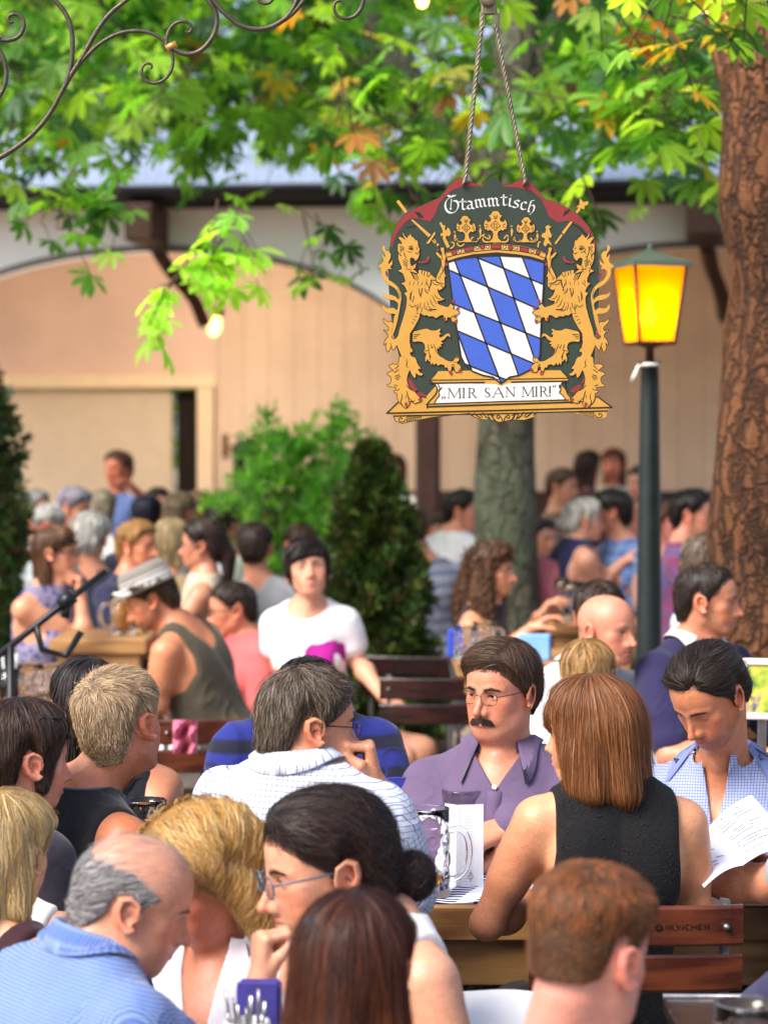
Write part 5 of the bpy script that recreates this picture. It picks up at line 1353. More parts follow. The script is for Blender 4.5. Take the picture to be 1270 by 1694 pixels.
# leaflet template: obovate blade, drooping, folded along the midrib
_tx = np.array([0, .12, .35, .62, .82, 1.0]); _tw = np.array([.010, .035, .09, .135, .105, .0])
def leaflet_tmpl():
    V = []; 
    for x, w_ in zip(_tx, _tw):
        dz = -.20 * x * x
        V += [(x, -w_, dz + .25 * w_), (x, 0, dz - .02), (x, w_, dz + .25 * w_)]
    F = []
    for k in range(5):
        for j in (0, 1): F.append((k * 3 + j, k * 3 + j + 1, (k + 1) * 3 + j + 1, (k + 1) * 3 + j))
    return np.array(V), np.array(F)
LV, LF = leaflet_tmpl()
def rand_frames(n, r, up=.7, droop=.5):
    """random leaf frames: x along the stalk (outwards, drooping), z the upper face"""
    a = r.uniform(0, 2 * math.pi, n); x = np.stack([np.cos(a), np.sin(a), r.normal(-droop, .35, n)], 1); x /= np.linalg.norm(x, axis=1)[:, None]
    z = np.stack([r.normal(0, 1 - up, n), r.normal(0, 1 - up, n), np.ones(n)], 1); z -= x * (x * z).sum(1)[:, None]; z /= np.linalg.norm(z, axis=1)[:, None]
    return x, np.cross(z, x), z
GREENS = [srgb(84, 130, 44), srgb(112, 158, 54), srgb(64, 108, 44), srgb(140, 176, 62), srgb(50, 90, 48)]
AUT = [srgb(200, 168, 60), srgb(180, 124, 52), srgb(160, 164, 60), srgb(140, 96, 44)]
def palmate(C, r, size=.15, ncol=GREENS, aut=.0, up=.75, droop=.5, bright=1.0, frames=None):
    """palmate leaves at points C -> V,F,col"""
    n = len(C); X, Y, Z = frames if frames is not None else rand_frames(n, r, up, droop)
    sz = size * r.uniform(.7, 1.25, n); ci = r.integers(0, len(ncol), n); base = np.array(ncol)[ci] * r.uniform(.75, 1.25, (n, 1)) * bright
    am = r.random(n) < aut; base *= .98; base[am] = .8 * np.array(AUT)[r.integers(0, 4, am.sum())]
    Vs, Fs, Cs = [], [], []; off = 0
    for th, ls in zip((-112, -68, -32, 0, 32, 68, 112), (.55, .78, .95, 1.0, .95, .78, .55)):
        t = np.radians(th + r.normal(0, 6, n)); d = X * np.cos(t)[:, None] + Y * np.sin(t)[:, None]; e = np.cross(Z, d)
        tip = r.normal(-.05, .26, n)[:, None]; zz = Z + d * tip; L = (sz * ls)[:, None, None]
        V = C[:, None, :] + L * (LV[None, :, 0:1] * d[:, None] + LV[None, :, 1:2] * e[:, None] * 1.15 + LV[None, :, 2:3] * zz[:, None])
        Vs.append(V.reshape(-1, 3)); Fs.append((LF[None] + (off + np.arange(n) * len(LV))[:, None, None]).reshape(-1, 4)); off += n * len(LV)
        Cs.append(np.repeat(base * r.uniform(.88, 1.12, (n, 1)), len(LV), 0))
    return np.concatenate(Vs), np.concatenate(Fs), np.concatenate(Cs)
def bark_mat(name, c, c2, sc=1.0, moss=None):
    t = NT(name); v = t.coord(); m = t.mapping(v, (1, 1, .22))
    n = t.noise(16 * sc, 8, m, .68); vo = t.n('ShaderNodeTexVoronoi', feature='DISTANCE_TO_EDGE'); t.l(t.mix(.12, m, t.noise(9 * sc, 3, v, out=1)), vo.inputs['Vector']); vo.inputs['Scale'].default_value = 14 * sc
    e = t.ramp(vo.outputs[0], [(.0, 0), (.22, 1)]); col = t.ramp(n, [(.30, c2), (.55, c), (.75, np.minimum(1, np.asarray(c) * 1.5))]); col = t.mix(t.math('MULTIPLY', t.math('SUBTRACT', 1, e), .75), col, np.asarray(c2) * .5)
    if moss is not None: col = t.mix(t.ramp(t.noise(4, 5, v), [(.42, 0), (.6, 1)]), col, moss)
    h = t.math('ADD', t.math('MULTIPLY', e, .6), n); return t.done(t.bsdf(col, .85, 0, t.bump(h, .9, .03), .25))
def limb_mb(mb, P, R, n=14, seed=0, rough=.06):
    P = np.array(sm_open([tuple(p) for p in P], 2)); R = np.interp(np.linspace(0, 1, len(P)), np.linspace(0, 1, len(R)), R)
    i0 = mb.n; mb.tube(P, R, n, True); V = mb.v[-1]; wv = Waves(seed, 9, 5); d = wv(V.astype(F32))
    c = np.repeat(P, n, 0); mb.v[-1] = V + (V - c) * (d * rough * 2.2)[:, None]; return mb
class Crown:
    def __init__(s): s.V, s.F, s.C, s.n = [], [], [], 0
    def add(s, V, F, C): s.V.append(V); s.F.append(F + s.n); s.C.append(C); s.n += len(V)
    def build(s, parent, name='crown', mat=None): return np_mesh(name, np.concatenate(s.V), np.concatenate(s.F), mat or leaf_mat(), parent, True, col=np.clip(np.concatenate(s.C), 0, 1))
def spray(cr, tw, P0, P1, r, n=10, size=.15, bright=1.0, aut=0.0, sag=.1, droop=.6, rad=.10, ncol=GREENS):
    """a twig from P0 to P1 with palmate leaves along it"""
    P0, P1 = np.asarray(P0, float), np.asarray(P1, float); t = np.linspace(0, 1, 7)[:, None]; P = P0 + (P1 - P0) * t; P[:, 2] -= sag * (t[:, 0] ** 2)
    tw.tube(P, np.linspace(.005, .0022, 7), 5)
    u = r.uniform(.15, 1.05, n); C = P0 + (P1 - P0) * u[:, None]; C[:, 2] -= sag * u * u; off = r.normal(0, rad, (n, 3)); off[:, 2] -= .05; C2 = C + off
    for k in range(n): tw.tube([C[k], (C[k] + C2[k]) / 2 + [0, 0, .015], C2[k]], [.0028, .0022, .0018], 4)
    a, b, c = palmate(C2, r, size, ncol, aut, .72, droop, bright); cr.add(a, b, c)
M_bark_r = bark_mat('bark_red', srgb(106, 68, 42), srgb(46, 28, 18), 1.35); M_bark_c = bark_mat('bark_grey', srgb(112, 106, 92), srgb(62, 56, 46), 1.1, srgb(98, 104, 84)); M_twig = plain('twig', srgb(66, 50, 34), .8)
r_ = np.random.default_rng(21)
def cloudspray(cr, tw, n, box, D, r, size=.15, bright=1.0, aut=0.0, k=9, gate=None, ncol=GREENS):
    """sprays through the volume seen between pixel bounds box at depths D"""
    c = 0
    while c < n:
        px, py, d = r.uniform(box[0], box[2]), r.uniform(box[1], box[3]), r.uniform(*D)
        if gate is not None and not gate(px, py): c += .34; continue
        p = at(px, py, d); q = p + np.array([r.normal(0, .35), r.normal(0, .35), r.uniform(.05, .35)])
        spray(cr, tw, q, p, r, k, size, bright * r.uniform(.8, 1.2), aut, .08, .6, .11, ncol); c += 1
# ---- tree at the right
tr = thing('chestnut_tree', 'big chestnut tree with thick reddish brown trunk at the frame edge', 'tree', atz(1375, 8.2, 0))
mb = MB(); X = lambda px, py: at(px, py, 8.2)
limb_mb(mb, [atz(1390, 8.2, -.1), X(1372, 1100), X(1366, 900), X(1362, 700), X(1366, 450), X(1360, 250), X(1352, 60), X(1350, -250), X(1380, -600)], [.62, .50, .415, .365, .335, .350, .37, .36, .30], 40, 4, .05)
limb_mb(mb, [X(1352, -40), X(1500, -400), X(1700, -800)], [.2, .14, .08], 16, 6); limb_mb(mb, [X(1350, -150), X(1150, -420), X(900, -520)], [.17, .12, .06], 16, 7)
mb.build('trunk', M_bark_r, tr, True)
cr, tw = Crown(), MB()
cloudspray(cr, tw, 26, (960, -120, 1200, 190), (8.4, 11.5), r_, .135, 1.0, .03, 9, lambda x, y: y < 130 + 60 * (x - 960) / 240)
cloudspray(cr, tw, 6, (1080, 120, 1190, 205), (8.6, 10), r_, .14, .95, .06, 8); cloudspray(cr, tw, 3, (1090, 10, 1150, 60), (7, 7.6), r_, .12, 1.5, .7, 6)
cloudspray(cr, tw, 3, (1225, 5, 1268, 60), (6.8, 7.4), r_, .12, 1.5, .0, 5)
spray(cr, tw, at(1150, 170, 10), at(1168, 270, 10), r_, 5, .12, .9); spray(cr, tw, at(960, 290, 8.8), at(1000, 350, 8.8), r_, 5, .12, .8); spray(cr, tw, at(1120, 240, 10.4), at(1130, 300, 10.4), r_, 4, .10, .8)
cr.build(tr); tw.build('twig', M_twig, tr, True)
# ---- tree in the middle
tc = thing('chestnut_tree', 'chestnut tree with grey mossy trunk standing behind the hanging sign', 'tree', atz(836, 12, 0))
mb = MB(); X = lambda px, py: at(px, py, 12)
limb_mb(mb, [atz(838, 12, -.1), X(838, 1050), X(836, 860), X(835, 700), X(838, 500), X(846, 330), X(850, 150), X(856, -60), X(870, -500)], [.24, .175, .152, .147, .135, .12, .115, .11, .08], 24, 9, .05)
limb_mb(mb, [X(842, 330), X(800, 280), X(720, 190), X(640, 90), X(570, -30), X(480, -200)], [.085, .085, .08, .075, .07, .05], 14, 10); limb_mb(mb, [X(850, 200), X(900, 60), X(980, -60), X(1100, -200)], [.07, .06, .05, .03], 12, 11)
mb.build('trunk', M_bark_c, tc, True)
cr, tw = Crown(), MB()
cloudspray(cr, tw, 125, (430, -190, 1190, 215), (12, 15.8), r_, .145, 1.0, .03, 10, lambda x, y: not (760 < x < 900 and y > 40))
cloudspray(cr, tw, 14, (540, 100, 770, 250), (9.6, 11.5), r_, .13, 1.0, .12, 8); cloudspray(cr, tw, 8, (880, 150, 1060, 240), (10.5, 12), r_, .14, .9, .06, 8)
for a in ((640, 260, 700, 320), (880, 250, 960, 300), (860, 40, 930, 140), (700, 60, 740, 160), (760, 240, 800, 330)): spray(cr, tw, at(a[0], a[1], 10.5), at(a[2], a[3], 10.3), r_, 8, .14, .9, .1)
for a in ((520, 350, 545, 400), (540, 370, 600, 440), (500, 350, 520, 440)): spray(cr, tw, at(a[0], a[1], 10), at(a[2], a[3], 10), r_, 4, .10, .75, .0, .02, .7, .06)
cr.build(tc); tw.build('twig', M_twig, tc, True)
# ---- tree whose trunk stands left of the frame
tl = thing('chestnut_tree', 'bright leafy chestnut boughs reaching in from the left side', 'tree', atz(-900, 10.5, 0))
mb = MB(); X = lambda px, py: at(px, py, 10.5)
limb_mb(mb, [atz(-900, 10.5, -.1), X(-890, 900), X(-880, 500), X(-870, 100), X(-860, -400)], [.36, .28, .24, .22, .15], 24, 14, .05); limb_mb(mb, [X(-880, 300), X(-500, -60), X(-150, -130), X(180, -120), X(420, -60)], [.14, .11, .08, .05, .02], 12, 15); limb_mb(mb, [X(-870, 50), X(-500, -200), X(0, -280), X(450, -250)], [.12, .10, .07, .03], 12, 16)
mb.build('trunk', M_bark_c, tl, True)
cr, tw = Crown(), MB()
cloudspray(cr, tw, 165, (-250, -190, 620, 205), (11.2, 15.5), r_, .145, 1.1, .012, 10); cloudspray(cr, tw, 9, (60, 150, 420, 230), (10.5, 13), r_, .14, 1.0, .01, 8); cloudspray(cr, tw, 2, (-20, 180, 60, 240), (10.5, 12), r_, .14, 1.0, .0, 8)
for a in ((130, 270, 70, 350), (110, 300, 95, 365), (190, 270, 200, 330)): spray(cr, tw, at(a[0], a[1], 9.6), at(a[2], a[3], 9.6), r_, 7, .13, 1.05, 0, .03, .7, .07)
for a in ((360, 330, 350, 430), (385, 370, 335, 440), (335, 400, 280, 470), (300, 440, 245, 530), (380, 340, 405, 390)): spray(cr, tw, at(a[0], a[1], 9.4), at(a[2], a[3], 9.3), r_, 6, .125, 1.35, 0, .02, .8, .055, GREENS[1:4:2] + [GREENS[3]])
cr.build(tl); tw.build('twig', M_twig, tl, True)
# ---- trees behind the building
for i, (px, D, hgt, wd) in enumerate(((-80, 29, 9, 3.2), (240, 33, 11, 3.4), (520, 28, 9.5, 3.0), (800, 32, 11, 3.3), (1060, 27, 10, 3.0), (1330, 31, 11, 3.4))):
    t_ = thing('leafy_tree', ['tall leafy tree beyond the roof at the left edge', 'tall tree beyond the roof above the hanging bulb', 'leafy tree beyond the roof left of the sign rods', 'tall tree beyond the roof behind the sign rods', 'leafy tree beyond the roof above the yellow lantern', 'tree beyond the roof hidden by the thick trunk'][i], 'tree', atz(px, D, 0), 'trees beyond the roof')
    mb = MB(); b = atz(px, D, 0); limb_mb(mb, [b, b + [.1, 0, hgt * .3], b + [-.1, 0, hgt * .6], b + [0, 0, hgt * .9]], [.3, .22, .16, .05], 10, i)
    cl = []
    for k in range(40):
        v = r_.normal(size=3); v /= np.linalg.norm(v); cc = b + np.array([0, 0, hgt * .58]) + v * np.array([wd, wd, hgt * .42]) * r_.uniform(.45, 1) ** .5
        if k % 4 == 0: limb_mb(mb, [b + [0, 0, max(.3 * hgt, cc[2] * .6)], (b + cc) / 2 + [0, 0, hgt * .2], cc], [.08, .05, .02], 5, k)
        cl.append(cc + r_.normal(0, .42, (85, 3)))
    mb.build('trunk', M_bark_c, t_, True); C = np.concatenate(cl); cr = Crown(); n = len(C); Xf, Yf, Zf = rand_frames(n, r_, .5, .4)
    sz = r_.uniform(.10, .24, n)[:, None, None]; q = np.array([(-.5, 0), (0, -.42), (.62, 0), (0, .42)])
    V = C[:, None] + sz * 1.2 * (q[None, :, :1] * Xf[:, None] + q[None, :, 1:] * Yf[:, None]); F = np.arange(n * 4).reshape(n, 4)
    base = np.array(GREENS + [srgb(150, 170, 70)])[r_.integers(0, 6, n)] * r_.uniform(.8, 1.3, (n, 1)); cr.add(V.reshape(-1, 3), F, np.repeat(base, 4, 0)); cr.build(t_)
# ---- clipped conifers and the feathery bush
def conifer(label, px, D, top_py, base_w, kind, cols, n=9000, lumps=7, z0=.0, group=None, sz=.05, shape=1.0):
    b = atz(px, D, 0); H = at(px, top_py, D)[2]; root = thing('conifer_shrub' if kind != 'feather' else 'leafy_bush', label, 'shrub', b, group)
    mb = MB(); limb_mb(mb, [b, b + [0, 0, H * .5], b + [0, 0, H * .92]], [.04, .03, .008], 8, 3)
    z = H * (z0 + (1 - z0) * r_.uniform(0, 1, n) ** .8); t = z / H; ang = r_.uniform(0, 2 * math.pi, n)
    prof = base_w * np.clip(1 - t, 0, 1) ** (.62 * shape) * (.55 + .45 * np.clip(t * 4, 0, 1)) + .02
    bump = 1 + .30 * np.sin(ang * 3 + t * 9) * np.sin(t * 17 + ang) + .16 * np.sin(ang * 7 - t * 31)
    rad = prof * bump * r_.uniform(.35, 1.03, n) ** .45
    C = b + np.stack([np.cos(ang) * rad, np.sin(ang) * rad, z], 1)
    out = np.stack([np.cos(ang), np.sin(ang), r_.normal(.9 if kind != 'feather' else .2, .5, n)], 1) + r_.normal(0, .4, (n, 3)); out /= np.linalg.norm(out, axis=1)[:, None]
    sd = np.cross(out, r_.normal(size=(n, 3))); sd /= np.linalg.norm(sd, axis=1)[:, None]
    L = (sz * r_.uniform(.6, 1.5, n))[:, None]; w_ = L * .16
    V = np.stack([C - sd * w_ * .4, C + out * L * .5 - sd * w_, C + out * L, C + out * L * .5 + sd * w_, C + sd * w_ * .4], 1)
    # side fingers
    V2 = np.stack([C + out * L * .3, C + out * L * .6 + sd * L * .35 - out * w_, C + out * L * .75 + sd * L * .5, C + out * L * .6 + sd * L * .35 + out * w_, C + out * L * .45], 1)
    VV = np.concatenate([V.reshape(-1, 3), V2.reshape(-1, 3)]); F = np.arange(len(VV)).reshape(-1, 5)
    c = np.array(cols)[r_.integers(0, len(cols), n)] * r_.uniform(.7, 1.3, (n, 1)); cc = np.concatenate([np.repeat(c, 5, 0)] * 2)
    np_mesh('foliage', VV, F, leaf_mat('needle', .15), root, False, col=np.clip(cc, 0, 1))
    for k in range(40):
        j = r_.integers(0, n); limb_mb(mb, [b + [0, 0, z[j] * .7], (b + [0, 0, z[j] * .8] + C[j]) / 2, C[j]], [.012, .008, .003], 5, k)
    mb.build('stem', M_twig, root, True); return root
TH_C = [srgb(56, 84, 38), srgb(40, 64, 34), srgb(84, 104, 44), srgb(66, 58, 32)]
conifer('dark green cone shaped conifer behind the woman in the white T-shirt', 616, 11.4, 742, .385, 'thuja', TH_C, 15000, sz=.055, shape=1.2)
conifer('tall dark conifer cut off by the left edge of the frame', -62, 11.6, 590, .33, 'thuja', TH_C, 12000, sz=.05, shape=.5)
FE = [srgb(96, 150, 58), srgb(120, 172, 70), srgb(80, 134, 56)]
def plume_bush(label, D, plumes, n_each=70, sz=.075, nm='leafy_bush', cols=FE):
    b = atz(plumes[0][0], D, 0); root = thing(nm, label, 'shrub', b); mb = MB(); Vs = []; Cs = []
    for k, (px, top) in enumerate(plumes):
        t_ = at(px, top, D + r_.normal(0, .15)); g0 = atz(plumes[0][0] + (px - plumes[0][0]) * .45, D, .02); P = np.array(sm_open([tuple(g0), tuple((g0 * .5 + t_ * .5) + [r_.normal(0, .03), 0, .05]), tuple(t_)], 2)); mb.tube(P, np.linspace(.009, .0025, len(P)), 5)
        u = r_.uniform(.45, 1.02, n_each) ** .8; c = np.stack([np.interp(u, np.linspace(0, 1, len(P)), P[:, i]) for i in range(3)], 1); w_ = .10 * (1.15 - u)[:, None] + .02
        c = c + r_.normal(0, 1, (n_each, 3)) * w_; o = r_.normal(0, .6, (n_each, 3)) + np.array([0, 0, .55]); o /= np.linalg.norm(o, axis=1)[:, None]; sd = np.cross(o, r_.normal(size=(n_each, 3))); sd /= np.linalg.norm(sd, axis=1)[:, None]; L = (sz * r_.uniform(.5, 1.4, n_each))[:, None]
        for q in range(3):
            o2 = o + sd * (q - 1) * .8; o2 /= np.linalg.norm(o2, axis=1)[:, None]; s2 = np.cross(o2, np.cross(sd, o)); s2 /= np.linalg.norm(s2, axis=1)[:, None] + 1e-9
            Vs.append(np.stack([c, c + o2 * L * .5 - s2 * L * .13, c + o2 * L, c + o2 * L * .5 + s2 * L * .13], 1).reshape(-1, 3)); Cs.append(np.repeat(np.array(cols)[r_.integers(0, len(cols), n_each)] * r_.uniform(.7, 1.35, (n_each, 1)), 4, 0))
    VV = np.concatenate(Vs); np_mesh('foliage', VV, np.arange(len(VV)).reshape(-1, 4), leaf_mat('leaf'), root, False, col=np.clip(np.concatenate(Cs), 0, 1)); mb.build('stem', M_twig, root, True)
plume_bush('airy light green bush left of the dark cone shaped conifer', 13.2, [(480, 720)] + [(410 + 12 * k + r_.normal(0, 8), 716 + 26 * abs(math.sin(k * 1.7)) + 60 * (k < 2)) for k in range(14)] + [(430 + 22 * k, 770 + 12 * (k % 3)) for k in range(8)] + [(420, 712), (445, 690), (545, 700), (570, 675), (555, 690), (590, 735)], 42)
plume_bush('small light green plant on the ledge below the wood panels', 13.8, [(372, 815), (358, 828), (388, 830), (378, 822)], 50, .06, 'potted_plant')
# ------------------------------------------------------------------ lantern post
LD = 9.0; lp = thing('lamp_post', 'dark green lamp post with a lit amber glass lantern', 'lamp post', atz(1076, LD, 0)); X = lambda px, py: at(px, py, LD); pxm = LD / FPX
M_post = plain('post_green', srgb(28, 37, 38), .45, .2, .5, .15, 20, .2); axis = X(1074, 600); zz = lambda py: at(1074, py, LD)[2]
mb = MB(); base = atz(1076, LD, 0); mb.lathe((axis[0], axis[1], 0), [(0, 0), (.085, 0), (.085, .05), (.06, .10), (.050, .25), (.047, zz(1000)), (.036, zz(640)), (.033, zz(605)), (.040, zz(602)), (.040, zz(598)), (0, zz(598))], 20); mb.build('post', M_post, lp, True)
mb = MB(); mb.lathe((axis[0], axis[1], 0), [(0, zz(600)), (.017, zz(600)), (.015, zz(576)), (.045, zz(572)), (.045, zz(568)), (0, zz(568))], 16); mb.build('neck', M_brown, lp, True)
ca = math.radians(62)
def ring(rr, z, n=4, a0=0): return [(axis[0] + rr * math.cos(ca + a0 + k * 2 * math.pi / n), axis[1] + rr * math.sin(ca + a0 + k * 2 * math.pi / n), z) for k in range(n)]
bt, tp = ring(37 * pxm * 1.18, zz(568)), ring(54 * pxm * 1.18, zz(441))
t = NT('amber_glass'); e = t.n('ShaderNodeEmission'); e.inputs[0].default_value = (1, .46, .0, 1); e.inputs[1].default_value = .09
ts = t.n('ShaderNodeBsdfTranslucent'); ts.inputs[0].default_value = (1, .55, .02, 1); tp_ = t.n('ShaderNodeBsdfTransparent'); tp_.inputs[0].default_value = (1, .62, .03, 1)
gl = t.n('ShaderNodeBsdfGlossy'); gl.inputs['Roughness'].default_value = .15
m1 = t.n('ShaderNodeMixShader'); m1.inputs[0].default_value = .78; t.l(ts.outputs[0], m1.inputs[1]); t.l(tp_.outputs[0], m1.inputs[2]); m2_ = t.n('ShaderNodeAddShader'); t.l(m1.outputs[0], m2_.inputs[0]); t.l(e.outputs[0], m2_.inputs[1])
M_amber = t.done(m2_)
for k in range(4):
    j = (k + 1) % 4; V = np.array([bt[k], bt[j], tp[j], tp[k]]); nrm = unit(np.cross(V[1] - V[0], V[3] - V[0])) * .003; cen = V.mean(0); V = cen + (V - cen) * .985
    MB().add(np.concatenate([V, V + nrm]), [(0, 1, 2, 3), (7, 6, 5, 4), (0, 4, 5, 1), (1, 5, 6, 2), (2, 6, 7, 3), (3, 7, 4, 0)]).build('pane', M_amber, lp)
mb = MB()
for k in range(4): mb.tube([bt[k], tp[k]], .007, 6); mb.tube([bt[k], bt[(k + 1) % 4]], .007, 6); mb.tube([tp[k], tp[(k + 1) % 4]], .006, 6)
mb.build('lantern_frame', M_brown, lp)
mb = MB(); r1, r2, r3 = ring(68 * pxm * 1.12, zz(444)), ring(66 * pxm * 1.12, zz(436)), ring(10 * pxm, zz(416)); V = r1 + r2 + r3 + [(axis[0], axis[1], zz(408))]
F = [(3, 2, 1, 0)] + [(k, (k + 1) % 4, 4 + (k + 1) % 4, 4 + k) for k in range(4)] + [(4 + k, 4 + (k + 1) % 4, 8 + (k + 1) % 4, 8 + k) for k in range(4)] + [(8 + k, 8 + (k + 1) % 4, 12) for k in range(4)]
mb.add(V, F); mb.lathe((axis[0], axis[1], zz(414)), [(0, .022), (.008, .018), (.012, .008), (.006, -.005)], 10); mb.build('lantern_roof', plain('lantern_copper', srgb(92, 104, 92), .5, .3), lp)
mb = MB(); mb.lathe((axis[0], axis[1], zz(525)), [(0, -.035), (.022, -.028), (.030, 0), (.022, .03), (.012, .05), (.012, .07), (0, .07)], 14); mb.build('bulb', emit('lamp_bulb', (1, .75, .35), 60), lp, True)
pl_ = bpy.data.lights.new('lantern_light', 'POINT'); pl_.energy = 1.8; pl_.color = (1, .6, .2); pl_.shadow_soft_size = .03; o = bpy.data.objects.new('lantern_light', pl_); COL.objects.link(o); o.location = (axis[0], axis[1], zz(505)); o.location = Vector(o.location) - lp.location; o.parent = lp
# white tag of tissue tied to the post
mb = MB(); q = [X(1068, 606) + [0, -.06, 0], X(1052, 606) + [0, -.07, .0], X(1045, 622) + [0, -.075, 0], X(1040, 632) + [0, -.07, 0]]; mb.tube(q, [.014, .010, .016, .004], 6, True, .35); mb.tube([X(1060, 604) + [0, -.05, 0], X(1074, 604) + [0, -.06, 0], X(1086, 604) + [0, -.05, 0]], .006, 6)
tag(mb.build('ribbon', plain('tissue', (.8, .8, .8), .8), None, True), 'white ribbon tied round the lamp post below the lantern', 'ribbon')
# ------------------------------------------------------------------ bulbs
M_bulb = emit('bulb_light', (1, .60, .18), 2.6); M_sock = plain('socket', srgb(96, 60, 34), .5)
def bulb(label, px, py, D, s=1.0, cord_to=None, energy=6, tilt=0):
    p = at(px, py, D); b = thing('hanging_bulb', label, 'light bulb', p, 'bulbs on cords'); R = np.array([[math.cos(tilt), 0, math.sin(tilt)], [0, 1, 0], [-math.sin(tilt), 0, math.cos(tilt)]])
    MB().lathe(p, [(0, -.052 * s), (.018 * s, -.045 * s), (.028 * s, -.022 * s), (.027 * s, 0), (.019 * s, .03 * s), (.015 * s, .042 * s), (0, .042 * s)], 16, R).build('glass_bulb', M_bulb, b, True)
    MB().lathe(p, [(0, .040 * s), (.022 * s, .040 * s), (.026 * s, .05 * s), (.022 * s, .085 * s), (.012 * s, .10 * s), (.006 * s, .12 * s), (0, .12 * s)], 14, R).build('socket', M_sock, b, True)
    top = p + R @ np.array([0, 0, .115 * s])
    if cord_to is not None: MB().tube(sm_open([tuple(top), tuple((top + cord_to) / 2 + [0.01, 0, -.03]), tuple(cord_to)], 2), .005, 6).build('cord', M_sock, b, True)
    l = bpy.data.lights.new('bulb_light', 'POINT'); l.energy = energy; l.color = (1, .84, .64); l.shadow_soft_size = .03; o = bpy.data.objects.new('bulb_light', l); COL.objects.link(o); o.parent = b; o.location = R @ np.array([0, 0, -.07 * s])
bulb('lit bulb hanging under the leaves in front of the left arch', 356, 538, 18.4, 1.7, at(366, 380, 18.4), 40, .25)
bulb('lit bulb at the top edge left of the sign rods', 698, -6, 8.5, .85, at(704, -160, 8.5), 3)
bulb('lit bulb at the top edge beside the thick trunk', 1168, 2, 8.0, .8, at(1172, -160, 8.0), 3)
# ------------------------------------------------------------------ the people
def C(name, c, *a, **k): return _mc[name] if name in _mc else cloth_mat(name, srgb(*c), *a, **k)
DK = (44, 34, 28); BR = (86, 60, 42)
M_wire = plain('wire_frame', (.03, .03, .03), .3, .8)
M_btn = plain('button_pearl', (.78, .76, .74), .3)
M_trs = C('dark_trousers', (58, 54, 56)); M_jean = C('jeans', (96, 112, 150)); M_brt = C('brown_trousers', (66, 54, 44)); M_sandt = C('sand_trousers', (150, 136, 112))
# ---------- foreground table
p = Person('balding man with a ring of grey hair in a blue checked shirt', (222, 1490), 3.95, h=.0026, yaw=97, pitch=20, roll=-4, tyaw=128, sh=(150, 1612, .0), lean=(.25, .15, 0), girth=1.12, skin=(214, 158, 132), face=dict(bald=.1, nape=-.07, chub=.4, eye=.7, sideburn=-.02), arms={'R': dict(e=(330, 1800, -.05), w=(470, 1760, .05)), 'L': 'fwd'})
p.build_body(brow=(120, 100, 86), stubble=((150, 130, 120), .25, 0), scalp=((150, 140, 138), .35))
m = C('blue_check_shirt', (150, 176, 222), 'gingham', srgb(70, 100, 180), sc=.0062); p.garment('shirt', m, sleeve=1.0, inf=.012, seed=3, fold=.005); p.collar(m, hgt=.038); p.trousers(M_trs, h=.025)
p.g['bald'] = 0; p.g['recede'] = .012; p.hair((196, 190, 188), thick=.003, n=1500, length=.035, width=.00032, base=False, tint=.15, seed=44, jit=.3, flow=lambda q: np.stack([0 * q[:, 0], -1 + 0 * q[:, 0], -.3 + 0 * q[:, 0]], 1)); p.g['bald'] = .1
p.hair((206, 200, 200), thick=.006, n=11000, length=.032, width=.0005, alt=(96, 92, 96), altp=.35, tint=.2, root=.75, seed=1, jit=.3, flow=lambda q: np.stack([0 * q[:, 0], -.9 + 0 * q[:, 0], -.55 + 0 * q[:, 0]], 1))
q = Person('woman with wavy golden blonde hair and white blouse bowing her head beside the balding man', (338, 1452), 4.25, h=.0026, fem=1, yaw=-62, pitch=30, tyaw=-25, sh=(372, 1585, .06), hs=1.06, lean=(-.1, .3, 0), skin=(196, 130, 104), face=dict(eye=.0), arms={'R': 'fwd', 'L': 'fwd'})
q.build_body(brow=(110, 80, 50), lips=(170, 90, 84))
m = C('white_blouse', (232, 230, 238)); q.garment('blouse', m, sleeve=.9, vneck=.22, vwide=.05, seed=4); q.collar(m, open_=.06, flap=.05, hgt=.03); q.trousers(M_trs, h=.025)
def fl_wavy(P): 
    s_ = np.where(P[:, 0] < .0, -1, 1.)
    dn = np.array([0, 0, -1.]) @ q.R
    top = sstep(.02, .10, P[:, 2])[:, None]
    return top * np.stack([s_ * 1.0, -.45 + 0 * s_, .0 * s_], 1) + (1 - top * .7) * dn
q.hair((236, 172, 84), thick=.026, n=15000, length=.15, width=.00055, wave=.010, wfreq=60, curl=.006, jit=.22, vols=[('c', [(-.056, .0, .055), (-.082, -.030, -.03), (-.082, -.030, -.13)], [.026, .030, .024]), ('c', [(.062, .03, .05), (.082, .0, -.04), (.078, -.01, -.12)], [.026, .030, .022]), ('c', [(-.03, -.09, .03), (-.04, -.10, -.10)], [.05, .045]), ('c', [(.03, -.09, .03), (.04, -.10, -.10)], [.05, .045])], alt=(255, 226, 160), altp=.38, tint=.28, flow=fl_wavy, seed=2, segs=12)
MB().lathe(q.hw([(-.0795, -.012, -.043)])[0], [(0, -.005), (.004, -.003), (.005, 0), (.004, .003), (0, .005)], 10).build('earring', plain('pearl', (.8, .78, .74), .2), q.root, True)
chn = q.hw([(-.05, -.01, -.13), (-.03, .03, -.17), (0, .045, -.21)]); MB().tube(sm_open([tuple(x) for x in chn], 2), .0012, 5).build('necklace', M_wire, q.root)
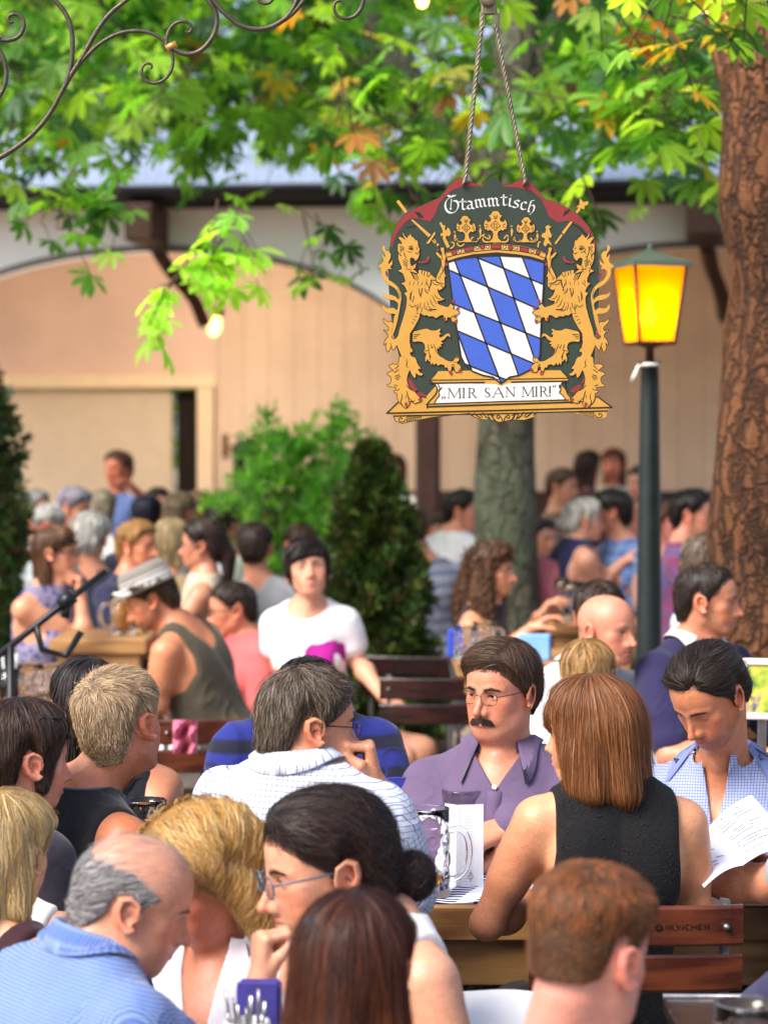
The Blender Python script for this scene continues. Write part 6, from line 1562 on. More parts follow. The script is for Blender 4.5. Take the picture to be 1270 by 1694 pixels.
# woman with glasses
q = Person('woman with a dark bun, grey glasses and white top holding a fist to her mouth', (541, 1436), 4.1, h=.0023, fem=1, yaw=-74, pitch=10, tyaw=-52, sh=(622, 1540, .02), hs=1.19, lean=(.22, .12, 0), skin=(224, 172, 146), face=dict(eye=.75, nose=1.05, lips=1.0, iris=(60, 44, 34), gaze=(0, -10)), arms={'R': dict(e=(455, 1790, -.10), w=(432, 1628, -.12), hand='fist', d=(.05, .0, 1), palm=(1, .35, 0)), 'L': dict(e=(760, 1800, -.12), w=(560, 1790, -.2))})
q.build_body(brow=(56, 42, 36), lips=(176, 104, 98))
m = C('white_top', (236, 232, 230)); q.garment('top', m, sleeve=0, sleeveless=.125, scoop=.022, seed=6, inf=.008); q.trousers(M_trs, h=.025)
def fl_back(P): return np.array([0, -.125, -.035]) - P + np.array([0, -.02, .0])
q.hair((52, 36, 32), thick=.013, n=13000, length=.10, width=.0005, vols=[('e', (0, -.142, -.045), (.036, .034, .040), .012)], flow=fl_back, jit=.10, tint=.25, seed=3, alt=(84, 58, 46), altp=.15)
sc = MB(); nb = q.hw([(0, -.118, -.035)])[0]
for k in range(9):
    a = k * 2 * math.pi / 9; P = [q.hw([(math.cos(a + t) * (.030 + .006 * math.sin(3 * t + k)), -.120 - .008 * math.sin(2 * t), -.036 + math.sin(a + t) * (.034 + .006 * math.cos(2 * t + k)))])[0] for t in np.linspace(0, 1.2, 8)]
    sc.tube(P, .0075, 7, True, .6)
sc.build('scrunchie', C('black_scrunchie', (40, 34, 50)), q.root, True)
q.glasses(plain('grey_frame', srgb(80, 92, 108), .25, .2), rx=.024, ry=.017, t=.0019, square=.4)
MB().tube(q.hw([(-.0805, -.004, -.040), (-.082, -.002, -.046), (-.081, 0, -.052)]), [.0022, .003, .0015], 8).build('earring', plain('gold', srgb(200, 150, 60), .25, .9), q.root, True)
# ring and bracelet on the raised hand
def band(owner, a, b, r, w, mat, nm):
    a, b = np.asarray(a), np.asarray(b); ax = unit(b - a); u = unit(np.cross(ax, (.3, .2, .9))); v = np.cross(ax, u)
    MB().tube([a + r * (math.cos(t) * u + math.sin(t) * v) for t in np.linspace(0, 2 * math.pi, 25)], w, 8).build(nm, mat, owner.root, True)
hc = q.hcaps['R']; band(q, hc[6][0] * .5 + hc[6][1] * .5, hc[6][1], .0098, .0024, plain('white_ring', (.85, .85, .85), .2), 'ring')
A_ = q.arm['R']; band(q, A_[2] + (A_[1] - A_[2]) * .12, A_[1], .0265, .0028, plain('gold', 0), 'bracelet')
# auburn hair from behind
q = Person('woman with long auburn brown hair seen from behind in front of the woman with glasses', (588, 1604), 3.55, h=.0028, fem=1, yaw=165, pitch=8, hs=1.0, tyaw=160, lean=(0, -.1, 0), face=dict(eye=0), arms={'R': 'fwd', 'L': 'fwd'})
q.build_body(); q.garment('top', C('dark_top', (60, 44, 44)), sleeve=.4, seed=7); q.trousers(M_trs, h=.025)
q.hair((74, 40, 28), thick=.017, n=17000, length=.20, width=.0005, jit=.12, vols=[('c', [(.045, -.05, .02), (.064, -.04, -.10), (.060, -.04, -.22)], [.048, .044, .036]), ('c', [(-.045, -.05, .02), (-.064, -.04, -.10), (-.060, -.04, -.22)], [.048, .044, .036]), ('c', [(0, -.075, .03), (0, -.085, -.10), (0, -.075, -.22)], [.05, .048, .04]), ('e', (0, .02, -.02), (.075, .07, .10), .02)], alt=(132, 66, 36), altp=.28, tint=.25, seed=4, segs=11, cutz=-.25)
hx = q.hw([(-.052, -.092, .072)])[0]; MB().box(hx, (.022, .02, .028), q.R @ np.eye(3), .006).build('hair_clip', plain('dark_clip', (.02, .015, .015), .3), q.root)
# fade haircut
p = Person('young man with a faded ginger crew cut at the bottom of the frame', (972, 1576), 3.45, h=.0025, yaw=140, pitch=10, roll=-3, tyaw=150, hs=1.03, lean=(-.05, -.1, 0), sh=(905, 1790, .05), skin=(232, 168, 156), face=dict(eye=0, nape=-.045, sideburn=-.03, chub=.1, splay=22), arms={'R': 'fwd', 'L': 'fwd'})
p.build_body(scalp=((112, 88, 72), .7), stubble=((170, 120, 100), .15, 0)); p.garment('shirt', C('pale_shirt', (200, 206, 226)), sleeve=.6, seed=8, scoop=.03); p.trousers(M_trs, h=.025)
p.hair((128, 90, 60), thick=.017, n=16000, length=.020, width=.00042, lift=.005, fade=(.02, .10), alt=(216, 122, 62), altp=.34, tint=.25, jit=.35, seed=5, root=.6, tip=1.2, segs=5)
# blonde at the left edge
q = Person('woman with a blonde bob at the left edge, maroon top over a white one', (8, 1412), 4.5, h=.003, fem=1, yaw=150, pitch=6, tyaw=140, sh=(0, 1545), face=dict(eye=0), skin=(222, 170, 130), arms={'R': 'down', 'L': 'down'})
q.build_body(); q.garment('top', C('maroon_top', (62, 24, 36)), sleeve=0, sleeveless=.12, scoop=.04, seed=9, h=.004); q.trousers(M_trs, h=.025)
q.hair((240, 190, 112), thick=.018, n=11000, length=.13, width=.0006, wave=.003, wfreq=50, jit=.2, vols=[('c', [(.055, -.03, .0), (.066, -.03, -.11)], [.036, .028]), ('c', [(-.055, -.03, .0), (-.066, -.03, -.11)], [.036, .028]), ('c', [(0, -.06, .0), (0, -.075, -.12)], [.055, .045])], alt=(255, 232, 180), altp=.38, tint=.22, seed=6, cutz=-.15)
q = Person('woman in a white vest just behind the blonde bob at the left edge', (-60, 1380), 4.8, h=.006, fem=1, yaw=160, tyaw=150, sh=(20, 1500), skin=(222, 176, 146), face=dict(eye=0), arms={'R': 'down', 'L': 'down'})
q.build_body(); q.garment('top', C('white_top', 0), sleeve=0, sleeveless=.13, scoop=.03, seed=10); q.hair((170, 130, 90), n=900, width=.002, length=.08)
# ---------- middle row
q = Person('woman with short dark hair and sunglasses pushed up on her head', (40, 1256), 4.9, h=.003, fem=1, yaw=120, pitch=4, tyaw=130, sh=(10, 1365), skin=(222, 160, 138), face=dict(eye=.7), arms={'R': 'down', 'L': 'down'})
q.build_body(brow=(60, 44, 36), lips=(180, 100, 96)); q.garment('top', C('dark_blue_top', (50, 46, 60)), sleeve=.3, seed=11); q.trousers(M_trs, h=.025)
def fl_side(P):
    dn = np.array([0, 0, -1.]); o = P - np.array([-.02, .02, .12]); o /= np.linalg.norm(o, axis=1)[:, None]; return o * .5 + dn * .8 + np.array([0, .25, 0])
q.hair((66, 46, 38), thick=.020, n=11000, length=.10, width=.00055, jit=.22, flow=fl_side, vols=[('c', [(.055, .035, .03), (.070, .02, -.055)], [.022, .014]), ('c', [(-.055, .035, .03), (-.070, .02, -.055)], [.022, .014]), ('c', [(.03, -.065, .0), (.03, -.075, -.065)], [.045, .035]), ('c', [(-.03, -.065, .0), (-.03, -.075, -.065)], [.045, .035])], alt=(110, 76, 56), altp=.2, seed=7)
q.glasses(plain('black_frame', (.02, .02, .02), .2), rx=.028, ry=.020, t=.002, z=.095, y=.075, temples=True, tint=(.25, .35, .2))
q = Person('woman with long dark hair mostly hidden behind the man with spiky blond hair', (142, 1168), 5.9, h=.006, fem=1, yaw=190, pitch=5, skin=(214, 152, 118), face=dict(eye=0), sh=(165, 1270), arms={'R': dict(e=(262, 1330, -.05), w=(215, 1240, .1)), 'L': 'fwd'})
q.build_body(); q.garment('top', C('black_top', (30, 28, 32)), sleeve=0, sleeveless=.12, seed=12); q.trousers(M_trs, h=.025)
q.hair((50, 36, 32), thick=.018, n=2600, length=.2, width=.0018, jit=.15, vols=[('c', [(.04, -.05, .0), (.05, -.06, -.20)], [.05, .03]), ('c', [(-.04, -.05, .0), (-.05, -.06, -.20)], [.05, .03])], seed=8)
p = Person('man with short spiky sandy blond hair and a black sleeveless shirt, back to the camera', (199, 1199), 5.1, h=.0026, yaw=150, pitch=-2, roll=6, tyaw=132, sh=(128, 1325, -.02), lean=(.0, -.1, 0), girth=1.08, sw=.19, hs=1.02, skin=(212, 142, 108), tanned=(198, 116, 72), face=dict(eye=0, nape=-.085, sideburn=-.02), arms={'R': dict(e=(215, 1560, -.02), w=(330, 1530, .18)), 'L': 'fwd'})
p.build_body(stubble=((150, 110, 80), .2, 0), scalp=((150, 120, 90), .35)); p.garment('tank_top', C('black_tank', (34, 32, 36), sheen=.3), sleeve=0, sleeveless=.155, scoop=.012, seed=13, inf=.010, fold=.005); p.trousers(M_jean, h=.025)
def fl_up(P):
    wh = np.array([.0, -.06, .115]); o = P - wh; o /= np.linalg.norm(o, axis=1)[:, None] + 1e-6; t_ = sstep(.04, .1, P[:, 2])[:, None]; return o * .8 + np.array([0, 0, -.6]) * (1 - t_) + np.array([0, .8, 0]) * t_
p.hair((196, 158, 118), thick=.012, n=16000, length=.026, width=.00045, lift=.008, fade=(-.07, .08), flow=fl_up, alt=(242, 212, 170), altp=.38, tint=.24, jit=.42, clump=.7, seed=9, root=.6, tip=1.25, segs=6, rough_edge=.012)
# checked shirt
p = Person('man with tousled greying hair and wire glasses in a white checked shirt, fist to chin', (511, 1199), 4.8, h=.0023, yaw=108, pitch=4, tyaw=152, hs=.97, sh=(500, 1292, -.01), lean=(0, -.05, 0), girth=1.04, sw=.185, skin=(216, 156, 126), face=dict(eye=.8, nape=-.092, sideburn=-.03, nose=.95, iris=(80, 90, 80)), arms={'L': dict(e=(650, 1420, .16), w=(622, 1305, .0), hand='fist', d=(-.22, .0, 1), palm=(-.9, -.1, -.1)), 'R': dict(e=(672, 1475, -.06), w=(640, 1440, .22))})
p.build_body(brow=(80, 66, 54), stubble=((130, 110, 96), .22, 0), scalp=((80, 66, 54), .4))
m = C('white_check_shirt', (218, 222, 238), 'check', srgb(70, 84, 150), sc=.0112, lw=.10); p.garment('shirt', m, sleeve=1.75, seed=14, fold=.004, inf=.013, loose=.01); p.collar(m, hgt=.032, flap=.05); p.trousers(M_jean, h=.025)
def fl_mess(P):
    wh = np.array([.01, -.05, .115]); o = P - wh; o /= np.linalg.norm(o, axis=1)[:, None] + 1e-6; f_ = sstep(.0, .07, P[:, 1])[:, None] * sstep(.04, .08, P[:, 2])[:, None]
    return o + np.array([0, -.05, -.75]) * (1 - f_) + f_ * np.array([-.5, .4, .2])
p.hair((86, 68, 54), thick=.013, n=15000, length=.045, width=.0005, lift=.005, wave=.002, wfreq=130, flow=fl_mess, alt=(168, 150, 128), altp=.24, tint=.3, jit=.45, clump=.75, seed=10, rough_edge=.012)
p.glasses(M_wire, rx=.021, ry=.015, t=.0011, square=.3); band(p, p.arm['L'][2] + [0, 0, -.03], p.arm['L'][2], .031, .004, plain('green_watch', srgb(110, 140, 120), .4), 'watch')
p = Person('man in a blue and black striped T-shirt, face hidden behind the man in checks', (510, 1166), 5.9, h=.006, yaw=15, pitch=0, sh=(508, 1200), sw=.185, girth=1.08, skin=(196, 140, 110), face=dict(eye=0), arms={'R': dict(e=(368, 1370, -.05), w=(480, 1400, -.2)), 'L': dict(e=(655, 1370, -.05), w=(560, 1400, -.2))})
p.build_body(brow=(40, 30, 26)); p.garment('t_shirt', C('blue_striped', (34, 46, 140), 'hstripe', srgb(26, 26, 52), sc=.072, lw=.46), sleeve=.75, seed=15, fold=.006); p.trousers(M_trs, h=.025); p.hair((46, 34, 30), n=1600, width=.0016, length=.03, seed=11)
# purple shirt
p = Person('man with a dark moustache and thin glasses in a purple shirt', (828, 1143), 5.7, h=.0021, yaw=-36, pitch=4, roll=1, tyaw=-10, sh=(828, 1262, .02), lean=(.0, .1, 0), girth=1.1, sw=.18, skin=(216, 152, 124), face=dict(chub=.3, nose=1.08, eye=.85, gaze=(14, 3), lips=.85, iris=(50, 46, 40), sideburn=-.005, nape=-.07, wide=1.02), arms={'R': dict(e=(712, 1410, -.08), w=(790, 1412, -.12), hand='relax', d=(1, -.25, .1), palm=(0, .5, -1)), 'L': dict(e=(925, 1385, -.10), w=(846, 1366, -.14), hand='loose', d=(-1, -.3, -.35), palm=(-.1, .5, -1))})
p.build_body(brow=(60, 44, 36), stubble=((150, 112, 96), .22, 0), lips=(190, 112, 100))
m = C('purple_shirt', (112, 92, 126)); p.garment('shirt', m, sleeve=1.9, vneck=.062, vwide=.040, seed=16, fold=.0045, inf=.012); p.collar(m, open_=.045, flap=.085, hgt=.034); p.placket(m, M_btn, z0=-.062, z1=-.36, n=4); p.trousers(M_trs, h=.025)
def fl_part(P):
    r_s = np.stack([np.where(P[:, 0] > -.045, 1.0, -.5), .22 + 0 * P[:, 0], 0 * P[:, 0]], 1); t_ = sstep(.045, .10, P[:, 2])[:, None]; fr = sstep(-.05, .02, P[:, 1])[:, None]
    o = P - np.array([0, -.04, .11]); o /= np.linalg.norm(o, axis=1)[:, None] + 1e-6
    return t_ * fr * r_s + (1 - t_ * fr) * (o * .4 + np.array([0, -.35, -.9]))
p.hair((92, 64, 44), thick=.018, n=14000, length=.062, width=.0005, flow=fl_part, alt=(128, 98, 74), altp=.2, tint=.26, jit=.14, seed=12)
p.glasses(M_wire, rx=.0235, ry=.0165, t=.0009, square=.5); p.moustache((52, 38, 32), n=520, w=.027, drop=.019)
# auburn bob in black dress
q = Person('woman with an auburn bob in a black sleeveless dress, back to the camera', (978, 1212), 5.0, h=.0023, fem=1, yaw=-116, pitch=2, tyaw=-172, sh=(1010, 1318, 0), lean=(.04, -.02, 0), sw=.178, skin=(228, 172, 134), tanned=(214, 146, 110), face=dict(eye=.8, nose=.85, lips=1.05), arms={'L': dict(e=(805, 1528, .0), w=(905, 1480, .22), hand='relax', d=(1, .5, .1), palm=(0, .3, -1)), 'R': dict(e=(1150, 1505, .04), w=(1120, 1480, .30))})
q.build_body(brow=(96, 60, 40), lips=(198, 104, 100)); q.garment('dress', C('black_lace', (20, 18, 21), 'jacquard', sheen=.03), sleeve=0, sleeveless=.128, scoop=.006, seed=17, inf=.008, fold=.003); q.trousers(M_trs, h=.025, name='skirt')
def fl_bob(P):
    dn = np.array([0, 0, -1.]); o = P * np.array([1, 1, 0]); o /= np.linalg.norm(o, axis=1)[:, None] + 1e-6; t_ = sstep(.05, .115, P[:, 2])[:, None]
    return o * (.15 + 1.0 * t_) + dn * (1 - .6 * t_)
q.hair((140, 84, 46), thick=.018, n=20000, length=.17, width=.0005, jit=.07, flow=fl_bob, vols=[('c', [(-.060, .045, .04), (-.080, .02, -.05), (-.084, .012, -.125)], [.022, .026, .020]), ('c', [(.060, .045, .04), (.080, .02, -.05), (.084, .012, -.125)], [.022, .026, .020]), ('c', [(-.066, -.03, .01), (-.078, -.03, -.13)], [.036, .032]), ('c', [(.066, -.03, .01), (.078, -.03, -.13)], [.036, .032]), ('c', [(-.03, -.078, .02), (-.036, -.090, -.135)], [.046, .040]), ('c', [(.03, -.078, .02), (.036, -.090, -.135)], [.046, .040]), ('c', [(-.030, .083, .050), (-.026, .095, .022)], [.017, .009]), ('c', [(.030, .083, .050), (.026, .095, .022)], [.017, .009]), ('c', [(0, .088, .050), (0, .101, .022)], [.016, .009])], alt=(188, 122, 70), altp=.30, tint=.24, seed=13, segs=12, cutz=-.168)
# man with the menu
p = Person('man with slicked back dark hair and a light blue shirt looking down at the menu', (1172, 1150), 5.5, h=.0023, yaw=-46, pitch=36, roll=0, tyaw=-18, sh=(1196, 1280, .13), lean=(0, .10, 0), sw=.185, skin=(208, 142, 106), face=dict(eye=0, nose=1.0, sideburn=-.025, recede=.010, nape=-.08), arms={'R': dict(e=(1105, 1430, -.10), w=(1150, 1440, -.22), hand='hold', d=(.8, -.2, .3), palm=(.3, -.3, -1)), 'L': dict(e=(1340, 1420, -.1), w=(1290, 1440, -.24), hand='hold', d=(-.8, -.2, .3), palm=(.3, -.3, -1))})
p.build_body(brow=(50, 36, 30), stubble=((84, 60, 48), .55, 1), lips=(176, 100, 90), scalp=((50, 38, 32), .5))
m = C('fine_check_shirt', (190, 202, 236), 'check', srgb(104, 116, 176), sc=.0066, lw=.20); p.garment('shirt', m, sleeve=1.15, vneck=.15, vwide=.028, seed=18, fold=.0045, inf=.011); p.collar(C('blue_collar', (140, 156, 214)), open_=.075, flap=.10, hgt=.036); p.trousers(M_jean, h=.02)
p.hair((58, 42, 33), thick=.014, n=14000, length=.08, width=.0005, wave=.0015, wfreq=110, flow=lambda P: np.stack([np.where(P[:, 0] < -.035, -.15, .55) * sstep(0, .09, P[:, 2]), -1 + 0 * P[:, 0], -.25 + 0 * P[:, 0]], 1), alt=(110, 92, 80), altp=.12, tint=.3, jit=.2, seed=14, part=-.035)
p = Person('person cut off at the right edge whose bare forearm rests on the table', (1420, 1230), 5.1, h=.005, yaw=-90, tyaw=-80, sh=(1400, 1330, 0), skin=(214, 152, 120), tanned=(220, 156, 122), face=dict(eye=0), arms={'R': dict(e=(1350, 1560, .1), w=(1280, 1500, .2)), 'L': dict(e=(1262, 1462, .0), w=(1120, 1452, .12), hand='relax', d=(-1, .4, -.1))})
p.build_body(); p.garment('t_shirt', C('grey_tee', (186, 186, 192)), sleeve=.75, seed=19); p.trousers(M_jean, h=.02); p.hair((70, 54, 44), n=900, width=.002)
p = Person('person in a navy jacket cut off at the right edge of the frame', (1400, 1420), 4.2, h=.007, yaw=-120, tyaw=-110, sh=(1385, 1560, 0), face=dict(eye=0), arms={'R': 'down', 'L': dict(e=(1275, 1690, -.05), w=(1290, 1800, .1))})
p.build_body(); p.garment('jacket', C('navy_jacket', (44, 42, 84)), sleeve=1.9, seed=20, inf=.018); p.hair((60, 46, 40), n=800, width=.002)
# ---------- people behind the middle table
def brown(q, c, **k):
    d = dict(thick=.015, n=1800, length=.045, width=.0016, tint=.25, jit=.3); d.update(k); return q.hair(c, **d)
LONG = lambda l=.2, w=.05: [('c', [(.04, -.04, .0), (.055, -.045, -l)], [w, w * .7]), ('c', [(-.04, -.04, .0), (-.055, -.045, -l)], [w, w * .7]), ('c', [(0, -.07, .0), (0, -.08, -l)], [w, w * .8])]
q = Person('girl with dark blonde hair tied back in front of the bald man in white', (974, 1122), 6.6, h=.005, fem=1, hs=.92, yaw=165, pitch=5, roll=8, sh=(968, 1215), sw=.14, face=dict(eye=0), arms={'R': 'fwd', 'L': 'fwd'})
q.build_body(); q.garment('top', C('white_top', 0), sleeve=.5, seed=21); brown(q, (206, 152, 88), length=.10, n=3500, width=.0012, alt=(206, 166, 110), altp=.3, vols=[('c', [(0, -.085, .03), (-.02, -.10, -.08)], [.03, .022])], wave=.003)
p = Person('bald smiling man in a white shirt facing right beside the lamp post', (1003, 1042), 7.4, h=.0034, yaw=48, pitch=2, tyaw=30, sh=(968, 1120, .03), girth=1.05, skin=(224, 158, 134), face=dict(eye=.7, mouth=.0022, nose=1.05, recede=.05, bald=.05), arms={'R': 'fwd', 'L': 'fwd'})
p.build_body(brow=(150, 116, 92), lips=(170, 90, 84), scalp=((170, 130, 110), .3)); m = C('white_shirt', (222, 226, 238)); p.garment('shirt', m, sleeve=1.7, seed=22, vneck=.1); p.collar(m, open_=.04); p.trousers(M_trs, h=.025)
p = Person('dark haired man hidden behind the bald man in the white shirt', (990, 1020), 8.0, h=.007, yaw=172, sh=(958, 1120), face=dict(eye=0), arms={'R': 'fwd', 'L': 'fwd'})
p.build_body(); p.garment('shirt', C('white_shirt', 0), sleeve=1.6, seed=23); brown(p, (72, 52, 40), n=1500, width=.002)
p = Person('man in a navy polo shirt with a white collar looking to the right', (1170, 994), 7.5, h=.0034, yaw=74, pitch=2, tyaw=40, sh=(1150, 1078, .02), sw=.185, skin=(214, 150, 120), face=dict(eye=.8, nose=1.0, recede=.012, sideburn=-.03, mouth=.001), arms={'R': 'fwd', 'L': 'fwd'})
p.build_body(brow=(60, 44, 36), stubble=((110, 84, 72), .3, 0), scalp=((70, 54, 46), .5)); p.garment('polo_shirt', C('navy_polo', (44, 38, 84)), sleeve=.8, vneck=.1, seed=24); p.collar(C('white_collar', (232, 230, 228)), open_=.05, flap=.08, hgt=.036); brown(p, (66, 50, 42), length=.025, width=.0012, n=3500, thick=.009); p.trousers(M_trs, h=.025)
p = Person('greying man in a pale green plaid shirt behind the man in the navy polo', (1172, 938), 8.6, h=.006, yaw=128, pitch=6, tyaw=140, sh=(1205, 1010, 0), skin=(206, 150, 124), face=dict(eye=0), arms={'R': 'fwd', 'L': 'fwd'})
p.build_body(); p.garment('shirt', C('pale_plaid', (222, 228, 234), 'plaid', srgb(150, 190, 190), sc=.045, c3=srgb(110, 140, 170)), sleeve=.9, seed=25); brown(p, (116, 94, 76), alt=(160, 144, 126), altp=.3, thick=.018)
# woman in the white T-shirt
q = Person('woman with short dark hair in a white T-shirt with a magenta print, head tilted back', (509, 945), 9.75, h=.0044, fem=1, yaw=6, pitch=-14, roll=-6, tyaw=-12, sh=(510, 1010, .02), sw=.17, hs=1.12, lean=(-.06, -.05, 0), skin=(232, 178, 152), face=dict(eye=.6, lips=1.1), arms={'R': dict(e=(462, 1095, .02), w=(500, 1150, -.2)), 'L': dict(e=(592, 1095, .03), w=(632, 1150, -.22), hand='flat', d=(.7, -.5, -.4))})
q.build_body(brow=(44, 32, 28), lips=(206, 96, 110))
def tee_print():
    t = NT('printed_tee'); cu = attr(t, 'cuv').outputs['Vector']; v = t.n('ShaderNodeVectorMath', operation='SUBTRACT'); t.l(cu, v.inputs[0]); v.inputs[1].default_value = (-.105, -.165, 0)
    v2 = t.n('ShaderNodeVectorMath', operation='MULTIPLY'); t.l(v.outputs[0], v2.inputs[0]); v2.inputs[1].default_value = (1 / .105, 1 / .055, 0); ln_ = t.n('ShaderNodeVectorMath', operation='LENGTH'); t.l(v2.outputs[0], ln_.inputs[0])
    m_ = t.ramp(t.math('ADD', ln_.outputs['Value'], t.math('MULTIPLY', t.math('SUBTRACT', t.noise(9, 3, cu), .5), .9)), [(.88, 1), (.94, 0)])
    return t.done(t.bsdf(t.mix(m_, srgb(236, 234, 240), srgb(158, 30, 130)), .85, 0, t.bump(t.noise(30, 4, t.coord()), .3, .005), .2))
q.garment('t_shirt', tee_print(), sleeve=.55, seed=26, neckdrop=.02); q.trousers(None, kneedir=(.95, -.3, 0), skin=True, h=.012, name='bare_legs'); brown(q, (48, 36, 32), length=.07, n=3000, width=.0016, thick=.018, sweep=.9, vols=[('c', [(-.055, .03, .06), (-.072, .01, .0), (-.070, .0, -.03)], [.018, .014, .010]), ('c', [(.055, .03, .06), (.072, .01, .0), (.070, .0, -.03)], [.018, .014, .010]), ('c', [(-.04, .075, .062), (.02, .088, .05), (.05, .07, .045)], [.02, .018, .016]), ('e', (0, -.04, .02), (.078, .075, .080), .03)])
# man with a hat and olive vest
p = Person('bearded man in a striped grey hat and olive tank top bending over to the left', (250, 992), 9.2, h=.0042, yaw=-88, pitch=24, tyaw=-112, sh=(298, 1045, .02), lean=(-.42, .05, 0), sw=.19, girth=1.0, skin=(220, 152, 116), face=dict(eye=.5, sideburn=-.04, nose=1.1), arms={'R': dict(e=(250, 1130, .15), w=(190, 1150, .1)), 'L': dict(e=(262, 1165, -.12), w=(180, 1172, -.05))})
p.build_body(brow=(70, 50, 40), stubble=((70, 48, 36), .95, 1), scalp=((80, 58, 44), .6)); p.garment('tank_top', C('olive_tank', (84, 76, 60)), sleeve=0, sleeveless=.13, scoop=.02, back=(.085, .14), seed=27, fold=.007); p.trousers(M_brt, h=.012, kneedir=(-1, -.1, 0))
brown(p, (92, 66, 46), n=2200)
hv = []; hat = MB(); R_ = p.R
def ringpts(rx, ry, z, n=28, dy=-.01): return [p.hw([(rx * math.cos(a), dy + ry * math.sin(a), z)])[0] for a in np.linspace(0, 2 * math.pi, n, endpoint=False)]
prof = [(.125, .150, .055), (.122, .147, .050), (.088, .112, .056), (.087, .111, .085), (.083, .106, .125), (.070, .092, .150), (.03, .05, .150), (.004, .006, .142)]
V = []; [V.extend(ringpts(*a_)) for a_ in prof]; F_ = [(k * 28 + j, k * 28 + (j + 1) % 28, (k + 1) * 28 + (j + 1) % 28, (k + 1) * 28 + j) for k in range(len(prof) - 1) for j in range(28)] + [tuple(range(7 * 28, 8 * 28))]
hat.add(V, F_); ho = hat.build('hat', cloth_mat('hat_stripe', srgb(150, 142, 134), weave=False), p.root, True)
for z0_, z1_, cc in ((.058, .074, (232, 230, 226)), (.080, .092, (232, 230, 226)), (.10, .108, (210, 206, 200))):
    hb = MB(); V = ringpts(.0895 if z0_ < .09 else .0875, .1135 if z0_ < .09 else .111, z0_) + ringpts(.089 if z0_ < .09 else .0865, .113 if z0_ < .09 else .110, z1_); hb.add(V, [(j, (j + 1) % 28, 28 + (j + 1) % 28, 28 + j) for j in range(28)]); hb.build('hat_band', C('hat_band%d' % cc[0], cc), ho, True)
p = Person('man with glasses in a coral T-shirt facing left behind the olive tank top', (384, 1008), 10.0, h=.0052, yaw=-78, pitch=8, tyaw=-60, sh=(405, 1062, .02), skin=(226, 156, 128), face=dict(eye=.6, nose=1.05), arms={'R': 'fwd', 'L': 'down'})
p.build_body(brow=(60, 44, 36)); p.garment('t_shirt', C('coral_tee', (232, 112, 112)), sleeve=.6, seed=28); brown(p, (72, 52, 42), n=1600, length=.025, width=.0018, thick=.010); p.glasses(plain('black_frame', 0), t=.002, lens=False); p.trousers(M_sandt, h=.025)
# ---------- further back
def bg(label, head, D, c_hair, c_top, yaw=180, hs=1.0, fem=0, sh=None, top='shirt', kind='plain', c2=(90, 100, 150), skin=(214, 156, 130), pitch=0, roll=0, arms=None, sleeve=.6, hair=None, tyaw=None, lean=(0, 0, 0), sleeveless=None, h=None, girth=1.0, tr=True, sw=.178, sc=.03, face=None, group=None):
    p = Person(label, head, D, h=h or max(.006, D * .00056), yaw=yaw, pitch=pitch, roll=roll, tyaw=tyaw, fem=fem, hs=hs, sh=sh, skin=skin, face=dict(face or {}, eye=(.6 if (h or max(.006, D * .00056)) < .0062 and abs(((yaw + 180) % 360) - 180) < 110 else 0)), arms=arms or {'R': 'fwd', 'L': 'fwd'}, lean=lean, girth=girth, sw=sw)
    p.build_body(brow=(80, 60, 48), lips=(186, 100, 96))
    p.garment(top, C('cloth_%d_%d_%d_%s' % (*c_top, kind), c_top, kind, srgb(*c2), sc=sc, lw=.4, c3=srgb(*c2)), sleeve=sleeve, sleeveless=sleeveless, seed=int(head[0]) % 97)
    if tr: p.trousers(M_trs if int(head[0]) % 2 else M_sandt, h=.035)
    d = dict(thick=.016, n=900, length=.05, width=.0028, tint=.25, jit=.3, h=.008, seed=int(head[0]) % 50); d.update(hair or {}); p.hair(c_hair, **d); return p
q = bg('woman with long brown hair and glasses resting chin on hand, floral dress', (94, 914), 10.6, (118, 80, 54), (150, 140, 170), yaw=80, fem=1, sh=(78, 985), kind='floral', c2=(60, 70, 130), top='dress', sleeve=0, sleeveless=.115, h=.005, skin=(226, 168, 138), arms={'R': dict(e=(140, 1062, -.05), w=(134, 985, -.02), hand='loose', d=(-.1, 0, 1), palm=(-1, 0, 0)), 'L': dict(e=(95, 1065, .2), w=(165, 1050, .15))}, hair=dict(length=.22, n=2200, width=.002, vols=LONG(.26, .042), wave=.003), tyaw=60)
q.glasses(plain('black_frame', 0), t=.002, lens=False)
bg('white haired person in a dark navy jacket seen from behind', (150, 890), 11.6, (255, 250, 240), (36, 40, 66), yaw=170, sh=(158, 958), sleeve=1.8, hair=dict(thick=.024), top='jacket')
bg('blond man in navy facing right between the white hair and the ponytail', (228, 904), 11.2, (214, 158, 96), (40, 44, 78), yaw=62, sh=(215, 965), sleeve=1.8, skin=(222, 154, 122), top='jacket', hair=dict(length=.06, n=1300))
q = bg('woman with glasses and a long dark ponytail facing left, cream top', (334, 902), 10.9, (62, 42, 36), (220, 206, 178), yaw=-96, fem=1, sh=(338, 965), sleeve=0, sleeveless=.12, top='top', h=.0055, hair=dict(length=.14, n=2000, width=.002, vols=[('c', [(0, -.10, .03), (0, -.14, -.06), (0, -.13, -.22)], [.03, .036, .018])], flow=lambda P: np.array([0, -.6, -.6]) + 0 * P)); q.glasses(plain('black_frame', 0), t=.002, lens=False)
bg('man with dark hair in a grey T-shirt, back to the camera', (421, 906), 11.2, (70, 52, 42), (168, 168, 174), yaw=176, sh=(432, 972), lean=(-.12, 0, 0), hair=dict(length=.03), h=.0055)
bg('person with tousled brown hair half hidden behind the woman in the white T-shirt', (497, 902), 12.6, (98, 70, 50), (90, 70, 60), yaw=190, fem=1)
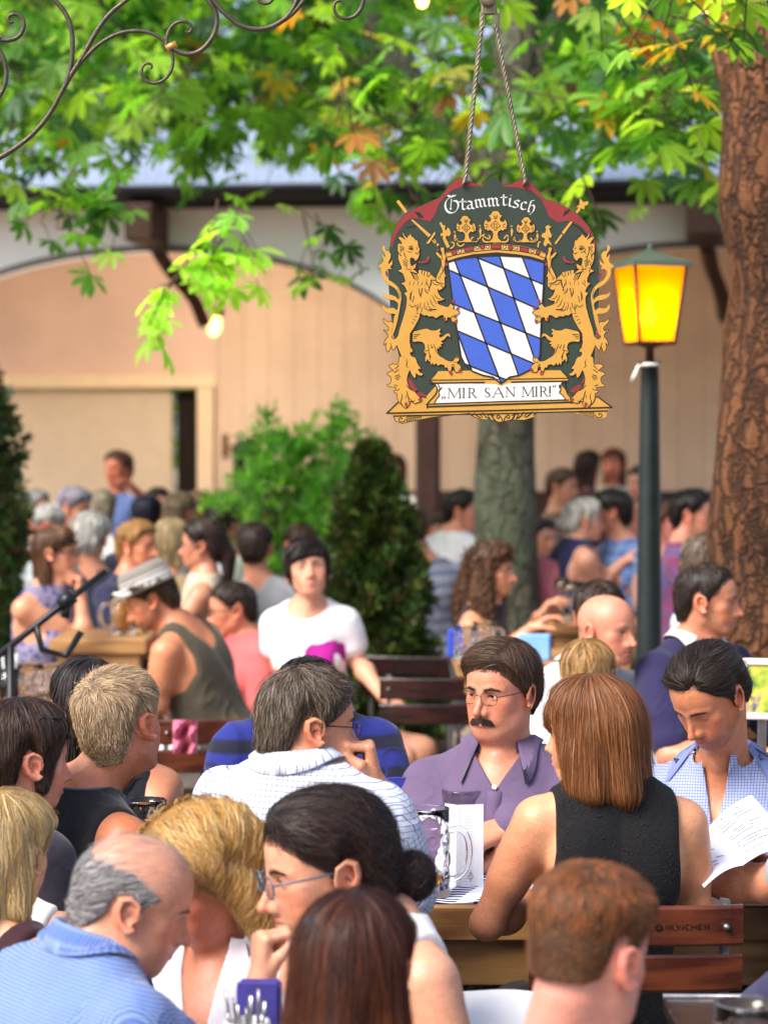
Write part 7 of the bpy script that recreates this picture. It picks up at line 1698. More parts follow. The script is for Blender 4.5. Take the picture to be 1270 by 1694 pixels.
bg('grey haired man in white beyond the man in the grey T-shirt', (434, 866), 13.4, (206, 204, 210), (226, 226, 228), yaw=30, skin=(220, 150, 130))
bg('grey haired man in a white shirt leaning right, next to the denim shirt', (124, 840), 13.6, (190, 180, 198), (226, 224, 230), yaw=66, pitch=14, sh=(98, 890), lean=(.2, 0, 0))
bg('white haired person with a reddish face near the left conifer', (82, 872), 12.8, (255, 250, 244), (200, 210, 214), yaw=20, pitch=20, skin=(214, 120, 100))
bg('sunlit person in a white top nearest the left conifer', (48, 868), 13.8, (150, 120, 90), (232, 230, 226), yaw=40, sh=(40, 915), pitch=10)
bg('man in a denim blue shirt slouching in front of the doorway', (196, 776), 15.4, (118, 78, 56), (92, 112, 168), yaw=-30, sh=(188, 832), lean=(-.15, .2, 0), skin=(196, 120, 92), arms={'R': 'fwd', 'L': dict(e=(262, 850, -.1), w=(225, 812, -.2))})
bg('person with a navy cap of hair below the denim shirt', (243, 856), 13.0, (40, 44, 66), (60, 60, 80), yaw=180)
bg('person with ash blonde hair right of the navy haired head', (298, 850), 12.9, (168, 140, 110), (150, 140, 140), yaw=150, fem=1)
bg('blonde person whose head shows just left of the ponytail', (284, 896), 11.9, (250, 216, 160), (196, 170, 130), yaw=160, fem=1, hair=dict(length=.1, vols=LONG(.12, .04)))
bg('brown haired woman with a rosy face under the arcade left of the dark post', (606, 778), 17.6, (92, 54, 44), (150, 88, 74), yaw=10, fem=1, skin=(206, 120, 100), hair=dict(length=.15, vols=LONG(.16, .045)))
bg('woman with loose brown hair and a white top under the arcade by the dark post', (652, 778), 17.4, (106, 66, 50), (232, 224, 220), yaw=-15, fem=1, skin=(210, 124, 104), hair=dict(length=.15, vols=LONG(.16, .05)))
bg('dark haired person standing by the feathery bush under the arcade', (412, 752), 16.8, (44, 28, 24), (86, 44, 38), yaw=100, fem=1, skin=(170, 100, 80), hair=dict(length=.15, vols=LONG(.18, .05)))
bg('man with a crew cut in a grey blue striped T-shirt, right of the dark conifer', (684, 874), 12.4, (110, 76, 54), (166, 172, 196), yaw=186, hs=.95, sw=.165, sh=(706, 938), kind='hstripe', c2=(120, 126, 158), sc=.06, lean=(-.08, 0, 0), hair=dict(length=.02, thick=.008), h=.0058)
bg('man in a white shirt turned to the right in front of the grey tree trunk', (766, 846), 13.2, (60, 44, 38), (234, 232, 236), yaw=75, sh=(750, 893), sleeve=1.0, tyaw=140, h=.0065, skin=(226, 160, 132))
q = bg('woman with long curly brown hair and bare shoulders facing right', (812, 944), 9.8, (96, 62, 42), (40, 36, 44), yaw=72, fem=1, sh=(798, 1018), top='dress', sleeve=0, sleeveless=.10, h=.0046, skin=(226, 166, 136), arms={'R': dict(e=(815, 1092, -.10), w=(878, 1040, -.12), hand='relax', d=(.8, -.1, .5)), 'L': dict(e=(862, 1082, .15), w=(888, 1022, .05), hand='relax', d=(.6, 0, .7))}, hair=dict(length=.24, n=3600, width=.0022, vols=[('c', [(.05, -.02, .0), (.09, -.02, -.12), (.10, -.01, -.24)], [.045, .05, .04]), ('c', [(-.05, -.02, .0), (-.09, -.02, -.12), (-.10, -.01, -.24)], [.045, .05, .04]), ('c', [(0, -.08, .0), (0, -.12, -.12), (0, -.12, -.26)], [.05, .055, .045])], wave=.010, curl=.009, wfreq=150, alt=(150, 104, 70), altp=.3, segs=18, rough_edge=.02))
bg('woman with brown curls in a pink top, back turned', (854, 888), 12.2, (112, 78, 54), (232, 130, 142), yaw=160, fem=1, sh=(880, 940), lean=(-.15, 0, 0), arms={'R': dict(e=(925, 1015, -.05), w=(935, 1000, .2)), 'L': 'fwd'}, hair=dict(length=.1, thick=.03, wave=.008, curl=.006, wfreq=140, vols=LONG(.07, .045)), skin=(230, 168, 146))
bg('white haired woman with a low bun in a navy dress reaching right', (966, 862), 12.2, (255, 250, 236), (40, 46, 96), yaw=96, fem=1, sh=(952, 905), top='dress', sleeve=0, sleeveless=.12, tyaw=110, lean=(.1, 0, 0), arms={'R': dict(e=(985, 970, -.08), w=(1030, 930, -.05)), 'L': dict(e=(1000, 960, .1), w=(1035, 925, .1))}, skin=(232, 178, 156), hair=dict(vols=[('e', (0, -.125, -.02), (.04, .038, .04), .015)], length=.1))
bg('dark haired man in a blue plaid shirt facing the white haired woman', (1010, 848), 12.3, (48, 38, 36), (150, 180, 226), yaw=-98, sh=(1030, 905), kind='plaid', c2=(60, 90, 170), sc=.06, sleeve=.8, tyaw=-60, arms={'R': dict(e=(1000, 985, -.05), w=(985, 935, -.1)), 'L': dict(e=(1058, 980, -.1), w=(1010, 950, -.15))})
bg('woman with long dark brown hair under the arcade behind the tree trunk', (972, 772), 17.0, (66, 36, 30), (70, 40, 36), yaw=140, fem=1, skin=(190, 110, 90), hair=dict(length=.2, vols=LONG(.2, .05)))
bg('woman with long reddish hair under the arcade, facing out', (1014, 768), 17.2, (134, 70, 46), (214, 196, 186), yaw=-20, fem=1, skin=(214, 136, 112), hair=dict(length=.2, vols=LONG(.2, .05)))
bg('dark haired man in a red and blue plaid shirt left of the thick trunk', (1146, 852), 11.2, (44, 34, 34), (86, 96, 160), yaw=72, sh=(1128, 912), kind='plaid', c2=(160, 60, 90), sc=.07, sleeve=1.6, tyaw=80, skin=(228, 164, 142), hair=dict(length=.03))
bg('person with a rosy face just behind the red and blue plaid shirt', (1112, 866), 12.2, (120, 80, 60), (206, 160, 150), yaw=30, fem=1, skin=(220, 150, 136))

# more of the packed tables at the back
MORE = [((20, 905), 12.2, (90, 66, 50), (214, 206, 210), 120, 0, 'person in pale grey between the left conifer and the floral dress'), ((262, 838), 14.4, (70, 50, 40), (120, 60, 70), 10, 1, 'woman in dark red beside the doorway edge'), ((330, 842), 14.8, (150, 110, 80), (220, 200, 190), 200, 1, 'person with light brown hair in front of the door handle'),
        ((372, 868), 13.8, (60, 46, 40), (210, 214, 224), 150, 0, 'dark haired man in white beside the small ledge plant'), ((468, 858), 14.6, (110, 90, 74), (70, 80, 120), 190, 0, 'person in slate blue at the foot of the feathery bush'), ((60, 842), 14.8, (190, 184, 180), (236, 234, 232), 60, 0, 'white haired man in white furthest left at the back'),
        ((898, 892), 13.6, (60, 44, 38), (214, 180, 170), 30, 1, 'dark haired woman in pale rose between the pink top and navy dress'), ((1086, 850), 13.6, (80, 58, 44), (230, 228, 232), 190, 0, 'man in white hidden behind the lamp post'), ((722, 884), 13.9, (96, 70, 52), (200, 170, 150), 20, 1, 'woman in beige between the crew cut and the white shirt'),
        ((930, 806), 15.2, (120, 84, 60), (150, 110, 90), 60, 0, 'man in brown in front of the arcade bench'), ((1060, 800), 15.4, (84, 54, 44), (190, 120, 100), -40, 1, 'woman in terracotta right of the lamp post under the arcade'), ((170, 842), 14.2, (200, 180, 150), (226, 222, 220), 170, 1, 'fair haired woman just below the denim shirt'),
        ((560, 800), 16.6, (80, 52, 42), (110, 60, 54), 15, 1, 'woman in maroon under the arcade above the dark conifer'), ((800, 862), 14.6, (150, 140, 136), (232, 230, 234), 160, 0, 'grey haired person in white right beside the grey tree trunk')]
for hd_, D_, hc_, tc_c, yw, fm, lb in MORE: bg(lb, hd_, D_, hc_, tc_c, yaw=yw, fem=fm, h=.0095, hair=dict(n=500, width=.004, vols=LONG(.12, .045) if fm else ()), tr=False)
# ------------------------------------------------------------------ tables, chairs, glasses
def wood_mat(name, c, c2, sc=1.0, rough=.45, bev=0):
    t = NT(name); v = t.coord(); m = t.mapping(v, (1.2 * sc, 14 * sc, 14 * sc)); n = t.noise(3.2, 6, m, .62); n2 = t.noise(1.4, 3, v)
    w_ = t.n('ShaderNodeTexWave'); t.l(m, w_.inputs['Vector']); w_.inputs['Scale'].default_value = .7; w_.inputs['Distortion'].default_value = 7; w_.inputs['Detail'].default_value = 3
    f = t.math('ADD', t.math('MULTIPLY', n, .6), t.math('MULTIPLY', w_.outputs[0], .4)); col = t.ramp(f, [(.3, c2), (.7, c)]); col = t.mix(t.math('MULTIPLY', n2, .3), col, np.asarray(c2) * .7)
    return t.done(t.bsdf(col, t.math('ADD', t.math('MULTIPLY', n, .2), rough - .1), 0, t.bump(f, .25, .003), .45))
M_table = wood_mat('table_wood', srgb(176, 132, 80), srgb(116, 78, 42)); M_slat = wood_mat('chair_slat', srgb(100, 50, 30), srgb(64, 30, 20), 1.5, .28); M_dslat = wood_mat('dark_slat', srgb(56, 28, 26), srgb(34, 18, 18), 1.5, .25)
M_steel = plain('flat_steel', srgb(150, 150, 156), .32, .85, .5, .15, 20, .2)
def table(label, x0, x1, y0, y1, z=.73, th=.045, apron=.06, mat=None, planks=3):
    mat = mat or M_table; t_ = thing('wooden_table', label, 'table', ((x0 + x1) / 2, (y0 + y1) / 2, 0)); mb = MB(); w_ = (y1 - y0) / planks
    for k in range(planks): mb.box(((x0 + x1) / 2, y0 + w_ * (k + .5), z - th / 2), (x1 - x0, w_ - .004, th), None, .005)
    mb.build('tabletop', mat, t_)
    for ya in (y0 + .035, y1 - .035): MB().box(((x0 + x1) / 2, ya, z - th - apron / 2), (x1 - x0 - .06, .025, apron), None, .003).build('apron', mat, t_)
    for sx in (x0 + .10, x1 - .10):
        for sy in (y0 + .08, y1 - .08): MB().box((sx, sy, (z - th) / 2), (.055, .055, z - th), None, .005).build('leg', mat, t_)
    return t_
tm = table('long wooden table with a blue checked runner and beer mugs', .03, 1.75, 5.2, 5.98, .735, .078, .10)
def chair(label, loc, yaw, mat=None, group='folding beer garden chairs', w=.42, back=.84):
    mat = mat or M_slat; R = rotm(yaw)[:, :]; R = np.stack([R[:, 0], R[:, 1], [0, 0, 1]], 1); o = np.asarray(loc, float); t_ = thing('folding_chair', label, 'chair', o, group)
    P = lambda x, y, z: o + R @ np.array([x, y, z]); hw_ = w / 2
    for z, h_ in ((back - .04, .080), (back - .135, .075)):
        mb = MB(); V = []; n = 9
        for k in range(n):
            x = -hw_ + w * k / (n - 1); c_ = -.19 - .018 * (1 - (x / hw_) ** 2) - (z - .45) * .12
            for dy, dz in ((-.008, -h_ / 2 + .006), (-.008, h_ / 2 - .006), (-.004, h_ / 2), (.004, h_ / 2), (.008, h_ / 2 - .006), (.008, -h_ / 2 + .006), (.004, -h_ / 2), (-.004, -h_ / 2)): V.append(P(x, c_ + dy, z + dz))
        mb.add(V, [(k * 8 + j, k * 8 + (j + 1) % 8, (k + 1) * 8 + (j + 1) % 8, (k + 1) * 8 + j) for k in range(n - 1) for j in range(8)] + [tuple(range(8))[::-1], tuple(range(8 * n - 8, 8 * n))]); mb.build('back_slat', mat, t_)
    mb = MB()
    for k in range(6): mb.box(P(0, -.15 + .065 * k, .45), (w - .03, .052, .018), R, .004)
    mb.build('seat', mat, t_)
    for s_ in (-1, 1):
        x = s_ * (hw_ - .035)
        mb = MB(); mb.tube([P(x, -.235, back + .012), P(x, -.19, .45), P(x, .02, .22), P(x, .20, .0)], .013, 4, True, .35); mb.build('frame_leg', M_steel, t_)
        mb = MB(); mb.tube([P(x * .9, .17, .44), P(x * .9, .0, .22), P(x * .9, -.20, .0)], .012, 4, True, .35); mb.build('frame_leg', M_steel, t_)
        for z in (back - .04, back - .135): MB().lathe(P(x, -.232 - (z - .45) * .06 + (.02 if z < back - .1 else 0), z), [(0, -.006), (.006, -.004), (.006, .004), (0, .006)], 10, R @ np.array([[1, 0, 0], [0, 0, -1.], [0, 1, 0]])).build('rivet', M_steel, t_, True)
    for y, z in ((.16, .05), (-.17, .05)): mb = MB(); mb.tube([P(-hw_ + .03, y, z), P(hw_ - .03, y, z)], .008, 6); mb.build('crossbar', M_steel, t_)
    return t_, P
cb_, PB = chair('reddish brown folding chair at the wooden table, branded slat facing the camera', (.495, 4.97, -.015), 180)
# lettering branded into the top slat
GL = {'M': [[(0, 0), (.1, 1), (.5, .2), (.9, 1), (1, 0)]], 'U': [[(0, 1), (0, .25), (.3, 0), (.6, 0), (.9, .25), (.9, 1)], [(.25, 1.25), (.25, 1.3)], [(.65, 1.25), (.65, 1.3)]], 'N': [[(0, 0), (0, 1), (.85, 0), (.85, 1)]], 'C': [[(.9, .85), (.6, 1), (.25, 1), (0, .7), (0, .3), (.25, 0), (.6, 0), (.9, .15)]], 'H': [[(0, 0), (0, 1)], [(.85, 0), (.85, 1)], [(0, .5), (.85, .5)]], 'E': [[(.75, 1), (0, 1), (0, 0), (.75, 0)], [(0, .52), (.6, .52)]]}
mb = MB(); x = .056; S_ = .0098
def slat_pt(u, v):
    c_ = -.19 - .018 * (1 - (u / .21) ** 2) - (.80 - .45) * .12 - .0086; return PB(u, c_, .80 + v)
for ch in 'MUNCHEN':
    for st in GL[ch]: mb.tube([slat_pt(x + a * S_ * .95, (b - .5) * S_) for a, b in st], .0008, 5)
    x += S_ * 1.3
mb.build('lettering', M_wire, cb_)
mb = MB(); mb.tube([slat_pt(.042 + .007 * math.cos(a), .007 * math.sin(a)) for a in np.linspace(0, 6.2832, 25)], .0009, 5); mb.tube([slat_pt(.042 + dx, dz) for dx, dz in ((-.004, -.004), (-.003, .004), (0, .001), (.003, .004), (.004, -.004), (-.004, -.004))], .0009, 5); mb.build('emblem', M_wire, cb_)
chair('dark folding chair with steel frame by the bare legged woman', atz(726, 9.2, 0), 176, M_dslat, back=.88)
chair('brown folding chair with a shiny top slat behind the dark folding chair', atz(694, 10.4, 0), 170, M_dslat, back=.86)
chair('folding chair of which a corner shows behind the olive tank top', atz(352, 8.0, 0), 190, M_slat, back=.86)
# --- beer mugs
M_glass = glass_mat('mug_glass', (1, 1, 1), .0, 1.45); M_beer = plain('beer', srgb(222, 150, 26), .05, 0, .5, .02, 3, Transmission_Weight=.7, IOR=1.33); M_foam = plain('beer_foam', srgb(244, 236, 214), .8, 0, .3, .03)
def mug(label, px, D, z, yaw=0, beer=0.0, H=.195, R=.050, group='glass beer mugs', foam=False):
    b = atz(px, D, z); t_ = thing('beer_mug', label, 'beer mug', b, group); n = 64; zs = np.linspace(0, H, 50); V = []
    for z_ in zs:
        for k in range(n):
            a = 2 * math.pi * k / n; r = R * (1 + .05 * (z_ < .012)) ; u = z_ / H
            if .10 < u < .74:
                row = int((u - .10) / .213); v = ((u - .10) / .213 - row) - .5; cw = (a / (2 * math.pi) * 8 + (.5 if row % 2 else 0)) % 1 - .5; d = math.hypot(v, cw) / .44
                r += .0028 * max(0, 1 - d * d) - .0020 * math.exp(-((d - 1) / .16) ** 2)
            elif .74 <= u < .80: r -= .003 * math.sin((u - .74) / .06 * math.pi)
            V.append((r * math.cos(a), r * math.sin(a), z_))
    ns = len(zs); ins = [(R - .0045, H), (R - .006, H * .8), (R - .008, H * .3), (R - .010, .016), (.001, .014)]
    for r, z_ in ins:
        for k in range(n): a = 2 * math.pi * k / n; V.append((r * math.cos(a), r * math.sin(a), z_))
    m_ = ns + len(ins); F = [(k * n + j, k * n + (j + 1) % n, (k + 1) * n + (j + 1) % n, (k + 1) * n + j) for k in range(m_ - 1) for j in range(n)] + [tuple(range(n))[::-1], tuple(range((m_ - 1) * n, m_ * n))]
    cy, sy_ = math.cos(math.radians(yaw)), math.sin(math.radians(yaw)); Rz = np.array([[cy, -sy_, 0], [sy_, cy, 0], [0, 0, 1]])
    MB().add(b + np.array(V) @ Rz.T, F).build('glass', M_glass, t_, True)
    P = [(R - .002, 0, H * .74), (R + .02, 0, H * .78), (R + .040, 0, H * .70), (R + .046, 0, H * .5), (R + .038, 0, H * .30), (R + .016, 0, H * .20), (R - .002, 0, H * .20)]
    MB().tube(b + np.array(sm_open(P, 2)) @ Rz.T, .0072, 12).build('handle', M_glass, t_, True)
    if beer: MB().lathe(b, [(0, .0155), (R - .0115, .0175), (R - .0075 - .002 * (1 - beer), H * beer), (0, H * beer)], 40).build('beer', M_beer, t_, True)
    if foam: MB().lathe(b, [(0, H * beer + .0005), (R - .0078, H * beer + .0005), (R - .006, H * .97), (R - .012, H * 1.03), (0, H * 1.05)], 30).build('foam', M_foam, t_, True)
    return t_
mug('almost empty glass beer mug with a finger of beer beside the checked shirt', 706, 5.32, .736, -8, .24)
mug('empty glass beer mug behind the white table card', 766, 5.62, .736, 172)
mug('empty beer mug between the man with spiky hair and the blonde waves', 238, 5.45, .736, 30)
mug('small mug half seen behind the raised elbow in the black dress', 898, 5.5, .736, 200, .0, .16, .04)
# --- table card, runner, napkins
t = NT('card_white'); v = t.coord(); sx = t.n('ShaderNodeSeparateXYZ'); t.l(v, sx.inputs[0]); ln_ = t.math('LESS_THAN', t.math('FRACT', t.math('MULTIPLY', sx.outputs[2], 150)), .35); nn = t.math('GREATER_THAN', t.noise(90, 2, t.mapping(v, (1, 1, .05))), .52)
inx = t.math('LESS_THAN', t.math('ABSOLUTE', t.math('SUBTRACT', sx.outputs[0], .002)), .022); M_card = t.done(t.bsdf(t.mix(t.math('MULTIPLY', t.math('MULTIPLY', ln_, inx), t.math('MULTIPLY', nn, .22)), srgb(236, 236, 240), srgb(110, 110, 130)), .5))
cd = atz(768, 5.42, .736); tc_ = thing('table_card', 'white folded table card standing in front of the empty mug', 'table card', cd)
mb = MB(); V = []
for x, y in ((-.043, .012), (-.018, -.012), (.043, .0), (.043, .003), (-.018, -.009), (-.043, .015)):
    for z in (0, .188): V.append(cd + [x, y, z])
mb.add(V, [(0, 1, 3, 2), (2, 3, 5, 4), (4, 5, 7, 6), (6, 7, 9, 8), (8, 9, 11, 10), (10, 11, 1, 0), (1, 11, 9, 3), (3, 9, 7, 5), (0, 2, 8, 10), (2, 4, 6, 8)]); mb.build('card', M_card, tc_)
mb = MB(); e0 = cd + np.array([.014, -.0075, .026]); mb.tube([e0 + [0, 0, .010], e0 + [.006, .001, 0], e0 + [0, 0, -.010], e0 + [-.006, -.001, 0], e0 + [0, 0, .010]], .0006, 5); mb.tube([e0 + [0, -.0005, .014], e0 + [0, -.0005, -.007]], .0006, 5); mb.build('emblem', M_wire, tc_)
t = NT('runner_cloth'); v = t.coord(); sx = t.n('ShaderNodeSeparateXYZ'); t.l(t.mapping(v, (1, 1, 1), (0, 0, .30)), sx.inputs[0]); a_ = t.math('LESS_THAN', t.math('FRACT', t.math('MULTIPLY', sx.outputs[0], 1 / .085)), .55); b_ = t.math('LESS_THAN', t.math('FRACT', t.math('MULTIPLY', sx.outputs[1], 1 / .026)), .62)
M_run = t.done(t.bsdf(t.mix(t.math('MULTIPLY', a_, b_), srgb(232, 234, 244), srgb(38, 42, 92)), .8, 0, t.bump(t.noise(60, 3, v), .3, .003), .3))
mb = MB(); nx, ny = 24, 12; V = []
for i in range(nx + 1):
    for j in range(ny + 1):
        x = .035 + .62 * i / nx; y = 5.225 + .62 * j / ny; V.append((x, y, .7385 + .0018 * math.sin(i * 1.1 + j * .6) + (.016 * math.exp(-((i - 6) / 2.) ** 2 - ((j - 7) / 2.) ** 2))))
mb.add(V, [(i * (ny + 1) + j, (i + 1) * (ny + 1) + j, (i + 1) * (ny + 1) + j + 1, i * (ny + 1) + j + 1) for i in range(nx) for j in range(ny)]); mb.add(np.array(V)[[0, ny, (nx + 1) * (ny + 1) - 1, nx * (ny + 1)]] - [0, 0, .0025], [(0, 1, 2, 3)])
tag(mb.build('table_runner', M_run, None, True), 'blue and white checked cloth runner under the mugs', 'table runner')
M_nap = plain('blue_napkin', srgb(52, 56, 146), .7, 0, .3, .15, 20, .3, 90); M_nap2 = plain('violet_napkin', srgb(58, 52, 128), .7, 0, .3, .15, 20, .3, 90)
def holder(label, px, py_top, D, z, w, h_, mat, yaw=0, cutlery=(), nm='napkin_holder', ch=.05):
    b = atz(px, D, z); t_ = thing(nm, label, 'napkins', b); R = np.array([[math.cos(yaw), -math.sin(yaw), 0], [math.sin(yaw), math.cos(yaw), 0], [0, 0, 1]]); mb = MB(); mb.box(b + [0, 0, h_ / 2], (w, .05, h_), R, .006); mb.box(b + R @ np.array([0, -.028, h_ * .52]), (w * .94, .006, h_ * 1.04), R, .002); mb.build('napkin_stack', mat, t_)
    for k, (dx, dy, tl, L) in enumerate(cutlery):
        p0 = b + R @ np.array([dx, dy, .02]); p1 = p0 + np.array([tl, .01, L]); mb = MB(); mb.tube([p0, (p0 + p1) / 2, p0 * .15 + p1 * .85, p1], [.003, .0035, .006, .0055], 8, True, .4); mb.build('cutlery', M_steel, t_, True)
    return t_
holder('blue napkin pocket with cutlery between the checked and the purple shirt', 662, 1280, 5.72, .736, .075, .205, M_nap, .15, [(.052, -.005, .03, .20), (.060, .01, .045, .19), (.050, .015, .02, .215)])
tf = table('small table under the cutlery in the front group', -.42, .10, 3.62, 3.98, .735, .04)
holder('violet napkins on the front table below the woman with glasses', 428, 1630, 3.88, .736, .070, .125, M_nap2, -.05, [])
hb_ = atz(408, 3.78, .736); cu_ = thing('cutlery_cup', 'pale cup of knives and forks on the front table', 'cutlery', hb_); mb = MB(); mb.lathe(hb_, [(0, 0), (.030, 0), (.036, .085), (.033, .085), (.028, .004), (0, .004)], 20); mb.build('cup', plain('cup_white', srgb(220, 216, 212), .4), cu_, True)
for k in range(9):
    a = k * .7; p0 = hb_ + [.018 * math.cos(a), .018 * math.sin(a), .01]; p1 = p0 + [.014 * math.cos(a + .4) - .004, .012 * math.sin(a), .105 + .018 * math.sin(k * 2.1)]
    MB().tube([p0, p0 * .5 + p1 * .5, p0 * .2 + p1 * .8, p1], [.003, .0035, .0055, .0055], 8, True, .45).build('cutlery', M_steel, cu_, True)
# white cloth thrown over something low, right of the front group
mb = MB(); V = []; n1, n2 = 16, 12; wv = Waves(4, 30, 5)
for i in range(n1 + 1):
    for j in range(n2 + 1):
        p = at(745 + 150 * i / n1, 1640 + 130 * j / n2, 4.35 - .22 * j / n2); V.append(p)
V = np.array(V); V += wv(V.astype(F32))[:, None] * .012 * np.array([.3, 1, .8]); N_ = len(V); mb.add(np.concatenate([V, V + [0, .012, -.004]]), [(i * (n2 + 1) + j, i * (n2 + 1) + j + 1, (i + 1) * (n2 + 1) + j + 1, (i + 1) * (n2 + 1) + j) for i in range(n1) for j in range(n2)] + [(N_ + i * (n2 + 1) + j, N_ + (i + 1) * (n2 + 1) + j, N_ + (i + 1) * (n2 + 1) + j + 1, N_ + i * (n2 + 1) + j + 1) for i in range(n1) for j in range(n2)])
tag(mb.build('white_jacket', C('white_linen', (236, 232, 230)), None, True), 'white jacket laid down beside the woman with glasses', 'jacket')
td = table('dark table with a steel rim in the bottom right corner', .50, 1.25, 3.25, 4.32, .735, .03, .05, wood_mat('dark_table', srgb(60, 44, 38), srgb(34, 26, 24), 1, .25))
MB().tube([(.50, 4.318, .737), (1.25, 4.318, .737)], .006, 8).build('rim', M_steel, td, True)
mug('beer mug on the dark table at the bottom right corner', 1240, 3.52, .736, 40, 0, .172)
# --- menu
t = NT('menu_paper'); M_paper = t.done(t.bsdf(t.mix(t.noise(6, 3, t.coord()), srgb(232, 232, 240), srgb(244, 243, 246)), .6)); M_ink = plain('ink', srgb(92, 92, 104), .7)
mn = thing('menu', 'open white paper menu in the hands of the man looking down', 'menu', at(1205, 1400, 5.15))
def sheet(corn, name='page', lines=12, head=True):
    c_ = [np.asarray(q, float) for q in corn]; mb = MB(); n = 8; V = []
    nrm = unit(np.cross(c_[1] - c_[0], c_[3] - c_[0]))
    if nrm[1] > 0: nrm = -nrm
    f = lambda u, v: (c_[0] * (1 - u) + c_[1] * u) * (1 - v) + (c_[3] * (1 - u) + c_[2] * u) * v + nrm * .012 * math.sin(u * math.pi)
    for i in range(n + 1):
        for j in range(n + 1): V.append(f(i / n, j / n))
    V = np.array(V); N_ = len(V); q = [(i * (n + 1) + j, (i + 1) * (n + 1) + j, (i + 1) * (n + 1) + j + 1, i * (n + 1) + j + 1) for i in range(n) for j in range(n)]
    mb.add(np.concatenate([V, V - nrm * .0012]), q + [tuple(N_ + k for k in a[::-1]) for a in q]); pg = mb.build(name, M_paper, mn, True)
    ink = MB(); r = np.random.default_rng(lines)
    for k in range(lines):
        v = .16 + .72 * k / lines
        if k % 4 == 3: continue
        a0 = .16 + .06 * r.random(); a1 = a0 + .25 + .4 * r.random()
        us = np.linspace(a0, min(a1, .9), 7)
        for i in range(6):
            if r.random() < .12: continue
            A_, B_, = f(us[i], v) + nrm * .0008, f(us[i + 1] - .006, v) + nrm * .0008; dv = (f(us[i], v + .012) - f(us[i], v)); ink.add([A_, B_, B_ + dv, A_ + dv], [(0, 1, 2, 3)])
    if head: A_, B_ = f(.32, .07) + nrm * .0008, f(.68, .07) + nrm * .0008; dv = f(.3, .09) - f(.3, .07); ink.add([A_, B_, B_ + dv, A_ + dv], [(0, 1, 2, 3)])
    ink.build('print', M_ink, pg)
sheet([at(1162, 1380, 5.22), at(1242, 1315, 5.30), at(1318, 1400, 5.12), at(1229, 1430, 5.04)], lines=13)
sheet([at(1100, 1392, 5.18), at(1163, 1381, 5.215), at(1230, 1431, 5.035), at(1164, 1468, 4.98)], lines=11, head=False)
# --- left side: far table with mugs, bar table with a beer, microphone
tl_ = table('wooden table with water mugs and napkins at the left edge', atz(-160, 8.6, 0)[0], atz(190, 8.6, 0)[0], 8.3, 9.0, .82)
mug('clear mug nearest the left edge on the far wooden table', 48, 8.55, .82, 160, 0, .15, .05); mug('clear mug just left of the white napkins', 82, 8.75, .82, 20, 0, .13, .045)
b = atz(14, 8.5, .82); g_ = thing('straw_glass', 'slim glass full of white straws at the left edge', 'glass', b); MB().lathe(b, [(0, 0), (.034, 0), (.038, .14), (.036, .14), (.031, .006), (0, .006)], 20).build('glass', M_glass, g_, True)
for k in range(7): MB().tube([b + [.012 * math.cos(k), .012 * math.sin(k), .01], b + [.03 * math.cos(k * 1.3), .02 * math.sin(k), .19]], .0035, 6).build('straw', plain('straw_white', (.8, .8, .78), .5), g_, True)
b = atz(140, 8.6, .821); nk = thing('napkin_pile', 'crumpled white napkins on the far wooden table', 'napkins', b); mb = MB(); r = np.random.default_rng(8)
for k in range(7): mb.box(b + [r.uniform(-.07, .07), r.uniform(-.04, .04), .02 + .012 * k], (.11, .09, .012), rotm(r.uniform(0, 90), r.uniform(-18, 18), r.uniform(-15, 15)), .004)
mb.build('napkin', plain('napkin_white', srgb(226, 226, 234), .8, 0, .3, .06), nk, True)
table('wooden table with a tall wheat beer in front of the woman in floral dress', atz(100, 10.2, 0)[0], atz(255, 10.2, 0)[0], 9.85, 10.5, .955, .06)
mug('tall full glass of amber beer with foam', 203, 10.1, .956, 190, .82, .17, .050, foam=True)
b = atz(20, 7.6, 0); mc = thing('microphone_stand', 'black microphone stand with a slanted boom at the left edge', 'microphone stand', b); M_blk = plain('black_metal', srgb(30, 30, 34), .35, .4)
X = lambda px, py: at(px, py, 7.6); mb = MB(); mb.tube([X(-40, 1115), X(60, 1035), X(176, 944)], [.012, .011, .010], 10); mb.build('boom', M_blk, mc, True); mb = MB(); mb.tube([X(100, 1002), X(122, 985)], .024, 12); mb.tube([X(112, 1000), X(108, 1022)], .014, 8); mb.build('clamp', M_blk, mc, True)
mb = MB(); mb.tube([X(18, 1068), X(20, 1300), b + [0, 0, .1]], .013, 10); mb.build('pole', M_blk, mc, True)
for a in (20, 140, 260): mb = MB(); mb.tube([b + [0, 0, .25], b + [.35 * math.cos(math.radians(a)), .35 * math.sin(math.radians(a)), .012]], .010, 8); mb.build('leg', M_blk, mc, True)
mb = MB(); mb.tube([X(60, 1035), X(70, 1075), X(110, 1085), X(135, 1045)], .022, 10, True, .5); mb.build('shoulder_bag_strap' if False else 'cable', M_blk, mc, True)
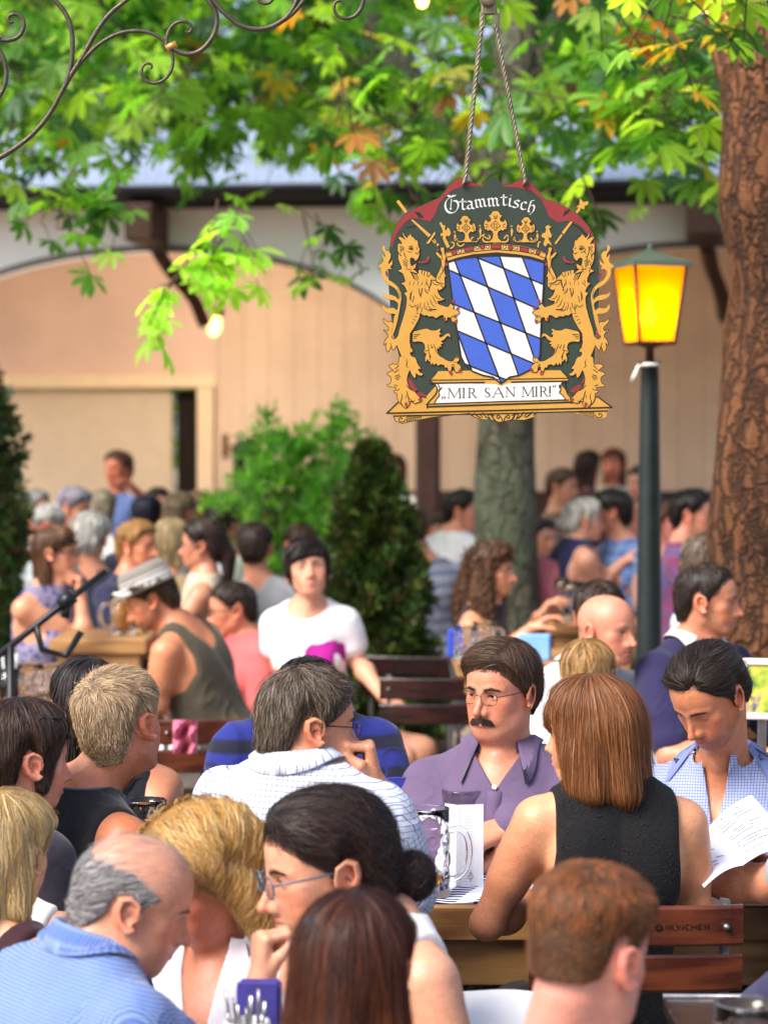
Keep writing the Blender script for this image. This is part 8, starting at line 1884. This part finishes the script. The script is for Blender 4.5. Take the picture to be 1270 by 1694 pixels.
# towel and white bag on the chair corner
mb = MB(); V = []
for i in range(9):
    for j in range(9): V.append(at(286 + 40 * i / 8, 1192 + 55 * j / 8, 7.55 - .03 * math.sin(i * 1.2) + .03 * math.sin(j * 1.5 + i)))
V = np.array(V); mb.add(np.concatenate([V, V + [0, .02, 0]]), [(i * 9 + j, i * 9 + j + 1, (i + 1) * 9 + j + 1, (i + 1) * 9 + j) for i in range(8) for j in range(8)] + [(81 + i * 9 + j, 81 + (i + 1) * 9 + j, 81 + (i + 1) * 9 + j + 1, 81 + i * 9 + j + 1) for i in range(8) for j in range(8)])
tag(mb.build('scarf', C('pink_scarf', (236, 120, 150)), None, True), 'pink scarf hanging beside the bearded man in the tank top', 'scarf')
mb = MB(); mb.lathe(at(286, 1262, 7.9), [(0, .10), (.05, .09), (.085, .04), (.095, -.03), (.08, -.08), (0, -.09)], 14); V = mb.v[-1]; mb.v[-1] = V + Waves(9, 30, 5)(V.astype(F32))[:, None] * .015
tag(mb.build('white_bag', C('white_linen', 0), None, True), 'soft white cloth bag below the pink scarf', 'bag')
# blue box and glasses on the back table
table('back table with a blue box in front of the curly haired woman', atz(752, 8.7, 0)[0], atz(960, 8.7, 0)[0], 8.45, 9.1, .98, .05)
b = atz(884, 8.6, .981); bx_ = thing('blue_box', 'light blue printed box on the back table', 'box', b); Rb = rotm(168); Rb[:, 2] = (0, 0, 1); MB().box(b + [0, 0, .045], (.115, .05, .09), Rb, .004).build('carton', plain('sky_box', srgb(120, 170, 236), .4), bx_)
for dx, dz, w_ in ((-.03, .02, .03), (.012, .03, .035), (.02, .06, .022)): MB().box(b + Rb @ np.array([dx, .0265, dz]), (w_, .004, .022), Rb, .002).build('printed_patch', plain('print_blue', srgb(40, 60, 170), .4), bx_)
for px, D, lab in ((770, 8.6, 'white glass mug left of the blue box'), (800, 8.8, 'pale mug behind the white glass mug')): mug(lab, px, D, .981, 30, 0, .12, .042)
MB_ = MB(); b = atz(752, 8.7, .981); MB_.box(b + [0, 0, .05], (.05, .04, .10), None, .005); tag(MB_.build('blue_carton', plain('deep_blue_carton', srgb(40, 70, 190), .5)), 'narrow deep blue carton at the left end of the back table', 'carton')
for k, (px, D) in enumerate(((945, 11.3), (968, 11.2), (990, 11.4), (930, 11.5))):
    b = atz(px, D, .93); w_ = thing('wine_glass', ['stemmed glass beside the navy dress', 'second stemmed glass right of the navy dress', 'stemmed glass nearest the blue plaid shirt', 'stemmed glass half behind the navy dress'][k], 'glass', b); MB().lathe(b, [(0, 0), (.035, .002), (.006, .008), (.005, .08), (.03, .10), (.042, .14), (.034, .19), (.032, .19), (.039, .14), (.028, .104), (0, .09)], 18).build('glass_bowl', M_glass, w_, True)
table('table with stemmed glasses between the navy dress and the plaid shirt', atz(900, 11.4, 0)[0], atz(1060, 11.4, 0)[0], 11.1, 11.8, .929, .05)
# framed picture on the right
b = at(1262, 1140, 6.4); fp = thing('picture_frame', 'white framed colourful picture stand at the right edge', 'picture', b); Rf = rotm(-12); Rf[:, 2] = (0, 0, 1)
for cx, cz, w_, h_ in ((-.052, 0, .022, .16), (.058, 0, .022, .16), (.003, .072, .132, .018), (.003, -.072, .132, .018)): MB().box(b + Rf @ np.array([-cx, 0, cz]), (w_, .02, h_), Rf, .003).build('frame_bar', plain('frame_pink_white', srgb(236, 214, 208), .4), fp)
t = NT('poster_print'); v = t.coord(); M_post_ = t.done(t.bsdf(t.ramp(t.noise(16, 3, v), [(.35, srgb(70, 110, 50)), (.48, srgb(170, 190, 70)), (.6, srgb(232, 206, 90)), (.7, srgb(60, 90, 140))]), .3)); MB().box(b + Rf @ np.array([0, .002, 0]), (.10, .006, .13), Rf).build('print', M_post_, fp)
mb = MB(); mb.tube([b + [0, .02, -.07], b + [0, .04, -.42]], .012, 8); mb.build('stand', M_steel, fp)
# benches under the arcade
for k, (px, lab) in enumerate(((900, 'brown wooden bench back under the arcade left of the reddish hair'), (1085, 'brown wooden bench back under the arcade right of the lamp post'))):
    b = atz(px, 17.8, 0); bn_ = thing('bench', lab, 'bench', b); mb = MB()
    for j in range(4): mb.box(b + [0, 0, .55 + .16 * j], (.80 - .05 * j, .035, .14), rotm(180 + 6 * (k - .5)) @ np.diag([1, 1, 1.]), .02)
    mb.build('backrest', wood_mat('bench_wood', srgb(176, 124, 80), srgb(120, 76, 44)) if k == 0 else bpy.data.materials['bench_wood'], bn_); mb = MB(); mb.box(b + [0, -.22, .44], (.82, .40, .04), None, .008); mb.build('seat', bpy.data.materials['bench_wood'], bn_)
    for sx_ in (-.36, .36): MB().box(b + [sx_, -.2, .21], (.06, .36, .42), None, .01).build('leg', bpy.data.materials['bench_wood'], bn_)
# ------------------------------------------------------------------ daylight
w = bpy.data.worlds.new('World'); scene.world = w; w.use_nodes = True
nt = w.node_tree; bg = nt.nodes['Background']
sk = nt.nodes.new('ShaderNodeTexSky'); sk.sky_type = 'NISHITA'; sk.sun_disc = False
SUN_EL, SUN_AZ = math.radians(47), math.radians(-128)      # azimuth from the view axis, to the left
sk.sun_elevation = SUN_EL; sk.sun_rotation = SUN_AZ; sk.air_density = 1.0; sk.dust_density = 3.0; sk.ozone_density = 1.0
nt.links.new(sk.outputs[0], bg.inputs[0]); bg.inputs[1].default_value = .13
sl = bpy.data.lights.new('sun', 'SUN'); sl.energy = 2.5; sl.angle = math.radians(30); sl.color = (1, .95, .87)
so = bpy.data.objects.new('sun', sl); COL.objects.link(so)
sdv = Vector((math.sin(SUN_AZ) * math.cos(SUN_EL), math.cos(SUN_AZ) * math.cos(SUN_EL), math.sin(SUN_EL)))
so.rotation_euler = sdv.to_track_quat('Z', 'Y').to_euler()
scene.view_settings.view_transform = 'Standard'; scene.view_settings.look = 'None'; scene.view_settings.exposure = 1.15
scene.cycles.max_bounces = 8; scene.cycles.transmission_bounces = 8; scene.cycles.transparent_max_bounces = 12
